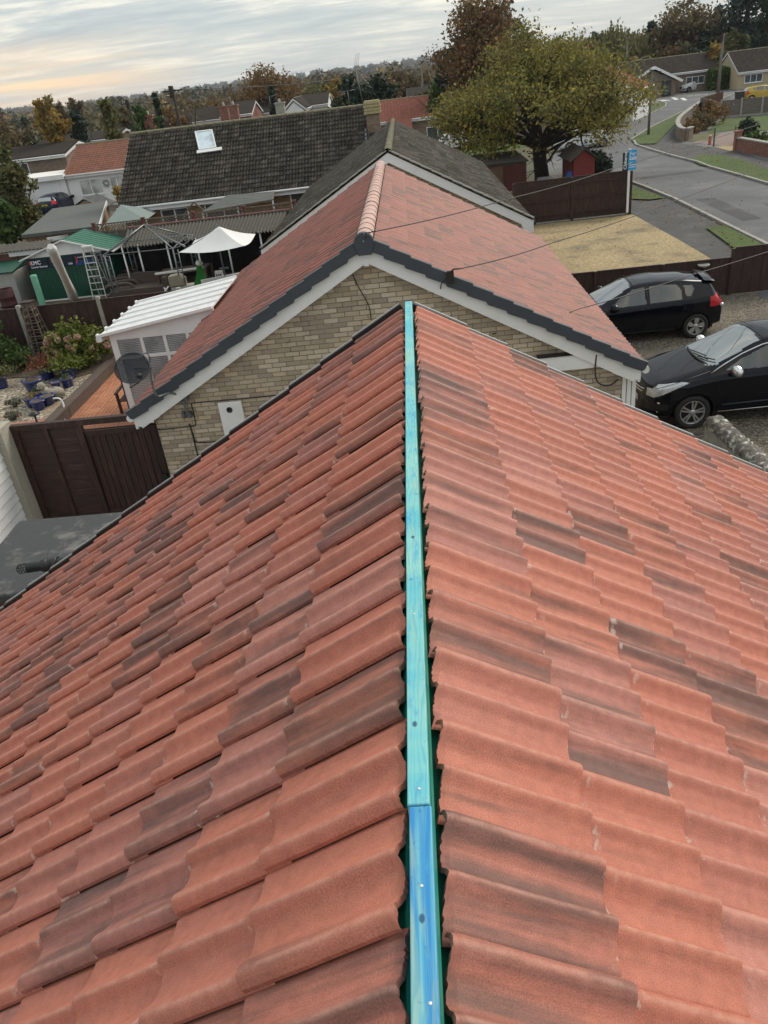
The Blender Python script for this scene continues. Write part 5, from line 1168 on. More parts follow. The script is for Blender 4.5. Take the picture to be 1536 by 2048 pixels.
# green steel shed with signs
sx0 = gz(85,602).x; sx1 = -12.30; sy0 = 31.9; sy1 = 34.2
shed = thing('garden_shed', 'green steel garden shed with white gable front and navy sign boards', 'shed', ((sx0+sx1)/2, 33, 0))
xm = (sx0+sx1)/2; he, hr_ = 1.78, 2.32
mb = MB(); nn = 46; P = []
for i in range(nn):
    a0 = sx0+(sx1-sx0)*i/nn; a1 = sx0+(sx1-sx0)*(i+1)/nn; o_ = .014 if i % 2 else 0
    mb.prism([V(a0,sy0+o_,.04), V(a1,sy0+o_,.04), V(a1,sy0+o_,he), V(a0,sy0+o_,he)], (0,0,0), (0,.02,0))
for i in range(30):
    a0 = sy0+.02+(sy1-sy0-.02)*i/30; a1 = sy0+.02+(sy1-sy0-.02)*(i+1)/30; o_ = .014 if i % 2 else 0
    mb.prism([V(sx1-o_,a0,.04), V(sx1-o_,a1,.04), V(sx1-o_,a1,he), V(sx1-o_,a0,he)], (0,0,0), (-.02,0,0))
mb.box(sx0, sx0+.02, sy0+.021, sy1, .04, he); mb.build('wall', M['green_sheet'], shed)
mb = MB(); ov = .22
for s_, xe in ((-1, sx0-ov), (1, sx1+ov)):
    mb.prism([V(xm,sy0-.18,hr_), V(xe,sy0-.18,he+.0-.06), V(xe,sy1+.1,he-.06), V(xm,sy1+.1,hr_)], (0,0,0), (0,0,.025))
    for k in range(8): yy = sy0-.1+k*.32; mb.bar(V(xm,yy,hr_+.03), V(xe,yy,he-.03), .025, .02)
mb.build('roof', M['green_roof'], shed)
mb = MB(); mb.prism([V(sx0-.1,0,he-.02), V(sx1+.1,0,he-.02), V(xm,0,hr_-.02)], (0,sy0-.012,0), (0,sy0-.002,0))
for xe in (sx0-ov, sx1+ov): mb.bar(V(xm,sy0-.2,hr_+.02), V(xe,sy0-.2,he-.05), .04, .05)
mb.bar(V(sx0-.05,sy0-.02,.03), V(sx1+.05,sy0-.02,.03), .04, .05); mb.build('gable_panel', M['white'], shed)
mb = MB(); mb.bar(V(sx1+ov,sy0-.2,he-.06), V(sx1+ov,sy1+.1,he-.06), .05, .05); mb.build('edge_trim', M['white'], shed)
def signboard(x0, x1, z0, z1, label, parts, band=False):
    yb = sy0-.035; t = thing('sign', label, 'sign', ((x0+x1)/2, yb, z0)); mb = MB(); mb.box(x0, x1, yb-.012, yb+.02, z0, z1); mb.build('board', M['sign_navy'], t)
    if band: mb = MB(); mb.box(x0, x1, yb-.016, yb-.0125, z0, z0+(z1-z0)*.42); mb.build('band', M['sign_blue'], t)
    for txt, mt, dx_, dz_, sz, bo in parts: letters(txt, mt, t, (x0+dx_, yb-.019, z0+dz_), sz, bold=bo)
    return t
w_ = (sx1-sx0); zs0, zs1 = he-.46, he-.06
signboard(sx0+.02, sx0+.86, zs0, zs1, 'navy sign lettered KMC Courier Services at the left of the green shed', [('K', 'ltr_red', .05, .20, .20, .006), ('KMC', 'ltr_white', .10, .19, .21, .006), ('Courier Services', 'ltr_white', .10, .06, .10, .002)])
signboard(sx0+.94, sx0+1.92, zs0, zs1, 'navy sign on the green shed half hidden by the white parasol cover', [('K', 'ltr_red', .06, .20, .20, .006), ('C', 'ltr_white', .12, .05, .14, .002), ('ces', 'ltr_white', .74, .06, .14, .002)])
signboard(sx0+1.96, sx0+2.86, zs0, zs1, 'navy and blue sign with a red arrow between parasol cover and ladder', [(')', 'ltr_red', .06, .14, .26, .01), ('Ford Transit Customs', 'ltr_white', .17, .27, .075, .001)], band=True)
signboard(sx0+2.94, sx1-.03, zs0, zs1, 'small navy sign behind the top of the step ladder', [('KMC', 'ltr_white', .14, .20, .14, .003)])
# furled parasol in its white cover, leaning
M['canvas_w'] = plain('dirty_white_canvas', (0.78,0.77,0.74), .85, var=.08, scale=3, bump=.4, dirt=(.5,.49,.42), dscale=1.5, damt=.35)
M['canvas'] = plain('white_canvas', (0.80,0.80,0.79), .8, var=.04, scale=3, bump=.3)
fp = thing('parasol', 'tall furled parasol in a dirty white cover in front of the shed', 'parasol', gz(148,603)); A = gz(150,603); B = at(103,500, z=2.75)
mb = MB(); dd = (B-A); pts = [A+V(0,0,.12)+dd*t for t in (0,.08,.2,.4,.6,.8,.95,1.0)]
mb.tube([A+V(0,0,.0)]+pts, [.10,.17,.20,.18,.15,.15,.17,.18,.10], 10); mb.build('cover', M['canvas_w'], fp)
mb = MB(); mb.tube([V(A.x,A.y,0), V(A.x,A.y,.14)], .03, 6); mb.build('pole', M['metal'], fp)
# teal post, barrel, plastic cupboard
t = thing('post', 'pale green round topped post in front of the green shed', 'post', gz(88,617)); A = gz(88,617); mb = MB(); mb.lathe(A, [(.13,0),(.13,1.28),(.12,1.33),(.0,1.34)], 14); mb.build('post', plain('pale_teal', (.16,.42,.30), .7, dirt=(.28,.45,.35)), t)
t = thing('oil_drum', 'rusty dark red oil drum beside the grey plastic cupboard', 'barrel', gz(22,622)); A = gz(24,624); mb = MB(); mb.lathe(A, [(.0,.02),(.30,.02),(.31,0),(.31,.3),(.322,.31),(.31,.32),(.31,.6),(.322,.61),(.31,.62),(.31,.92),(.29,.93),(.28,.90),(.27,.3),(0,.3)], 22); mb.build('drum', plain('rusty_drum', (.06,.018,.018), .8, var=.4, scale=6, bump=.5), t)
t = thing('storage_cupboard', 'pale grey plastic garden cupboard with dark green lid', 'cupboard', gz(40,600)); x0, x1, y0, y1 = -18.6, -16.5, 31.9, 33.3
mb = MB(); mb.box(x0, x1, y0, y1, 0, 1.3); mb.build('body', plain('grey_plastic', (.36,.35,.33), .6), t, bevel=.03)
mb = MB(); mb.box((x0+x1)/2-.012, (x0+x1)/2+.012, y0-.012, y0-.001, .1, 1.28); mb.build('door_gap', M['black'], t)
mb = MB(); mb.prism([V(x0-.05,y0-.08,1.3), V(x1+.05,y0-.08,1.3), V(x1+.05,y1,1.5), V(x0-.05,y1,1.5)], (0,0,0), (0,0,.05)); mb.build('lid', M['green_sheet'], t)
# ladders
def ladder(name, label, A, B, w, n, mat, side, rung='flat', back=None):
    t = thing(name, label, 'ladder', (A.x, A.y, 0)); s_ = Vector(side).normalized(); up = (B-A).normalized()
    mb = MB()
    for q in (-1, 1): mb.bar(A+s_*q*w/2, B+s_*q*w/2*.75, .05, .03, s_)
    mb.build('rail', M[mat], t); mb = MB()
    for i in range(n):
        c = A.lerp(B, (i+.6)/n); k = 1-.25*(i+.6)/n; mb.bar(c-s_*w/2*k, c+s_*w/2*k, .09 if rung == 'flat' else .03, .025)
    mb.build('rungs', M[mat], t)
    if back is not None:
        mb = MB()
        for q in (-1, 1): mb.bar(A+back+s_*q*w/2, B+s_*q*w/2*.7, .03, .025, s_)
        for i in range(4): c = (A+back).lerp(B, (i+.7)/4.5); mb.bar(c-s_*w/2*.8, c+s_*w/2*.8, .02, .02)
        mb.bar(B-s_*.2, B+s_*.2, .22, .06); mb.build('back_frame', M[mat], t)
    return t
A = gz(198,602); A.y = sy0-.75; ladder('step_ladder', 'white step ladder standing open in front of the green shed', A+V(0,0,0), V(A.x-.05,A.y+.30,2.05), .55, 8, 'alu', (1,0,0), back=V(.05,.62,0))
A = gz(219,596); A.y = sy0-.7; ladder('step_ladder', 'grey aluminium step ladder against the right corner of the green shed', A+V(.0,0,0), V(A.x-.1,A.y+.28,1.8), .45, 6, 'metal', (1,0,0), rung='r', back=V(.1,.6,0))
A = gz(257,566,0); ladder('ladder', 'long grey ladder leaning on the corrugated shelter beside the shed', A, V(A.x-.15,A.y+.2,2.15), .4, 8, 'metal', (1,0,0), rung='r')
A = gz(273,560,0); ladder('ladder', 'grey ladder leaning under the shelter roof behind the brown panel', A, V(A.x-.1,A.y+.3,2.2), .42, 8, 'metal', (1,0,0), rung='r')
# corrugated shelter with posts, trellis above its far edge
lt = thing('shelter', 'long open shelter with grey corrugated roof and white posts', 'shelter', (-9,33,0))
x0, x1 = at(245,495,z=2.0).x-.1, at(552,455,z=2.0).x; yf_, yb_ = 30.75, 34.2; xb0, xb1 = -12.35, -5.2; zf_, zb2 = 2.0, 2.34
M['asb'] = plain('mossy_corrugated_sheet', (0.085,0.08,0.07), .95, var=.4, scale=9, bump=.7, dirt=(.07,.075,.045), dscale=4, damt=.8)
mb = MB(); n_ = 46; P = []
yfr, ybk = 32.15, 34.15
for j, (yy, z_, a0, a1) in enumerate(((yfr-.9, 1.88, -11.5, -5.2), (ybk, 2.17, -12.1, -5.2))):
    for i in range(n_*4+1): u = i/(n_*4); P.append((a0+(a1-a0)*u, yy+.05*sin(u*31)*(j == 0), z_+.045*sin(2*pi*u*n_)))
mb.add(P, [(i, i+1, n_*4+2+i, n_*4+1+i) for i in range(n_*4)], True); mb.build('roof', M['asb'], lt)
for i, px in enumerate((247, 277, 333, 395, 455, 520)):
    mb = MB(); b = at(px, (508,500,490,498,488,470)[i], Y=31.4); mb.tube([V(b.x,31.4,0), V(b.x,31.4,1.9)], .035, 8); mb.build('post', M['white'], lt)
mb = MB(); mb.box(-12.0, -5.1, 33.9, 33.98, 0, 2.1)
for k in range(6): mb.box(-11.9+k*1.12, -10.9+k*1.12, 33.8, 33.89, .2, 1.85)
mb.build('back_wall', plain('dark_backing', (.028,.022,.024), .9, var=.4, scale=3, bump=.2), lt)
mb = MB(); mb.bar(V(-12.1,ybk-.02,2.23), V(-5.1,ybk-.02,2.23), .12, .04); mb.build('ridge_flashing', plain('faded_red_flashing', (.27,.13,.12), .9, var=.3, scale=6, dirt=(.3,.26,.24)), lt)
tl_ = thing('trellis_fence', 'old diamond trellis fence with red post tops above the corrugated shelter', 'fence', (-9.3,35.7,0))
yt = 34.35; za, zb3 = 2.14, 2.44; M['tre'] = plain('trellis_wood', (.15,.115,.085), .9, var=.3, scale=8, dirt=(.26,.22,.18))
mb = MB(); xa_, xb_ = -13.6, -4.9
for s_ in (-1, 1):
    x = xa_-.5
    while x < xb_+.5:
        p, q = V(x,yt+.01*s_,za), V(x+s_*(zb3-za),yt+.01*s_,zb3)
        if xa_-.05 < min(p.x,q.x) and max(p.x,q.x) < xb_+.05: mb.bar(p, q, .02, .018, (0,1,0))
        x += .13
mb.bar(V(xa_,yt,zb3), V(xb_,yt,zb3), .05, .05); mb.bar(V(xa_,yt,za), V(xb_,yt,za), .05, .05); mb.build('trellis', M['tre'], tl_)
for i in range(5):
    x = xa_+(xb_-xa_)*i/4; mb = MB(); mb.box(x-.06, x+.06, yt-.06, yt+.06, 0, 2.49); mb.obox((x,yt,2.51), .16, .16, .05); mb.build('post', plain('red_brown_post', (.16,.055,.045), .9, var=.3, scale=5) if i == 0 else bpy.data.materials['red_brown_post'], tl_)
mb = MB(); mb.box(xa_, xb_, yt+.03, yt+.06, 0, 2.10); mb.build('panel', M['wood_grey'], tl_)
# weathered panels at the back left, brick stub and pale boards
board_fence('fence', 'weathered grey lap fence behind the green shed', (-19.5,34.6), (-12.6,35.4), 1.86, M['wood_grey'], 4, post='wood_grey', pw=.1, ph=.0, base=.02)
t = thing('shed', 'old wooden shed with reddish boards and corrugated edge at the left of the yard', 'shed', (-18,35,0))
mb = MB()
for i in range(8): mb.box(-20.6, -16.9, 33.55+.006*(i%2), 33.60+.006*(i%2), .75+i*.13, .874+i*.13)
mb.build('boards', plain('reddish_boards', (.15,.07,.055), .9, var=.3, scale=2, bump=.4, stretch=(.5,1,8)), t)
mb = MB(); mb.box(-20.6, -15.4, 33.62, 34.4, 0, 1.7); mb.build('wall', plain('tan_board', (.23,.19,.13), .9, var=.2, scale=2), t)
mb = MB()
for i in range(5): mb.box(-16.85+i*.2, -16.66+i*.2, 33.56, 33.61, .02, 1.62)
mb.build('door', M['wood_grey'], t)
mb = MB(); mb.bar(V(-17.2,33.5,1.76), V(-15.3,33.5,1.76), .1, .17); mb.build('fascia', M['canvas_w'], t)
mb = MB(); P = []
for j, (yy, z_) in enumerate(((33.35,1.9),(34.5,2.05))):
    for i in range(201): P.append((-20.7+5.2*i/200, yy, z_+.02*sin(i*.95)))
mb.add(P, [(i,i+1,202+i,201+i) for i in range(200)], True); mb.build('roof', M['asb'], t)
# metal gazebo frame without its cover
gzb = thing('gazebo_frame', 'bare grey metal gazebo frame in front of the corrugated shelter', 'gazebo', (-10.4,31.5,0))
ap = at(285,465,z=2.62); cs_ = [at(208,510,z=2.0), at(345,497,z=2.0), at(372,485,z=2.0)+V(1.2,1.6,0), at(262,478,z=2.0)+V(0,1.5,0)]
cs_[2] = V(cs_[1].x-.1, cs_[1].y+2.6, 2.0); cs_[3] = V(cs_[0].x+.0, cs_[0].y+2.6, 2.0); ap = V((cs_[0].x+cs_[1].x)/2, cs_[0].y+1.3, 2.72)
for i in range(4):
    mb = MB(); mb.tube([cs_[i], ap], .030, 6); mb.build('rafter', M['metal'], gzb)
    mb = MB(); mb.tube([cs_[i], cs_[(i+1)%4]], .018, 6); mb.build('rail', M['metal'], gzb)
    mb = MB(); mb.tube([V(cs_[i].x,cs_[i].y,0), cs_[i]], .028, 6); mb.tube([V(cs_[i].x+.18,cs_[i].y,0), cs_[i]+V(.18,0,-.05)], .02, 6)
    for k in range(6): mb.tube([V(cs_[i].x,cs_[i].y,.3+k*.3), V(cs_[i].x+.18,cs_[i].y,.3+k*.3)], .012, 4)
    mb.build('corner_post', M['metal'], gzb)
mb = MB(); mb.tube([at(370,493,z=2.15), at(318,468,z=2.3)], .035, 6); mb.tube([at(335,468,z=2.3), at(385,470,z=2.3)], .02, 6); mb.tube(smooth_path([at(347,497,z=2.0), at(372,486,z=2.1), at(385,470,z=2.35)]), .016, 6); o = mb.build('loose_poles', M['metal']); tag(o, 'loose grey gazebo poles lying between the frame and white parasol', 'poles')
# big white parasol
pr = thing('parasol', 'large open square white parasol over the patio table', 'parasol', (-7.3,30.9,0))
top = at(438,457,z=2.55); c4 = [at(357,505,z=2.02), at(487,492,z=2.02), at(511,468,z=2.02)]; c4.append(c4[0]+c4[2]-c4[1]); 
tr2 = [top.lerp(V(c.x,c.y,top.z), .13)+V(0,0,-.03) for c in c4]
P = []; F = []
for i in range(4):
    a, b = c4[i], c4[(i+1)%4]; ta, tb = tr2[i], tr2[(i+1)%4]; n_ = 8; o0 = len(P)
    for j in range(7):
        u = j/6
        for k in range(n_+1):
            w = k/n_; lo = a.lerp(b, w); hi = ta.lerp(tb, w); sag = -.10*sin(pi*w)*u-.05*sin(pi*u); P.append(hi.lerp(lo, u)+V(0,0,sag*1.0))
    F += [(o0+j*(n_+1)+k, o0+(j+1)*(n_+1)+k, o0+(j+1)*(n_+1)+k+1, o0+j*(n_+1)+k+1) for j in range(6) for k in range(n_)]
mb = MB(); mb.add(P, F, True); mb.build('canopy', M['canvas'], pr)
mb = MB(); mb.add([top+V(0,0,.07)]+[t_.lerp(V(top.x,top.y,t_.z), -.25)+V(0,0,-.02) for t_ in tr2], [(0,1,2),(0,2,3),(0,3,4),(0,4,1)]); mb.build('vent', M['canvas'], pr)
mb = MB(); cc = (c4[0]+c4[2])/2; mb.tube([V(cc.x,cc.y,0), V(cc.x,cc.y,2.5)], .03, 8); mb.build('pole', M['metal'], pr)
mb = MB()
for c in c4: mb.tube([V(cc.x,cc.y,2.45), c+V(0,0,-.01)], .014, 4)
mb.build('ribs', M['metal'], pr)
# table, low white wall, crates and oddments
t = thing('patio_table', 'rough wooden table with white rail by the parasol', 'table', gz(350,560)); a, b, c_ = at(310,548,z=.9), at(405,535,z=.9), at(395,555,z=.9)
mb = MB(); mb.bar(a, b, .09, .06); mb.build('rail', M['canvas_w'], t)
mb = MB(); mb.prism([a+V(0,.1,-.12), b+V(0,.1,-.12), b+V(0,1.2,-.12), a+V(0,1.2,-.12)], (0,0,0), (0,0,.05)); mb.build('top', M['wood_grey'], t)
for q in (a, b, a+V(0,1.1,0), b+V(0,1.1,0)):
    mb = MB(); mb.bar(V(q.x+.05,q.y+.12,0), V(q.x+.05,q.y+.12,.8), .09, .09, (1,0,0)); mb.build('leg', M['wood_brown'], t)
t = thing('garden_wall', 'low white rendered wall under the parasol beside the green seat', 'wall', (-7,30,0)); a, b = at(402,560,z=.85), at(520,535,z=.85)
mb = MB(); mb.bar(V(a.x,a.y,.42), V(b.x+.6,b.y,.42), .14, .85); mb.build('wall', M['render'], t)
t = thing('plastic_box', 'beige plastic box with white pipe fittings beside the table', 'box', gz(352,575)); c = at(355,562,z=.8)
mb = MB(); mb.prism([c+V(-.28,-.2,-.15), c+V(.30,-.2,-.15), c+V(.30,-.2,.08), c+V(.12,-.2,.26), c+V(-.28,-.2,.22)], (0,0,0), (0,.42,0)); mb.build('body', plain('beige_plastic', (.30,.28,.20), .6), t, bevel=.02)
mb = MB(); mb.box(c.x-.25, c.x+.7, c.y-.2, c.y+.3, 0, .62); mb.build('cabinet', plain('cream_cabinet', (.5,.48,.42), .7), t)
mb = MB(); mb.tube([c+V(-.3,-.25,-.1), c+V(-.45,-.3,-.25), c+V(-.6,-.3,-.4)], .03, 6); mb.tube([c+V(-.5,-.2,-.15), c+V(-.35,-.35,-.35)], .025, 6); mb.build('pipe', M['white'], t)
t = thing('lounge_chair', 'bright green leaf shaped seat beside the white garden wall', 'seat', gz(395,572)); c = at(402,552,z=.9)
M['turf'] = plain('artificial_turf', (.03,.20,.03), .9, var=.4, scale=30, bump=.8)
mb = MB(); mb.prism([c+V(-.55,0,-.55), c+V(.12,0,-.5), c+V(.16,0,.0), c+V(.05,0,.42), c+V(-.05,0,.44), c+V(-.12,0,.1), c+V(-.3,0,-.25)], (0,-.12,0), (0,.12,0)); mb.build('back', M['turf'], t)
mb = MB(); mb.blob(c+V(.03,0,.46), (.14,.16,.1), 3); mb.build('headrest', M['canvas_w'], t)
t = thing('electrical_box', 'white electrical box on the low white garden wall', 'box', at(437,552,z=.5)); c = at(440,545,z=.9); mb = MB(); mb.box(c.x-.14, c.x+.14, c.y-.25, c.y-.1, .55, 1.0); mb.build('body', M['white'], t)
mb = MB()
for k in range(3): mb.box(c.x-.1+k*.075, c.x-.055+k*.075, c.y-.26, c.y-.251, .75, .9)
mb.build('sockets', M['black'], t)
t = thing('lamp_post', 'short dark garden post with flat top by the parasol', 'lamp', at(452,555,z=.3)); c = at(452,540,z=.9); mb = MB(); mb.tube([V(c.x,c.y-.3,0), V(c.x,c.y-.3,1.0)], .03, 6); mb.build('pole', M['black'], t); mb = MB(); mb.obox((c.x,c.y-.3,1.02), .34, .2, .05); mb.build('top', M['slate'], t)
# brown corner sofa and chairs
M['rattan'] = plain('brown_rattan', (.085,.062,.050), .8, var=.3, scale=40, bump=.8)
t = thing('corner_sofa', 'brown woven corner sofa at the end of the yard behind the fence', 'sofa', (-10.5,29.8,0))
mb = MB(); mb.obox((-10.9,30.6,.25), 2.2, .85, .5); mb.build('seat', M['rattan'], t, bevel=.04)
mb = MB(); mb.prism([V(-12.0,31.0,.3), V(-11.2,31.0,.95), V(-9.9,31.0,.85), V(-9.9,31.0,.3)], (0,0,0), (0,.15,0)); mb.prism([V(-9.9,30.2,.3), V(-9.9,30.2,.8), V(-9.9,31.1,.8), V(-9.9,31.1,.3)], (0,0,0), (.15,0,0)); mb.build('backrest', M['rattan'], t)
for k in range(3):
    c = gz(232,602-13*k, .0)+V(.45,.0,0); tt = thing('armchair', 'brown woven armchair, %s of the three behind the dark fence' % ('nearest the fence', 'middle one', 'nearest the sofa')[k], 'armchair', (c.x, c.y, 0), 0, 'woven armchairs behind the fence')
    mb = MB(); mb.obox((c.x,c.y,.2), 1.1, .6, .4); mb.build('seat', M['rattan'], tt, bevel=.04)
    mb = MB(); P = smooth_path([V(c.x-.6,c.y-.28,.62), V(c.x,c.y-.28,.68), V(c.x+.4,c.y-.28,.64), V(c.x+.6,c.y-.28,.35)]); mb.tube(P, .07, 8); P2_ = [p_+V(0,.56,0) for p_ in P]; mb.tube(P2_, .07, 8); mb.build('armrest', M['rattan'], tt)
t = thing('panel', 'plain brown upright board under the shelter beside the sofa', 'board', gz(290,560)); c = gz(290,552,0); mb = MB(); mb.obox((c.x,c.y,.55), .75, .05, 1.1); mb.build('board', plain('brown_board', (.13,.07,.065), .7), t)
# grey felted garage roof with brick wall and white board, in the next yard
t = thing('garage', 'low garage with green-grey felt roof behind the weathered fence', 'garage', (-16,40,0)); zg = 2.2
cn = gz(48,462,zg), gz(196,450,zg), gz(212,402,zg), gz(100,415,zg)
cn = [gz(42,470,zg), gz(196,452,zg), gz(212,402,zg)]; cn.append(gz(105,417,zg))
mb = MB(); mb.prism(cn, (0,0,-.14), (0,0,0)); mb.build('roof', M['felt_green'], t)
mb = MB(); cc = sum(cn, V(0,0,0))/4; mb.prism([c.lerp(cc, .05) for c in cn], (0,0,-2.2), (0,0,-.141)); mb.build('wall', M['brick_or'], t)
mb = MB(); mb.bar(cn[1]+V(.03,0,-.06), cn[2]+V(.03,0,-.06), .04, .16); a, b = gz(98,478,1.9), gz(150,468,1.9); mb.bar(a+V(0,-.2,0), b+V(0,-.2,0), .1, .16); mb.build('trim', M['white'], t)
t = thing('gable_porch', 'small grey gabled roof with tan boarded gable behind the felt garage', 'outbuilding', (-18,47,0)); a = at(172,404,z=2.55); 
g1, g2, g3 = at(140,420,z=2.15), at(208,402,z=2.15), V(0,0,0)
ap = at(168,401,Y=46.0); l_ = at(140,421,Y=46.0); r_ = at(196,412,Y=46.0); e_ = at(212,402,Y=47.5)
mb = MB(); mb.prism([l_, r_, ap], (0,0,0), (0,.05,0)); mb.build('gable', plain('tan_ply', (.36,.26,.15), .8), t)
mb = MB(); mb.prism([l_+V(-.3,-.1,-.1), ap+V(0,-.1,.06), ap+V(0,2.2,.06), l_+V(-.3,2.2,-.1)], (0,0,0), (0,0,.04)); mb.prism([r_+V(.35,-.1,-.15), ap+V(0,-.1,.06), ap+V(0,2.2,.06), r_+V(.35,2.2,-.15)], (0,0,0.002), (0,0,.04)); mb.build('roof', M['felt'], t)
mb = MB(); mb.box(l_.x+.1, r_.x-.1, 46.1, 48.0, 0, l_.z-.02); mb.build('wall', M['wood_grey'], t)
t = thing('canopy', 'pale grey-green fabric canopy with low pyramid roof beside the trellis', 'canopy', (-13,38.5,0)); z_ = 2.15; c4 = [gz(205,452,z_), gz(292,440,z_), gz(300,430,z_), gz(225,436,z_)]
cA, cB = gz(207,452,z_), gz(292,440,z_); cD = V(cA.x-.2,cA.y+3,z_); cC = V(cB.x-.2,cB.y+3,z_); tp = (cA+cC)/2+V(-.4,0,.62)
mb = MB(); mb.add([cA,cB,cC,cD,tp], [(0,1,4),(1,2,4),(2,3,4),(3,0,4)]); mb.build('cover', plain('grey_green_fabric', (.20,.25,.235), .8, var=.05, scale=2), t)
for q in (cA, cB, cC, cD): mb = MB(); mb.tube([V(q.x,q.y,0), q], .03, 6); mb.build('pole', M['metal'], t)
t = thing('arbour', 'small wooden A-frame with dark crossbar against the orange brick wall', 'arbour', (-9.2,37.6,0)); a, b, c = at(367,430,Y=37.6), at(388,404,Y=37.6), at(410,424,Y=37.6)
mb = MB(); mb.bar(a, b, .08, .07); mb.bar(b, c, .08, .07); mb.bar(V(a.x,37.6,0), a, .07, .07, (1,0,0)); mb.bar(V(c.x,37.6,0), c, .07, .07, (1,0,0)); mb.build('frame', M['tre'], t)
t = thing('lean_to', 'grey corrugated lean-to roof against the back of the long bungalow', 'lean-to', (-6.5,37.5,0)); q = [at(405,425,Y=36.6), at(545,400,Y=36.6), at(548,384,Y=38.3), at(455,392,Y=38.3)]
mb = MB(); mb.prism(q, (0,0,0), (0,0,.04)); mb.build('roof', M['felt_green'], t); mb = MB(); mb.bar(q[0], q[1], .06, .08); mb.bar(q[1], q[2], .06, .08); mb.build('edge', M['tre'], t)
for u in (0, .5, 1): p = q[0].lerp(q[1], u); mb = MB(); mb.bar(V(p.x,p.y,0), p, .06, .06, (1,0,0)); mb.build('post', M['white'], t)
# ================================================================== THE NEIGHBOUR'S GARDEN
sheet('patio', [(-9.25,11.6), (-4.4,11.6), (-4.4,22.7), (-9.25,22.7)], .016, M['paver'])
raised('planting_bed', [(-18,14.0), (-9.31,14.0), (-9.31,22.6), (-18,22.6)], 0.0, .22, M['gravel_pale'])
raised('paved_corner', [(-18,12.2), (-9.31,12.2), (-9.31,17.55), (-13,16.9), (-18,16.2)], 0.0, .235, M['paver_pink'])
raised('soil_border', [(-18,21.0), (-13.2,21.3), (-11.5,21.0), (-10.2,20.3), (-9.32,20.9), (-9.32,22.6), (-18,22.6)], .0, .245, M['soil'])
t = thing('sleeper_edging', 'dark timber sleeper edging between gravel bed and orange patio', 'edging', (-9.3,16,0))
mb = MB(); mb.box(-9.33, -9.06, 13.2, 18.0, 0, .31); mb.build('sleeper', M['sleeper'], t, bevel=.012); mb = MB(); mb.box(-9.33, -9.06, 18.01, 21.7, 0, .31); mb.build('sleeper', M['sleeper'], t, bevel=.012)
M['pot'] = plain('cobalt_glazed_pot', (.008,.022,.17), .22, var=.25, scale=5, bump=.1, coat=.6, dirt=(.03,.05,.16))
LM['sage'] = leafmat('grey_sage', [(0.16,0.165,0.12), (0.24,0.24,0.18), (0.20,0.17,0.13)])
def pot(px, py, r, h, label, plant=None, z=.23, ps=.25, pn=120, pl=.03):
    c = gz(px, py, z); t = thing('plant_pot', label, 'plant pot', c, 0, 'blue glazed pots on the gravel')
    mb = MB(); mb.lathe(c, [(0,.0),(r*.68,0),(r*.72,.02),(r*.92,h*.86),(r*1.02,h*.88),(r*1.04,h),(r*.92,h),(r*.88,h*.9),(0,h*.88)], 22); mb.build('pot', M['pot'], t)
    mb = MB(); mb.lathe(c+V(0,0,h*.9), [(r*.88,0),(0,.01)], 18); mb.build('soil', M['soil'], t)
    if plant:
        rs = np.random.RandomState(int(px)); q = rs.normal(size=(pn,3))*np.array([ps,ps,ps*.7])*.55; q[:,2] = np.abs(q[:,2])+.02; leafmesh('leaves', q+np.array(c)+np.array([0,0,h]), np.full(pn, pl), LM[plant], t, int(px))
    return t
pot(97,757,.24,.34,'wide blue pot of feathery red foliage','red',ps=.36,pn=900,pl=.035)
pot(141,756,.23,.30,'blue pot with a big yellow-green variegated plant','hyd',ps=.42,pn=700,pl=.05)
pot(137,772,.20,.24,'dark blue bowl in front of the variegated plant','green',ps=.12,pn=60)
pot(115,782,.13,.26,'small bright blue pot behind the stone dog','',)
pot(72,785,.27,.38,'tall cobalt pot left of the stone dog','brown',ps=.16,pn=90)
pot(80,803,.20,.26,'blue pot with low plant just in front of the tall cobalt pot','green',ps=.14,pn=90)
pot(98,808,.21,.24,'nearly black blue pot at the foot of the stone dog','')
pot(66,812,.19,.24,'blue pot with dry stems at the left of the front row','gold',ps=.14,pn=60)
pot(80,818,.19,.24,'round blue pot of pale gravel nearest the sleeper edging','')
pot(4,775,.24,.32,'blue pot with a grey leafed shrub at the left edge of the photo','olive',ps=.35,pn=500,pl=.04)
# stone dog
dg = thing('dog_statue', 'pale stone statue of a lying dog among the blue pots', 'statue', gz(106,800,.23)); c = gz(106,800,.23)
M['stone'] = plain('cast_stone', (.34,.31,.25), .9, var=.2, scale=9, bump=.4)
mb = MB(); mb.blob(c+V(.05,.05,.15), (.30,.17,.17), 2, 14, 9); mb.blob(c+V(-.13,-.0,.22), (.12,.12,.16), 5, 12, 8); mb.blob(c+V(-.17,-.03,.42), (.105,.105,.10), 7, 12, 8); mb.blob(c+V(-.24,-.07,.37), (.06,.045,.04), 8, 10, 6)
for s_ in (-1, 1): mb.tube([c+V(-.12,s_*.09,.06), c+V(-.28,s_*.09,.03)], .035, 8); mb.blob(c+V(-.14,s_*.085-.03,.38), (.03,.02,.06), 3, 8, 6)
mb.tube(smooth_path([c+V(.28,0,.06), c+V(.38,-.08,.04), c+V(.34,-.18,.03)]), .025, 6); mb.build('body', M['stone'], dg)
t = thing('hose', 'white hose curling over the sleeper edging onto the patio', 'hose', gz(128,820)); pts = [gz(107,797,.50), at(118,797,z=.52), at(126,806,z=.40), at(129,825,z=.2), at(128,850,z=.05), at(126,875,z=.03), at(124,910,z=.03)]
mb = MB(); mb.tube(smooth_path(pts), .022, 8); mb.build('hose', M['white'], t)
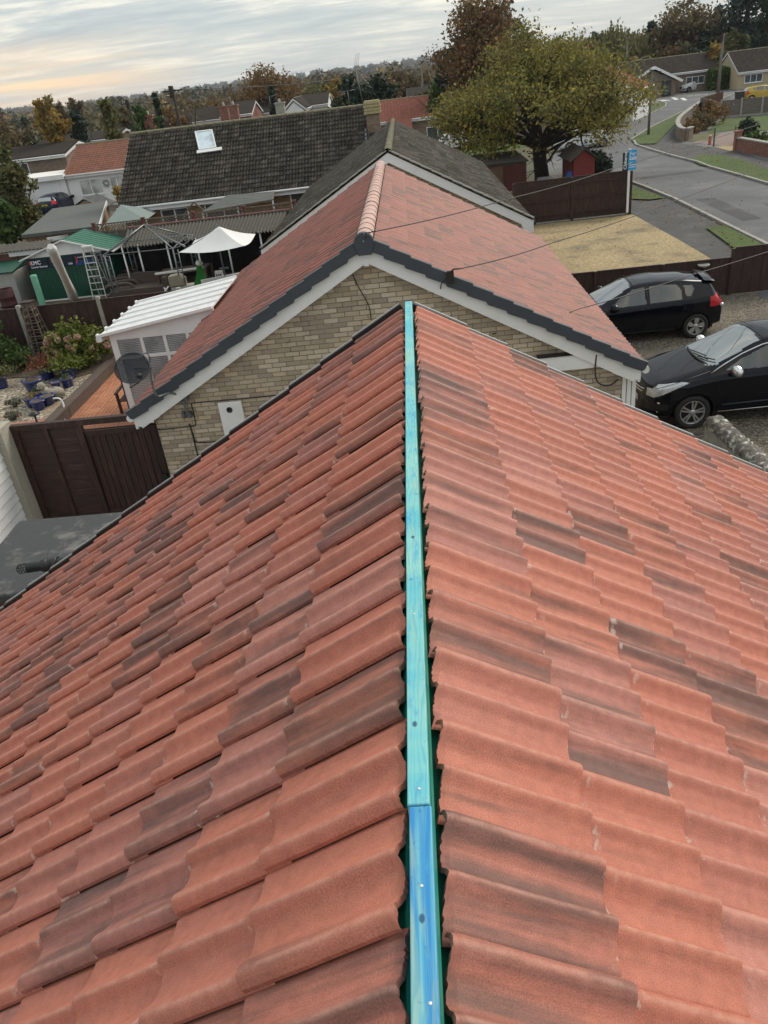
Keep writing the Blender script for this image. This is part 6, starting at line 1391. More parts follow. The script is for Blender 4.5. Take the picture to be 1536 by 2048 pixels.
# obelisk
ob = thing('obelisk', 'tall brown wooden garden obelisk against the dark fence', 'obelisk', gz(90,718,.24)); c = gz(92,720,.24)+V(0,.05,0); mb = MB(); H_ = 1.75; b0, b1 = .30, .12
cor = [V(sx,sy,0) for sx, sy in ((-1,-1),(1,-1),(1,1),(-1,1))]
for q in cor: mb.bar(c+q*b0, c+q*b1+V(0,0,H_), .035, .035)
for sx, sy in ((0,-1),(1,0),(0,1),(-1,0)): mb.bar(c+V(sx*b0,sy*b0,.2), c+V(sx*b1,sy*b1,H_), .022, .022)
for k in range(8):
    u = .12+.11*k; r_ = b0+(b1-b0)*u
    for i in range(4): mb.bar(c+cor[i]*r_+V(0,0,H_*u), c+cor[(i+1)%4]*r_+V(0,0,H_*u), .03, .022)
mb.build('lattice', M['tre'], ob); mb = MB(); mb.obox(c+V(0,0,H_+.02), .32, .32, .04); mb.build('cap', M['wood_dark'], ob)
# hydrangea and border plants
def shrub(name, label, c, r, mat, n, ls, seed, cat='shrub', flowers=0, stem=True, group=None):
    t = thing(name, label, cat, c, 0, group); rs = np.random.RandomState(seed); nc = 60; p = rs.normal(size=(nc,3)); p /= np.linalg.norm(p, axis=1)[:,None]; p *= (rs.rand(nc)**.4)[:,None]*np.array(r); p[:,2] = p[:,2]+r[2]; k = n//nc
    C = np.repeat(p, k, 0)+rs.normal(size=(nc*k,3))*min(r)*.16; C[:,2] = np.abs(C[:,2])+.03; leafmesh('foliage', C+np.array(c), np.full(len(C), ls), LM[mat], t, seed, np.repeat(rs.rand(nc), k)*.8+.1, aspect=.7)
    mb = MB()
    for i in range(14): mb.tube([c+V(rs.normal()*.06,rs.normal()*.06,0), c+Vector(p[i])*.5+V(0,0,.05), c+Vector(p[i])], [.018,.012,.006], 4)
    mb.build('stems', M['bark'], t)
    for i in range(flowers):
        a = rs.rand()*2*pi; q = p[i]*np.array([1,1,1]); q = q/ (np.linalg.norm((q-np.array([0,0,r[2]]))/np.array(r))+1e-6)*1.0 if False else q
        d_ = np.array([cos(a), -abs(sin(a)), rs.rand()*1.3-.3]); d_ /= np.linalg.norm(d_); fc = np.array([0,0,r[2]])+d_*np.array(r)*.98; f_ = rs.normal(size=(70,3)); f_ /= np.linalg.norm(f_, axis=1)[:,None]
        leafmesh('flower_head', fc+f_*.075*(.8+.4*rs.rand())+np.array(c), np.full(70, .032), LM['flower'], t, seed+i, np.full(70, rs.rand()), aspect=.9)
    return t
shrub('hydrangea', 'big rounded hydrangea with faded pink flower heads by the fence', gz(163,735,.24)+V(0,.25,0), (.98,.62,.60), 'hyd', 2600, .06, 3, flowers=18)
shrub('shrub', 'leafy green shrub climbing the fence at the left edge', gz(10,745,.24)+V(-.3,.2,0), (.75,.45,.75), 'green', 1800, .05, 5)
shrub('shrub', 'small dark rose bush beside the second concrete post', gz(48,740,.24), (.42,.35,.38), 'green', 700, .04, 6)
shrub('shrub', 'spiky grey-green plant at the foot of the fence', gz(35,742,.24), (.28,.25,.25), 'olive', 400, .05, 8)
for k, (px, py, lb) in enumerate(((30,812,'flat grey lavender tuft at the edge of the gravel'), (28,838,'larger grey lavender tuft beside the white pipe'))):
    shrub('lavender', lb, gz(px,py,.24), (.24,.16,.09), 'sage', 500, .025, 20+k, cat='plant')
# dark garden chair behind the dish, half under the eaves
gc = thing('garden_bench', 'dark wooden garden bench on the orange patio below the dish', 'bench', gz(262,830)); c = gz(262,838,0); c = V(c.x+.1,c.y+.45,0)
M['bench'] = plain('reddish_dark_timber', (.055,.018,.014), .5, var=.3, scale=4)
for dx_ in (-.35,.35):
    for dy_ in (-.28,.28):
        mb = MB(); mb.bar(c+V(dx_,dy_,0), c+V(dx_,dy_,.62 if dy_ < 0 else .98), .06, .06, (1,0,0)); mb.build('leg', M['bench'], gc)
    mb = MB(); mb.bar(c+V(dx_,-.36,.64), c+V(dx_,.3,.66), .07, .035); mb.build('armrest', M['bench'], gc)
mb = MB()
for k in range(6): mb.bar(c+V(-.36,-.26+k*.1,.42), c+V(.36,-.26+k*.1,.42), .08, .025)
mb.build('seat', M['bench'], gc)
mb = MB()
for k in range(7): mb.bar(c+V(-.3+k*.1,.30,.48), c+V(-.3+k*.1,.34,.96), .05, .02, (1,0,0))
mb.bar(c+V(-.38,.32,.98), c+V(.38,.32,.98), .05, .07); mb.build('backrest', M['bench'], gc)
t = thing('garden_lamp', 'small black mushroom shaped lamp behind the gate top', 'lamp', gz(76,850)); c = at(76,850,z=.3); mb = MB(); mb.tube([V(c.x,c.y,0), V(c.x,c.y,.55)], .025, 6); mb.build('pole', M['black'], t); mb = MB(); mb.lathe((c.x,c.y,.52), [(.0,.0),(.13,.05),(.135,.07),(0,.12)], 14); mb.build('top', M['black'], t)
shrub('shrub', 'small evergreen bush inside the white framed porch', V(2.93,YW+.5,.95), (.16,.2,.35), 'dark', 400, .04, 41)
t = thing('hanging_lamp', 'white lamp shade hanging inside the porch frame', 'lamp', (2.9,YW+.35,1.9)); mb = MB(); mb.lathe((2.92,YW+.3,1.93), [(.04,.14),(.13,0)], 14); mb.build('shade', M['white'], t)
# ================================================================== STREET, FAR HOUSES, TREES, WIRES
def px_x(px, py, Y): p = at(px, py, Y=Y); return p.x, p.z
# ---- the big tree on the corner
bt = gz(1083, 368); bt = V(bt.x-.15, 48.6, 0)
def big_tree():
    t = tree('broad yellow-green autumn tree spreading over the corner by the sheds', bt, 10.9, 6.3, 'oak', leaves=1, seed=4, limbs=False)
    for c in kids(t): bpy.data.objects.remove(c)
    rs = np.random.RandomState(11); rr = random.Random(12); mb = MB(); tips = []
    def limb(p, d, L, r, lev):
        n = 5; pts = [p]; R = [r]; q = p.copy(); dd = d.copy()
        for i in range(n):
            dd = (dd + V(rr.uniform(-.22,.22), rr.uniform(-.22,.22), rr.uniform(-.10,.16))).normalized(); q = q+dd*(L/n); pts.append(q.copy()); R.append(r*(1-.62*(i+1)/n))
        mb.tube(smooth_path(pts, 2), [R[min(len(R)-1, int(i/2))] for i in range(len(pts)*2-1)], 7 if lev < 2 else 4)
        if lev >= 3: tips.append(pts[-1]); tips.append(pts[3]); return
        nb = (6, 4, 3)[lev]
        for k in range(nb):
            b = pts[2+k % (n-1)]; ax = V(rr.uniform(-1,1), rr.uniform(-1,1), rr.uniform(-.35,.75)).normalized(); limb(b, (dd*.75+ax*.9).normalized(), L*rr.uniform(.52,.75), R[2+k % (n-1)]*.72, lev+1)
        tips.append(pts[-1])
    mb.tube([bt+V(0,0,-.2), bt+V(.0,0,.6), bt+V(-.12,0,1.6), bt+V(-.1,0,2.3)], [.52,.42,.38,.42], 12)
    f = bt+V(-.1,0,2.1)
    for a, e, L, r in ((2.9,.62,4.3,.30), (3.5,.25,4.0,.24), (.15,.35,4.2,.26), (.7,.9,4.2,.25), (1.6,1.2,4.6,.28), (2.2,1.0,4.4,.26), (4.4,.5,4.0,.22), (5.3,.45,4.0,.24), (0.05,.75,4.6,.26), (3.1,1.0,4.6,.24)):
        limb(f+V(0,0,rr.uniform(-.2,.3)), V(cos(a)*cos(e), sin(a)*cos(e), sin(e)), L, r, 0)
    sq = lambda z: z if z < 2.1 else 2.1+(z-2.1)*.72
    mb.v = [(x, y, sq(z)) for x, y, z in mb.v]; mb.build('trunk', M['bark_d'], t)
    T = np.array([(p[0], p[1], sq(p[2])) for p in tips])
    c0 = np.array([bt.x+.35, bt.y, 4.9]); Rz = np.interp(T[:,2], [1.5,3.0,4.6,6.0,7.4,8.6], [4.3,5.5,5.8,4.6,2.8,.9]); k = np.hypot(T[:,0]-c0[0], T[:,1]-c0[1])/Rz+(T[:,2] > 8.9); T = T[k < 1.12]
    nc = len(T); per = int(38000/nc); C = np.repeat(T, per, 0)+rs.normal(size=(nc*per, 3))*np.array([.36,.36,.26])
    # droop of the outer leaves and a ragged lower edge
    rad = np.hypot(C[:,0]-bt.x, C[:,1]-bt.y); C[:,2] -= .045*rad**1.25*rs.rand(len(C)); C = C[C[:,2] > 1.3+rs.rand(len(C))*1.0]
    tone = np.interp(C[:,2], [1.5, 4, 8], [.66,.48,.40])+rs.normal(0,.12,len(C))
    low = np.repeat(rs.rand(nc) , per)[:len(C)] if False else 0
    cl = np.sin(C[:,0]*1.7+C[:,2]*1.3)*np.sin(C[:,1]*1.9-C[:,2]*.8); tone = tone+.22*cl
    leafmesh('crown', C, np.full(len(C), .088), LM['oak'], t, 9, tone)
big_tree()
def T_(px, top, Y, wpx, mat, kind, label, leaves=3500, ls=None, seed=None, group=None, cz=None, base=0.0, name='tree', **kw):
    """a tree whose top is seen at (px, top), standing Y metres up the view, wpx wide in the photograph"""
    p = at(px, top, Y=Y); sc = F0/((p-CP).dot(FW)); b = V(p.x, Y, base); seed = seed or int(px*7+top+Y)
    return tree(label, b, max(1.5, p.z-base), wpx/2/sc, mat, kind, leaves, (ls or max(.16, .9/sc*2.6)*(1.0 if leaves < 500 or px < 1000 and leaves > 6000 else (1.15 if px < 700 else 1.5))), seed, group=group, name=name, cz=(p.z*cz if cz else None), **kw)
GR = 'trees around the town'
far = [
 (10,266,92,56,'rust','round','orange-brown tree at the left edge above the grey roofs',2200), (-12,225,80,90,'brown','round','brown bare-topped tree at the far left edge of the photo',2200),
 (47,236,84,30,'blue','cone','narrow dark conifer left of the tall golden birch',1600), (85,188,78,62,'gold','round','tall golden birch with airy top behind the garage',3200,.55), (113,194,90,38,'brown','round','thin brown tree directly behind the golden birch',900,.62),
 (140,185,86,26,'brown','round','tall sparse pine with a bare tuft above the cedar',420,.86), (148,222,80,60,'blue','cone','wide dark blue cedar under the sparse pine',2600),
 (208,200,74,56,'olive','cone','greenish yellow conifer right of the dark cedar',2600), (238,200,110,40,'brown','round','dull brown tree behind the yellow conifer',1200), (278,208,84,56,'green','round','bright dark green laurel between the two left poles',2200),
 (308,186,88,26,'dark','cone','slim dark cypress beside the green laurel',1200), (322,196,100,40,'gold','round','yellow-orange tree right of the slim cypress',1500), (363,162,98,52,'brown','round','tall leafless grey tree behind the telegraph pole',260,.62),
 (395,200,120,60,'brown','round','brown mixed tree right of the leafless tree',1500), (345,215,92,50,'rust','round','rusty low tree behind the telegraph pole foot',1400),
 (432,190,125,54,'rust','round','rust coloured tree left of the great oak',1500), (470,188,130,60,'brown','round','brown bushy tree touching the great oak on its left',1600),
 (525,122,108,112,'rust','round','great domed autumn oak in the middle of the skyline',9000,.56), (541,170,100,34,'dark','cone','dark conifer in front of the great oak trunk',1500),
 (590,172,128,76,'brown','round','wide brown tree right of the great oak',2200), (622,165,120,60,'olive','round','grey-olive tree between great oak and golden pair',1500), (648,146,112,34,'olive','round','rounded olive tree left of the golden tree',900), (668,152,110,42,'gold','round','golden tree in the middle distance',1500), (650,172,104,40,'gold','round','lower orange-gold tree before the middle golden tree',1300),
 (700,158,92,66,'dark','round','dark rounded evergreen behind the tall aerial',3200,.55), (755,152,95,76,'dark','round','broad dark evergreen right of the tall aerial',3600,.52), (725,170,90,60,'dark','round','low dark evergreen between the two broad ones',2400),
 (800,138,128,90,'brown','round','long brown wood-edge tree right of the evergreens',2400), (775,150,118,50,'rust','round','russet tree over the evergreens',1200), (838,150,130,50,'brown','round','brown tree before the distant red roof',1300), (845,175,92,46,'olive','round','dull olive shrubby tree behind the red roof ridge',1200), (870,172,80,40,'green','round','fresh green bush at the left edge of the big corner tree',1200),
 (905,70,92,72,'dark','round','dark leaved tree left of the tall oak',3600,.5), (955,-18,84,165,'rust','round','tall rust-brown oak with open crown rising above the corner tree',11000,.60), (1010,20,90,90,'brown','round','right-hand half of the tall open oaks',5000,.6), (930,120,88,90,'dark','round','dark lower tree beneath the tall oak',3600),
 (1050,60,110,90,'olive','round','olive tree behind the corner tree top',3000), (1120,70,125,80,'brown','round','russet tree behind the corner tree at its right',2600), (1172,82,150,60,'rust','round','small rust tree left of the dark clump by the willow',1300), (1196,58,150,50,'dark','round','dark tree left of the willow',1800),
 (1242,46,140,112,'willow','willow','large pale weeping willow above the red roof',9000,.6), (1305,44,150,46,'dark','column','tall dark cypress right of the willow',2200), (1288,62,165,60,'gold','round','pale bare-topped tree behind the willow',900), (1270,130,128,60,'red','round','dark red tree behind the willow foot',1400), (1340,100,132,60,'rust','round','russet shrubby tree behind the white gabled bungalow',1600),
 (1375,2,138,135,'brown','round','tall brown-green tree behind the white gabled bungalow',9500,.58), (1330,70,142,60,'brown','round','lower brown tree beside the tall cypress',2200), (1412,60,135,60,'dark','round','dark evergreen under the tall brown tree',2600), (1438,8,142,46,'blue','cone','pointed blue-green conifer against the sky',2200),
 (1505,-60,138,130,'blue','column','huge dark conifer at the top right corner',9500), (1545,-30,130,80,'dark','column','dark conifer cut by the right edge',4000), (1428,84,124,40,'gold','round','small orange-yellow tree behind the telegraph pole',1600), (1446,100,122,34,'olive','column','olive column shaped tree under the orange one',1300), (1470,64,128,50,'olive','round','olive tree in front of the huge conifer',2200), (1398,96,128,50,'dark','round','dark low evergreen behind the garage roof',1800), (1490,110,126,50,'brown','round','brown tree between garage and pale bungalow',1500),
]
for f_ in far:
    px, top, Y, w, mat, kind, lb, lv = f_[:8]; cz = f_[8] if len(f_) > 8 else None
    T_(px, top, Y, w, mat, kind, lb, lv, cz=cz, group=GR)
T_(6,300,33+14,74,'olive','round','bushy olive and brown tree at the left edge before the white garage',5500,ls=.13,group=GR,cz=.55)
T_(-8,395,44,60,'green','round','dark green bush under the left edge tree',2500,ls=.12,group=GR,name='tree')
T_(236,372,62,26,'gold','round','little golden shrub against the white rendered wall',500,ls=.12,name='shrub')
T_(222,215,80,30,'olive','cone','young olive conifer between cedar and laurel',800,group=GR)
# the far-off wood: mixed trees nobody could count, from behind the first gardens out to the ridge
rs = np.random.RandomState(5); CC = []; TT = []; SS = []
for i in range(2100):
    Y = 135*(3200/135)**(rs.rand()**.85); an = rs.uniform(-.62, .60) ; X = Y*tan(an-.0)
    if Y < 170 and .02 < an < .36: continue
    r = sqrt(X*X+Y*Y); t = max(0, min(1, (r-900)/2600)); t = t*t*(3-2*t); a_ = atan2(X, Y); gzv = t*(23+8*sin(a_*3.1+2.6)+4*sin(a_*9+1.3)+2*sin(a_*23+r*.002))
    hh = rs.uniform(4.2, 6.6) if Y < 400 else rs.uniform(6, 12); ww = hh*rs.uniform(.7,1.3)*(1 if Y < 700 else 1.9); n = 85 if Y < 500 else 45
    q = rs.normal(size=(n,3)); q /= np.linalg.norm(q, axis=1)[:,None]; q = q*np.array([ww*.6, ww*.6, hh*.5])*(rs.rand(n)**.35)[:,None]+np.array([X, Y, gzv+hh*.5]); CC.append(q); TT.append(np.full(n, rs.rand())); SS.append(np.full(n, max(.35, Y*.0030)))
LM['wood'] = leafmat('mixed_far_foliage', [(0.05,0.062,0.036), (0.13,0.11,0.055), (0.18,0.132,0.068), (0.105,0.10,0.05), (0.26,0.165,0.06)], trans=.05)
o = leafmesh('far_wood', np.concatenate(CC), np.concatenate(SS), LM['wood'], None, 3, np.concatenate(TT)); tag(o, 'mass of mixed autumn woodland running out to the skyline', 'wood', kind='stuff')
rs = np.random.RandomState(8); CC = []; TT = []
for i in range(430):
    Y = rs.uniform(92, 150); X = Y*tan(rs.uniform(-.60, .10)); hh = rs.uniform(2.2, 3.8); n = 110; q = rs.normal(size=(n,3)); q /= np.linalg.norm(q, axis=1)[:,None]
    CC.append(q*np.array([hh*.8, hh*.8, hh*.5])*(rs.rand(n)**.35)[:,None]+np.array([X, Y, hh*.45])); TT.append(np.full(n, rs.rand()))
C_ = np.concatenate(CC); o = leafmesh('garden_shrubbery', C_, np.full(len(C_), .30), LM['wood'], None, 4, np.concatenate(TT)); tag(o, 'tangle of hedges and shrubs between the far gardens', 'shrubbery', kind='stuff')
# ---- far houses
M['tile_far'] = tilemat('far_brown_tile', [(0,(0.048,0.040,0.034)),(.5,(0.062,0.050,0.042)),(1,(0.042,0.036,0.031))], (.022,.02,.018), (.2,.19,.17), .5, white=.05, rgh=.95, spc=.08)
M['tile_redfar'] = tilemat('far_red_tile', [(0,(0.24,0.095,0.070)),(.5,(0.27,0.108,0.080)),(1,(0.21,0.085,0.065))], (.13,.05,.04), (.4,.3,.25), .4, white=.1, rgh=.95, spc=.08)
# white rendered bungalow with red-brown roof, garage and blue car
wh = gable_house('bungalow', 'white rendered bungalow with red-brown roof behind the felt garage', -26.9, 69.0, 9.0, 4.5, 2.52, atan2(1.85,4.5), 0.0, M['tile_brown'], 'render', amp=.04, nu=5, barge=True, seed=120,
    windows=[(1.05,2.85,.92,2.05,-4.2,2,'glass_pale',1), (3.5,4.6,.92,2.05,-4.2,2,'glass_pale',1)], ridge='ridge_moss')
LOCAL = True
mb = MB(); c = V(3.18,-4.26,1.62)
for k in range(12): a = 2*pi*k/12; mb.bar(c+V(cos(a)*.1,0,sin(a)*.1), c+V(cos(a)*.36,0,sin(a)*.36), .02, .03, (0,1,0))
mb.tube([c+V(.2*cos(t),0,.2*sin(t)) for t in [2*pi*k/16 for k in range(17)]], .012, 4); mb.build('wall_ornament', M['slate'], wh)
LOCAL = False
ga = thing('garage', 'white flat roofed garage with white door left of the rendered bungalow', 'garage', (-28.6,67,0))
mb = MB(); mb.box(-31.0, -26.85, 64.6, 69.5, 0, 2.45); mb.build('wall', M['render'], ga); mb = MB(); mb.box(-31.4, -26.7, 64.2, 69.6, 2.46, 2.62); mb.build('roof', M['canvas_w'], ga); mb = MB(); mb.box(-31.42, -26.7, 64.15, 64.199, 2.30, 2.63); mb.build('fascia', M['white'], ga)
mb = MB(); mb.box(-30.0, -27.35, 64.55, 64.59, .05, 2.05)
for k in range(9): mb.box(-30.0, -27.35, 64.535, 64.549, .06+k*.22, .25+k*.22)
mb.build('garage_door', M['white'], ga)
sup = dict(hatch); 
def supermini_rear(t, nm):
    mb = MB(); mb.bar(V(4.235,-.26,.78), V(4.235,.26,.78), .02, .11); mb.build('number_plate', M['numberplate_y'], t)
sup['extra'] = [('rear', supermini_rear)]
car('parked_car', 'dark navy hatchback seen from behind in front of the white garage', M['p_navy'], (at(108,432,z=0).x-.1, 66.3, 0), radians(-97), sup, 1)
board_fence('fence', 'pale grey slatted fence between the left edge tree and the white garage', (-31.5,58.0), (-30.2,66.0), 1.7, M['wood_grey'], 3, post='wood_grey', pw=.1, ph=.0, base=.02)
tag(sheet('driveway', [(-31,57), (-26,57), (-26,66), (-31,66)], .010, M['asphalt']), None)
# red roofed bungalow in the middle distance with white car before it
rh = gable_house('bungalow', 'brick bungalow with long red roof between the chimney and the corner tree', -3.4, 84.0, 22.5, 6.0, 2.92, atan2(1.55,6.0), radians(1.0), M['tile_redfar'], 'brick_dull', amp=.045, nu=4, barge=True, seed=140,
    windows=[(5.2,7.2,.95,2.05,-5.7,2,'glass',1), (10.2,12.4,.95,2.05,-5.7,2,'glass',1)])
LOCAL = True
mb = MB(); mb.prism([V(1.6,-6.1,2.9), V(3.9,-6.1,2.9), V(3.9,-7.5,2.15), V(1.6,-7.5,2.15)], (0,0,0), (0,0,.09)); p_ = mb.build('porch_roof', M['tile_redfar'], rh); mb = MB(); mb.bar(V(1.6,-7.55,2.12), V(3.9,-7.55,2.12), .1, .14); mb.build('gutter', M['white'], p_); LOCAL = False
rh2 = gable_house('bungalow', 'red roofed house end showing right of the corner tree', 18.5, 87.0, 7.0, 4.5, 2.75, atan2(2.1,4.5), radians(62), M['tile_redfar'], 'render', amp=.045, nu=4, seed=150)
suv = dict(mpv); suv['extra'] = []; suv['chrome_mirror'] = False
car('parked_car', 'white car parked in front of the red roofed bungalow', M['p_white'], (1.4, 76.4, 0), radians(12), sup, 1)
car('parked_car', 'white car glimpsed through the corner tree on the road', M['p_white'], (at(1060,278,z=0).x, 66.0, 0), radians(8), sup, 1)
# white gabled bungalow at the T junction
wg = gable_house('bungalow', 'brown roofed bungalow with white gable board at the road junction', 30.3, 125.5, 13.0, 5.2, 2.5, atan2(1.95,5.2), radians(-1.5), M['tile_far'], 'brick_dull', amp=.03, nu=3, seed=160,
    windows=[(8.2,10.6,.95,1.85,-4.9,3,'glass',1), (11.6,12.6,.6,1.85,-4.9,1,'glass',1)])
LOCAL = True
wing = MB(); wing.prism([V(.1,-7.6,0), V(6.1,-7.6,0), V(6.1,-7.6,1.8), V(3.1,-7.6,3.2), V(.1,-7.6,1.8)], (0,0,0), (0,3.0,0)); wing.build('gable_wall', M['brick_dull'], wg)
for s_ in (-1, 1):
    mb = MB(); mb.prism([V(3.1,-7.9,3.62), V(3.1+s_*3.75,-7.9,1.66), V(3.1+s_*3.75,-3.6,1.66), V(3.1,-1.6,3.62)], (0,0,0), (0,0,.09)); mb.build('wing_roof', M['tile_far'], wg)
    mb = MB(); mb.bar(V(3.1,-7.95,3.60), V(3.1+s_*3.8,-7.95,1.62), .05, .30); mb.build('bargeboard', M['white'], wg)
mb = MB(); mb.prism([V(.4,0,1.85), V(5.8,0,1.85), V(3.1,0,3.15)], (0,-7.66,0), (0,-7.61,0)); mb.build('gable_cladding', M['wood_grey'], wg)
for a in ((.7,2.2,.5,1.6,-7.6,1,'glass',1,True,'black'), (2.6,2.9,.5,1.6,-7.6,1,'glass',1,True,'black')): window(wg, *a)
mb = MB(); mb.box(4.3, 5.5, -7.68, -7.61, 0, 1.85); d_ = mb.build('door', M['black'], wg); mb = MB(); mb.box(4.4, 4.85, -7.70, -7.681, .3, 1.6); mb.box(4.95, 5.4, -7.70, -7.681, .3, 1.6); mb.build('pane', M['glass'], d_)
mb = MB(); mb.box(2.2,3.2,1.4,2.2,3.4,5.0); mb.build('chimney', M['brick_red'], wg); LOCAL = False
# pale bungalow at right and dark garage
pb = gable_house('bungalow', 'pale cream bungalow with brown roof at the top right', 42.9, 118.5, 12.0, 5.2, 1.95, atan2(2.35,5.2), radians(-3), M['tile_far'], plain('cream_brick', (.46,.38,.24), .9), amp=.03, nu=3, seed=170,
    windows=[(.9,3.1,.65,1.6,-4.9,3,'glass',1)])
t = thing('garage', 'dark timber garage between the tall hedge and the cream bungalow', 'garage', (43,121,0)); q = at(1460,178,Y=120); mb = MB(); mb.box(q.x-.6, q.x+3.2, 120.5, 125, 0, 2.3); mb.build('wall', M['black'], t); mb = MB(); mb.box(q.x-.8, q.x+3.4, 120.2, 125.2, 2.3, 2.5); mb.build('roof', M['tile_far'], t)
car('parked_car', 'white crossover parked before the white gabled bungalow', M['p_white'], (at(1349,186,z=0).x-.1, 120.5, 0), radians(20), suv, 1)
car('parked_car', 'dark car facing out of the drive beside the tall green hedge', M['p_navy'], (at(1481,176,z=0).x+.6, 115.2, 0), radians(84), sup, 1)
car('parked_car', 'gold hatchback on the sandy drive at the right edge', M['p_gold'], (at(1493,206,z=0).x+4.24*.985, at(1493,206,z=0).y+1.5-.6, 0), radians(176), sup, 1)
def hedge(label, x0, x1, y0, y1, h, mat, n, ls=.14, z=0):
    t = thing('hedge', label, 'hedge', ((x0+x1)/2,(y0+y1)/2,z)); rs = np.random.RandomState(int(abs(x0*10)+h*7)); q = rs.rand(n,3); 
    f = rs.randint(0,4,n); q[f==0,1] = rs.normal(0,.04,(f==0).sum()); q[f==1,0] = rs.normal(0,.04,(f==1).sum()); q[f==2,2] = 1+rs.normal(0,.05,(f==2).sum())
    C = np.array([x0,y0,z])+q*np.array([x1-x0,y1-y0,h]); leafmesh('leaves', C, np.full(n, ls), LM[mat], t, 3); mb = MB(); mb.box(x0+.12,x1-.12,y0+.12,y1-.12,z,h*.95+z); mb.build('stems', M['bark_d'], t)
    return t
hedge('tall clipped bright green hedge between the bungalows', at(1426,182,Y=117).x, at(1459,178,Y=117).x, 117, 119.5, 2.35, 'green', 2600, .2)
hedge('dark square hedge beside the white gable at its left', at(1257,190,Y=119).x, at(1281,188,Y=119).x, 118.5, 120.5, 1.7, 'dark', 1500, .2)
q = at(1480,200,z=0)
t = thing('wheelie_bin', 'black wheelie bin standing on the sandy drive behind the gold car', 'bin', (34.6,92,0)); b0 = at(1481,199,Y=91); mb = MB(); mb.prism([V(b0.x-.3,91,.05), V(b0.x+.3,91,.05), V(b0.x+.38,91,1.05), V(b0.x-.38,91,1.05)], (0,0,0), (0,.7,0)); mb.build('body', M['black'], t); mb = MB(); mb.box(b0.x-.42, b0.x+.42, 90.93, 91.75, 1.055, 1.13); mb.build('lid', M['black'], t)
for k in range(2):
    b1 = at(1413+k*8,178,z=0); t = thing('wheelie_bin', ('black bin nearest the white crossover','black bin nearest the tall green hedge')[k], 'bin', b1); mb = MB(); mb.prism([V(b1.x-.3,b1.y,.05), V(b1.x+.3,b1.y,.05), V(b1.x+.36,b1.y,1.0), V(b1.x-.36,b1.y,1.0)], (0,0,0), (0,.6,0)); mb.box(b1.x-.38,b1.x+.38,b1.y-.03,b1.y+.62,1.001,1.07); mb.build('body', M['black'], t)
# fence in front of the gold car, picket rail, walls
a, b, c = at(1400,223,z=0), at(1440,236,z=0), at(1600,226,z=0)
board_fence('fence', 'grey slatted fence with pale posts in front of the gold car', (b.x,b.y), (c.x+4,c.y), 1.35, M['wood_grey'], 6, pw=.14, base=.12)
board_fence('fence', 'low grey fence panel joining the curved wall to the slatted fence', (a.x,a.y), (b.x-.1,b.y), 1.2, M['wood_grey'], 2, pw=.14, base=.1)
t = thing('picket_fence', 'low brown picket fence at the top end of the curved wall', 'fence', a); p0, p1 = at(1404,216,z=0), at(1442,204,z=0)
for k in range(7): p = p0.lerp(p1, k/6); mb = MB(); mb.bar(V(p.x,p.y,0), V(p.x,p.y,1.0), .3, .1, (0,1,0)); mb.build('picket', M['wood_brown'], t)
cwp = smooth_path(gp((1382,279),(1370,283),(1359,279),(1354,270),(1356,260),(1364,250),(1378,238),(1390,229),(1400,221)), 4)
t = thing('garden_wall', 'curved brick garden wall with pale coping on the corner', 'wall', cwp[0])
mb = MB(); mc = MB()
for i in range(len(cwp)-1):
    a_, b_ = cwp[i], cwp[i+1]; e = (b_-a_)*.03; mb.bar(V(a_.x,a_.y,.40)-e, V(b_.x,b_.y,.40)+e, .24, .80-.002*(i%2)); mc.bar(V(a_.x,a_.y,.85)-e, V(b_.x,b_.y,.85)+e, .34, .09-.004*(i%2))
mb.build('wall', M['brick_dull'], t); mc.build('coping', M['kerb'], t)
a, b = at(1473,301,z=0), at(1640,336,z=0); t = thing('garden_wall', 'red brick garden wall with stone coping at the right edge', 'wall', a)
mb = MB(); mb.bar(V(a.x,a.y,.36), V(b.x,b.y,.36), .24, .72); mb.build('wall', M['brick_red'], t); mb = MB(); mb.bar(V(a.x,a.y,.76), V(b.x,b.y,.76), .34, .08); mb.build('coping', M['kerb'], t)
mb = MB(); mb.obox((a.x,a.y,.55), .36, .36, 1.1); mb.obox((a.x,a.y,1.13), .46, .46, .08); mb.build('pier', M['brick_red'], t)
for k, (x, y, lb) in enumerate(((1427,293,'metal gate post standing beside the orange bollard'), (1468,290,'metal gate post beside the red brick pier'))):
    p = at(x, y, z=0); t = thing('gate_post', lb, 'post', p); mb = MB(); mb.tube([V(p.x,p.y,0), V(p.x,p.y,1.15)], .05, 8); mb.build('post', M['bark'], t)
p = at(1426,294,z=0); p.x -= .25; t = thing('bollard', 'short orange and white striped bollard by the gravel patch', 'bollard', p); mb = MB(); mb.lathe(p, [(.10,0),(.10,.75),(.07,.8),(0,.82)], 10); mb.build('post', plain('orange_band', (.40,.12,.06), .7), t); mb = MB()
for z_ in (.05,.70): mb.lathe(p, [(.103,z_),(.103,z_+.09)], 10)
mb.build('band', M['white'], t)
c = at(1494,283,z=0); shrub('shrub', 'dark rounded evergreen shrub behind the red brick pier', V(c.x,c.y,0), (.6,.6,.7), 'dark', 1200, .09, 51); c = at(1512,290,z=0); shrub('shrub', 'low light green shrub beside the dark evergreen', V(c.x,c.y,0), (.75,.5,.4), 'green', 800, .09, 52)
c = at(1390,262,z=0); shrub('shrub', 'brown leafless shrub inside the curved wall', V(c.x+.3,c.y,0), (1.3,1.1,.65), 'brown', 1300, .09, 53); c = at(1420,250,z=0); shrub('shrub', 'tall reddish twiggy shrub by the low grey fence', V(c.x,c.y,0), (1.5,1.3,.9), 'rust', 1500, .09, 54); c = at(1383,268,z=0); shrub('shrub', 'small rose bush at the inner bend of the curved wall', V(c.x,c.y,0), (.7,.6,.5), 'rust', 600, .08, 55)
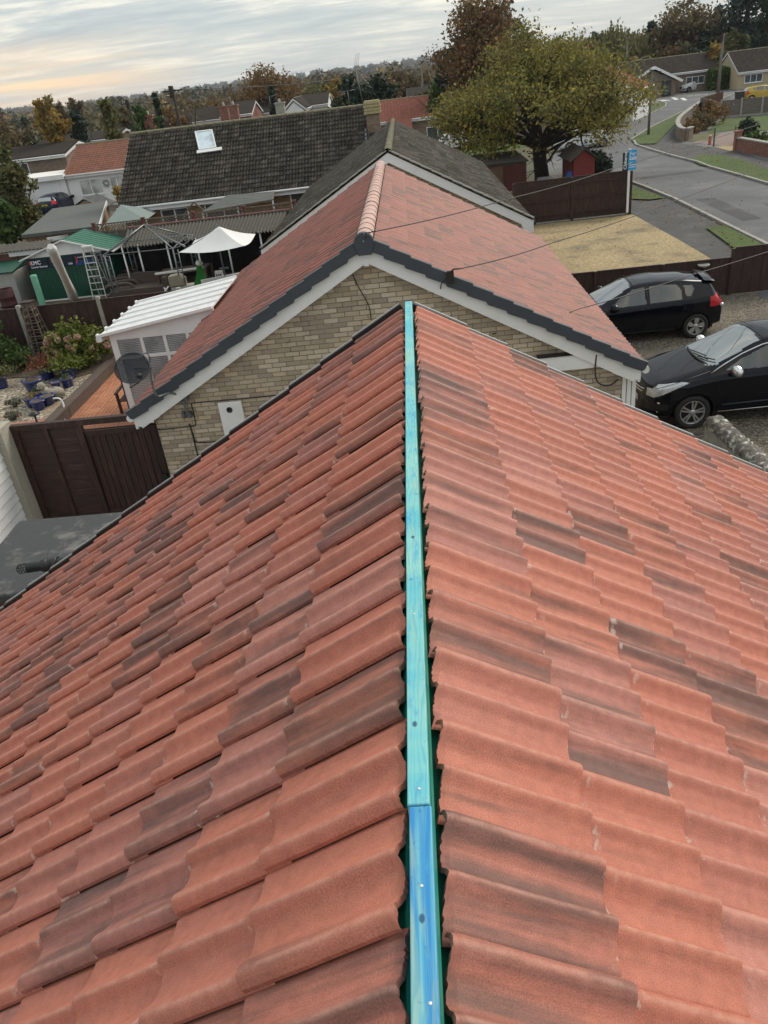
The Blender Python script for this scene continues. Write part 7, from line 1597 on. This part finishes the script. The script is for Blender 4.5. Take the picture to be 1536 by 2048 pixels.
# railing by the far end of the corner tree
t = thing('railing', 'short white pedestrian railing at the footpath end', 'railing', at(1270,222,z=0)); a, b = at(1266,222,z=0), at(1281,212,z=0); mb = MB()
for u in (0, .25, .5, .75, 1): p = a.lerp(b, u); mb.tube([V(p.x,p.y,0), V(p.x,p.y,1.1)], .05, 5)
mb.tube([a+V(0,0,1.1), b+V(0,0,1.1)], .06, 5); mb.tube([a+V(0,0,.15), b+V(0,0,.15)], .05, 5); mb.build('frame', M['white'], t)
# sheds and clutter under the big tree
t = thing('garden_shed', 'red-brown wooden shed with dark felt roof at the kerb end of the fence', 'shed', (9.9,45,0)); A = at(1176,318,Y=44.2); xl, xr = at(1147,350,Y=44).x, at(1189,350,Y=44).x; M['redwood'] = plain('red_stained_boards', (.20,.032,.024), .8, var=.25, scale=3, stretch=(8,8,.6), bump=.4, dirt=(.08,.03,.02))
mb = MB(); mb.prism([V(xl,44,0), V(xr,44,0), V(xr,44,1.75), V((xl+xr)/2,44,2.2), V(xl,44,1.75)], (0,0,0), (0,3.2,0)); mb.build('wall', M['redwood'], t)
xm_ = (xl+xr)/2
for s_, xe in ((-1, xl-.2), (1, xr+.2)): mb = MB(); mb.prism([V(xm_,43.85,2.22), V(xe,43.85,1.66), V(xe,47.3,1.66), V(xm_,47.3,2.22)], (0,0,0), (0,0,.05)); mb.build('roof', M['bark'], t)
t = thing('garden_shed', 'low flat roofed brown shed left of the big tree trunk', 'shed', (4,45,0)); A = at(950,335,z=1.9); B = at(1062,326,z=1.9); mb = MB(); mb.prism([A, V(B.x,A.y,1.9), V(B.x-.2,A.y+3.6,2.1), V(A.x-.3,A.y+3.6,2.1)], (0,0,0), (0,0,.06)); mb.build('roof', M['bark_d'], t); mb = MB(); mb.box(A.x+.1, B.x-.1, A.y+.12, A.y+3.4, 0, 1.88); mb.build('wall', M['wood_brown'], t); mb = MB(); mb.box(B.x-1.3, B.x-.15, A.y+.06, A.y+.119, .05, 1.8); mb.build('door', plain('dull_red_door', (.085,.025,.02), .9, var=.3), t)
t = thing('water_butt', 'blue plastic barrel beside the big tree trunk', 'barrel', (9,46,0)); p = at(1104,362,z=.0); p = V(p.x,44.5,0); mb = MB(); mb.lathe(p, [(.26,0),(.32,.4),(.32,.9),(.24,1.15),(.0,1.2)], 14); mb.build('barrel', plain('blue_barrel', (.03,.08,.28), .5), t)
t = thing('tarpaulin', 'grey crumpled tarpaulin over a pile beside the tree trunk', 'tarpaulin', (5.9,41.5,0)); c = at(1050,372,z=.5); mb = MB(); mb.blob(V(c.x,41.5,.4), (1.5,.7,.75), 4, 16, 9, amp=.45); mb.build('sheet', plain('grey_tarp', (.12,.12,.12), .7, var=.4, scale=2), t)
t = thing('boat', 'pale upturned fibreglass shell just behind the dark railed fence', 'boat', (7,39.5,0)); a = at(1085,380,z=1.4); b = at(1150,366,z=1.4); mb = MB(); mb.blob((a+b)/2+V(0,0,.05), (1.1,.4,.28), 9, 16, 8, amp=.05); mb.build('shell', plain('pale_fibreglass', (.42,.45,.43), .3), t); mb = MB(); mb.box((a+b).x/2-.9,(a+b).x/2+.9,(a+b).y/2-.3,(a+b).y/2+.3,0,1.3); mb.build('stand', M['wood_dark'], t)
hedge('short conifer hedge behind the red-brown shed', xr+.3, xr+1.3, 45.5, 49, 1.5, 'dark', 700, .12)
sheet('yard_under_tree', [(3.5,37.3), (9.8,37.3), (9.8,53), (3.5,53)], .011, M['soil'])
# for sale board
sp = at(1254,433,z=0); fs = thing('sale_board', "blue and navy Chilterns For Sale board on a white post", 'sign', (sp.x, 36.8, 0)); yb = 36.78; sp.x = at(1254,432,Y=yb).x
mb = MB(); mb.box(sp.x-.045, sp.x+.045, yb-.03, yb+.06, 0.15, at(1258,297,Y=36.78).z); mb.build('post', M['white'], fs)
Lx, Rx = at(1245,320,Y=yb).x, at(1272,320,Y=yb).x; zt_ = at(1260,300,Y=yb).z; zb_ = at(1258,341,Y=yb).z; div = Lx+(Rx-Lx)*.40
mb = MB(); mb.box(Lx, div-.002, yb-.06, yb-.031, zb_, zt_-.08); mb.build('side_board', M['sign_navy'], fs)
mb = MB(); mb.box(div, Rx, yb-.062, yb-.033, zb_+.02, zt_); mb.build('board', M['sign_cyan'], fs)
letters('Chilterns', 'ltr_white', fs, (div-.06, yb-.066, zb_+.07), .185, (pi/2, -pi/2, 0), .003)
letters('For', 'ltr_white', fs, (div+.05, yb-.068, zt_-.20), .19, (pi/2, 0, 0), .002); letters('Sale', 'ltr_white', fs, (div+.05, yb-.068, zt_-.36), .19, (pi/2, 0, 0), .002)
for k in range(4): mb = MB(); z_ = zb_+.12+k*.085+(.05 if k == 3 else 0); mb.box(div+.05, div+.05+(.26,.30,.22,.30)[k], yb-.0665, yb-.0625, z_, z_+.03); mb.build('small_print', M['ltr_white'], fs)
# poles
def pole(name, label, px, ptop, pb, Y, r=.10, lamp=None, arms=False, mat='wood_grey'):
    a = at(px, ptop, Y=Y); x = a.x; t = thing(name, label, 'pole', (x, Y, 0)); mb = MB(); mb.tube([V(x,Y,0), V(x,Y,a.z)], [r*1.25, r*.8], 8); mb.build('pole', M[mat], t)
    if arms: mb = MB(); mb.bar(V(x-.7,Y,a.z-.3), V(x+.7,Y,a.z-.3), .09, .09); mb.bar(V(x-.12,Y-.08,a.z+.02), V(x-.12,Y-.08,a.z-.75), .2, .16, (0,1,0)); mb.build('crossarm', M['bark_d'], t)
    if lamp: mb = MB(); mb.obox((x,Y-.35,a.z+.02), .3, .8, .12); mb.build('lamp_head', M['white' if lamp == 2 else 'metal'], t)
    return V(x, Y, a.z)
tp1 = pole('telegraph_pole', 'dark telegraph pole with boxes on top behind the long roof', 343, 172, 0, 62, .13, arms=True, mat='bark_d'); tp2 = pole('telegraph_pole', 'shorter telegraph pole left of the skylight pole', 255, 200, 0, 82, .13, arms=True, mat='bark_d')
pole('street_lamp', 'thin street lamp column standing on the grass corner', 1304, 138, 0, 70.4, .09, lamp=2); tp3 = pole('telegraph_pole', 'tall telegraph pole at the bend beside the picket fence', 1447, 66, 0, 96.4, .16, arms=True); pole('street_lamp', 'leaning grey column in front of the willow', 1255, 76, 0, 125, .12, lamp=1)
pole('telegraph_pole', 'distant pole right of the dark evergreens', 842, 130, 0, 120, .12, mat='wood_grey')
# aerials on the long roof
def aerial(name, label, px, pt, pb, Y, elems, boom, h0=None):
    a = at(px, pt, Y=Y); b = at(pb[0], pb[1], Y=Y); t = thing(name, label, 'aerial', b); mb = MB(); mb.tube([b, a], .022, 5); mb.build('mast', M['metal'], t)
    p, q = a+V(*boom[0]), a+V(*boom[1]); mb = MB(); mb.tube([p, q], .014, 4); d = (q-p).normalized(); s_ = d.cross(V(0,0,1)).normalized() if elems[1] == 'h' else V(0,0,1)
    for k in range(elems[0]): c = p.lerp(q, (k+.5)/elems[0]); w = elems[2]*(1-.5*k/elems[0]); mb.tube([c-s_*w, c+s_*w], .008, 4)
    mb.build('boom', M['metal'], t); return t
ax = aerial('tv_aerial', 'tall television aerial with long boom beside the yellow topped chimney', 712, 142, (727,212), 43.3, (12,'h',.14), ((-.15,0,0),(1.55,.5,.15)))
mb = MB(); a = at(712,142,Y=43.3)
for k in range(3): mb.tube([a+V(-.1+.08*k,0,.05), a+V(.10+.08*k,.1,.75)], .008, 4)
for k in range(5): mb.tube([a+V(.05+.09*k,-.1,-.1-.14*k), a+V(.30+.09*k,-.1,-.2-.14*k)], .012, 4)
mb.tube([a+V(.1,-.1,-.05), a+V(.62,-.1,-.75)], .012, 4); mb.build('reflector', M['metal'], ax)
for (x, yt_, yb_, Y_, lb, bm) in ((459,195,222,70,'flat boomed aerial on the roof left of centre',((-1.5,0,-.1),(.1,0,0))), (538,193,220,68,'crossbar aerial behind the middle of the long roof',((-.6,0,-.05),(.6,0,.05))), (695,183,210,60,'small aerial with raised bar left of the tall one',((-.7,0,0),(.5,0,.06))), (842,170,190,80,'aerial above the red roof ridge',((-.15,0,0),(.9,.2,.06)))):
    aerial('tv_aerial', lb, x, yt_, (x+5,yb_), Y_, (5,'h',.2), bm)
# small roofs between the trees
sm = [(60,295,74,150,22,'tile_far','brick_dull','dark hipped looking bungalow roof at the far left',.0), (150,270,82,170,16,'tile_far','brick_dull','long grey roof behind the white rendered bungalow',.0), (282,240,86,60,30,'tile_far','render','small roof with white gable board left of the telegraph pole',90), (310,228,112,60,22,'tile_far','brick_red','brown roof behind the white gable board',.0), (385,222,110,64,24,'tile_far','brick_dull','low grey roof right of the telegraph pole',.0), (425,215,104,54,26,'tile_far','brick_dull','roof with small skylight left of the red chimneys',.0), (470,206,96,66,26,'tile_far','brick_red','house with red brick wall under the flat boomed aerial',.0), (515,200,104,80,30,'tile_far','brick_dull','steep dark roof beneath the great oak',.0), (585,196,92,50,26,'tile_far','render','white gabled roof right of the crossbar aerial',90), (625,190,98,60,22,'tile_far','render','pale house below the golden tree',.0), (835,158,150,40,16,'tile_redfar','brick_dull','distant house with small red roof',.0), (838,176,104,50,20,'tile_far','brick_dull','dark roof right of the evergreens',.0)]
for k, (px, py, Y, w, h, tm, wm_, lb, rot) in enumerate(sm):
    p = at(px, py, Y=Y); sc = F0/((p-CP).dot(FW)); L_ = w/sc; hs = 4.0; ze = max(1.4, p.z-h/sc*.8)
    if rot: gable_house('house', lb, p.x, Y, 8.0, L_/2, ze, atan2(max(.6,p.z-ze), L_/2), radians(90), M[tm], wm_, geo=False, seed=200+k)
    else: gable_house('house', lb, p.x-L_/2, Y+3, L_, hs, ze, atan2(max(.6,p.z-ze), hs), 0, M[tm], wm_, geo=False, seed=200+k, windows=[(L_*.25, L_*.45, ze-1.25, ze-.35, -3.7, 2)])
for k, (px, py, Y, lb) in enumerate(((447,212,92,'left red brick chimney stack under the aerial'), (466,210,90,'taller dark red chimney stack beside the first'), (296,230,84,'small red chimney left of the telegraph pole'), (559,205,88,'stone coloured chimney with pot at the crossbar aerial'))):
    p = at(px, py, Y=Y); t = thing('chimney', lb, 'chimney', (p.x,Y,0)); mb = MB(); mb.obox((p.x,Y,p.z/2), .9, .8, p.z); mb.obox((p.x,Y,p.z-.05), 1.05, .95, .14); mb.build('stack', M['brick_red'] if k < 3 else M['concrete'], t); mb = MB(); mb.lathe((p.x,Y,p.z), [(.14,0),(.11,.35),(0,.36)], 8); mb.build('pot', M['concrete'], t)
# rotten timber corner post of fence by forecourt
t = thing('bird_bath', 'small stone bowl on the low dark fence behind the hatchback', 'ornament', at(1405,528,Y=22.9)); c = at(1406,530,Y=22.9); mb = MB(); mb.tube([V(c.x,22.85,0), V(c.x,22.85,c.z-.05)], .05, 8); mb.build('post', M['wood_dark'], t); mb = MB(); mb.lathe((c.x,22.85,c.z-.06), [(.05,0),(.16,.05),(.17,.09),(.13,.08),(.0,.06)], 14); mb.build('bowl', M['concrete'], t)
# wires
def wire(label, pts, r=.008, sag=.0, n=24):
    P = []
    for (a, b) in zip(pts, pts[1:]):
        for i in range(n): u = i/n; P.append(a.lerp(b, u)+V(0,0,-4*sag*u*(1-u)))
    P.append(pts[-1]); mb = MB(); mb.tube(P, r, 5); o = mb.build('overhead_wire', M['black']); tag(o, label, 'wire', 'overhead wires'); return o
hk = at(728, 466, Y=YG-.12); far_pole = V(19.0, 20.5, 6.9)
def far_pt(px, py, Y): return at(px, py, Y=Y)
t = thing('wire_bracket', 'galvanised hook bracket on the gable peak holding the long wire', 'bracket', hk); b0 = at(733,484,Y=YG-.02)
mb = MB(); mb.box(b0.x-.06, b0.x+.05, YG-.03, YG+.0, b0.z-.06, b0.z+.05); mb.tube([b0, at(729,472,Y=YG-.08), hk], .012, 6); mb.tube([hk, at(742,464,Y=YG-.12)], .010, 5); mb.tube([at(730,474,Y=YG-.09), at(742,464,Y=YG-.12)], .008, 5); mb.build('hook', M['metal'], t)
wire('thin black wire from the gable peak across the red roof and forecourt', [at(742,464,Y=YG-.12), at(1008,400,Y=15.2), at(1220,339,Y=20.5), at(1600,222,Y=40)], .009, .03)
k2 = at(903, 548, Y=YG-.12); t = thing('wire_bracket', 'black bracket on the verge halfway down the right slope', 'bracket', k2); mb = MB(); b1 = at(901,556,Y=YG-.08); mb.box(b1.x-.05, b1.x+.05, YG-.10, YG-.05, b1.z-.08, b1.z+.10); mb.tube(smooth_path([b1, at(905,540,Y=YG-.1), k2+V(.1,0,.06)]), .012, 6); mb.build('hook', M['black'], t)
wire('thin black wire from the verge bracket over the forecourt', [k2+V(.1,0,.06), at(1100,487,Y=14.2), at(1340,405,Y=19.5), at(1600,305,Y=30)], .009, .03)
cable(smooth_path([b1, at(890,560,Y=YG-.03), at(882,570,Y=YG-.03), at(881,590,Y=YW-.02)]), .008)
wire('lowest wire crossing above the black hatchback from the brick gable', [at(985,668,Y=YW-.05), at(1160,617,Y=12.8), at(1368,554,Y=15.5), at(1600,482,Y=19)], .009, .02)
wire('faint wires running between the two left telegraph poles', [tp2+V(0,0,-.3), tp1+V(0,0,-.3)], .02, .15); wire('high distant wire from the dark telegraph pole to the right', [tp1+V(0,0,-.25), at(620,165,Y=90), at(900,124,Y=120)], .03, .1)
wire('pair of dark service wires leaving the bend telegraph pole', [tp3+V(-.6,0,-.3), at(1300,110,Y=100), at(1180,150,Y=90)], .025, .1)
mb = MB(); mb.tube([at(918,590,Y=YW-.03), at(946,597,Y=YW-.03)], .028, 6); mb.build('cable_clip', M['black'], nb); cable(smooth_path(wl((900,572),(915,590),(950,602),(1030,640),(1060,655))), .008)
# fallen leaves on verges, pavement edge and forecourt; nobody could count them
rs = np.random.RandomState(77); CC = []
for (x0, x1, y0, y1, n, z_) in ((10.6,12.2,24,50,900,.09), (9.9,12.2,24,50,300,.02), (17.4,20,41,64,900,.09), (12.3,17,25,60,260,.016), (4.4,9.8,24,37,260,.018), (18,30,64,88,700,.09), (12.3,12.8,25,48,260,.02), (3,12,42,56,500,.03)):
    CC.append(np.stack([rs.uniform(x0,x1,n//3), rs.uniform(y0,y1,n//3), np.full(n//3, z_)], 1))
C_ = np.concatenate(CC); o = leafmesh('fallen_leaves', C_, np.full(len(C_), .04), LM['gold'], None, 6); o['kind'] = 'stuff'; o['label'] = 'fallen autumn leaves scattered over verges and tarmac'
n = 150; uu = rs.rand(n)*2.6; yy = rs.uniform(.4, 5.2, n); sd_ = np.where(rs.rand(n) < .75, 1, -1); C_ = np.stack([XR+sd_*(.1+uu)*cos(PN), yy, ZR-.05-(.1+uu)*sin(PN)+.035], 1)
o = leafmesh('roof_debris', C_, np.full(n, .0055), LM['brown'], None, 7); o['kind'] = 'stuff'; o['label'] = 'tiny crumbs of moss and leaf on the red tiles'
# haze: even air round the whole scene
mb = MB(); mb.box(-2600, 2600, -60, 4300, -40, 60); hz = mb.build('haze', bpy.data.materials.new('haze_air')); hz['kind'] = 'stuff'; hz['label'] = 'thin autumn haze over the town'; hm = hz.data.materials[0]; hm.use_nodes = True; hm.node_tree.nodes.clear(); g = G(hm.node_tree)
pv = g.n('ShaderNodeVolumePrincipled', {'Color': (0.80,0.88,1.0,1), 'Density': 0.00014, 'Anisotropy': 0.1}); ou = hm.node_tree.nodes.new('ShaderNodeOutputMaterial'); g.l.new(pv.outputs[0], ou.inputs['Volume'])
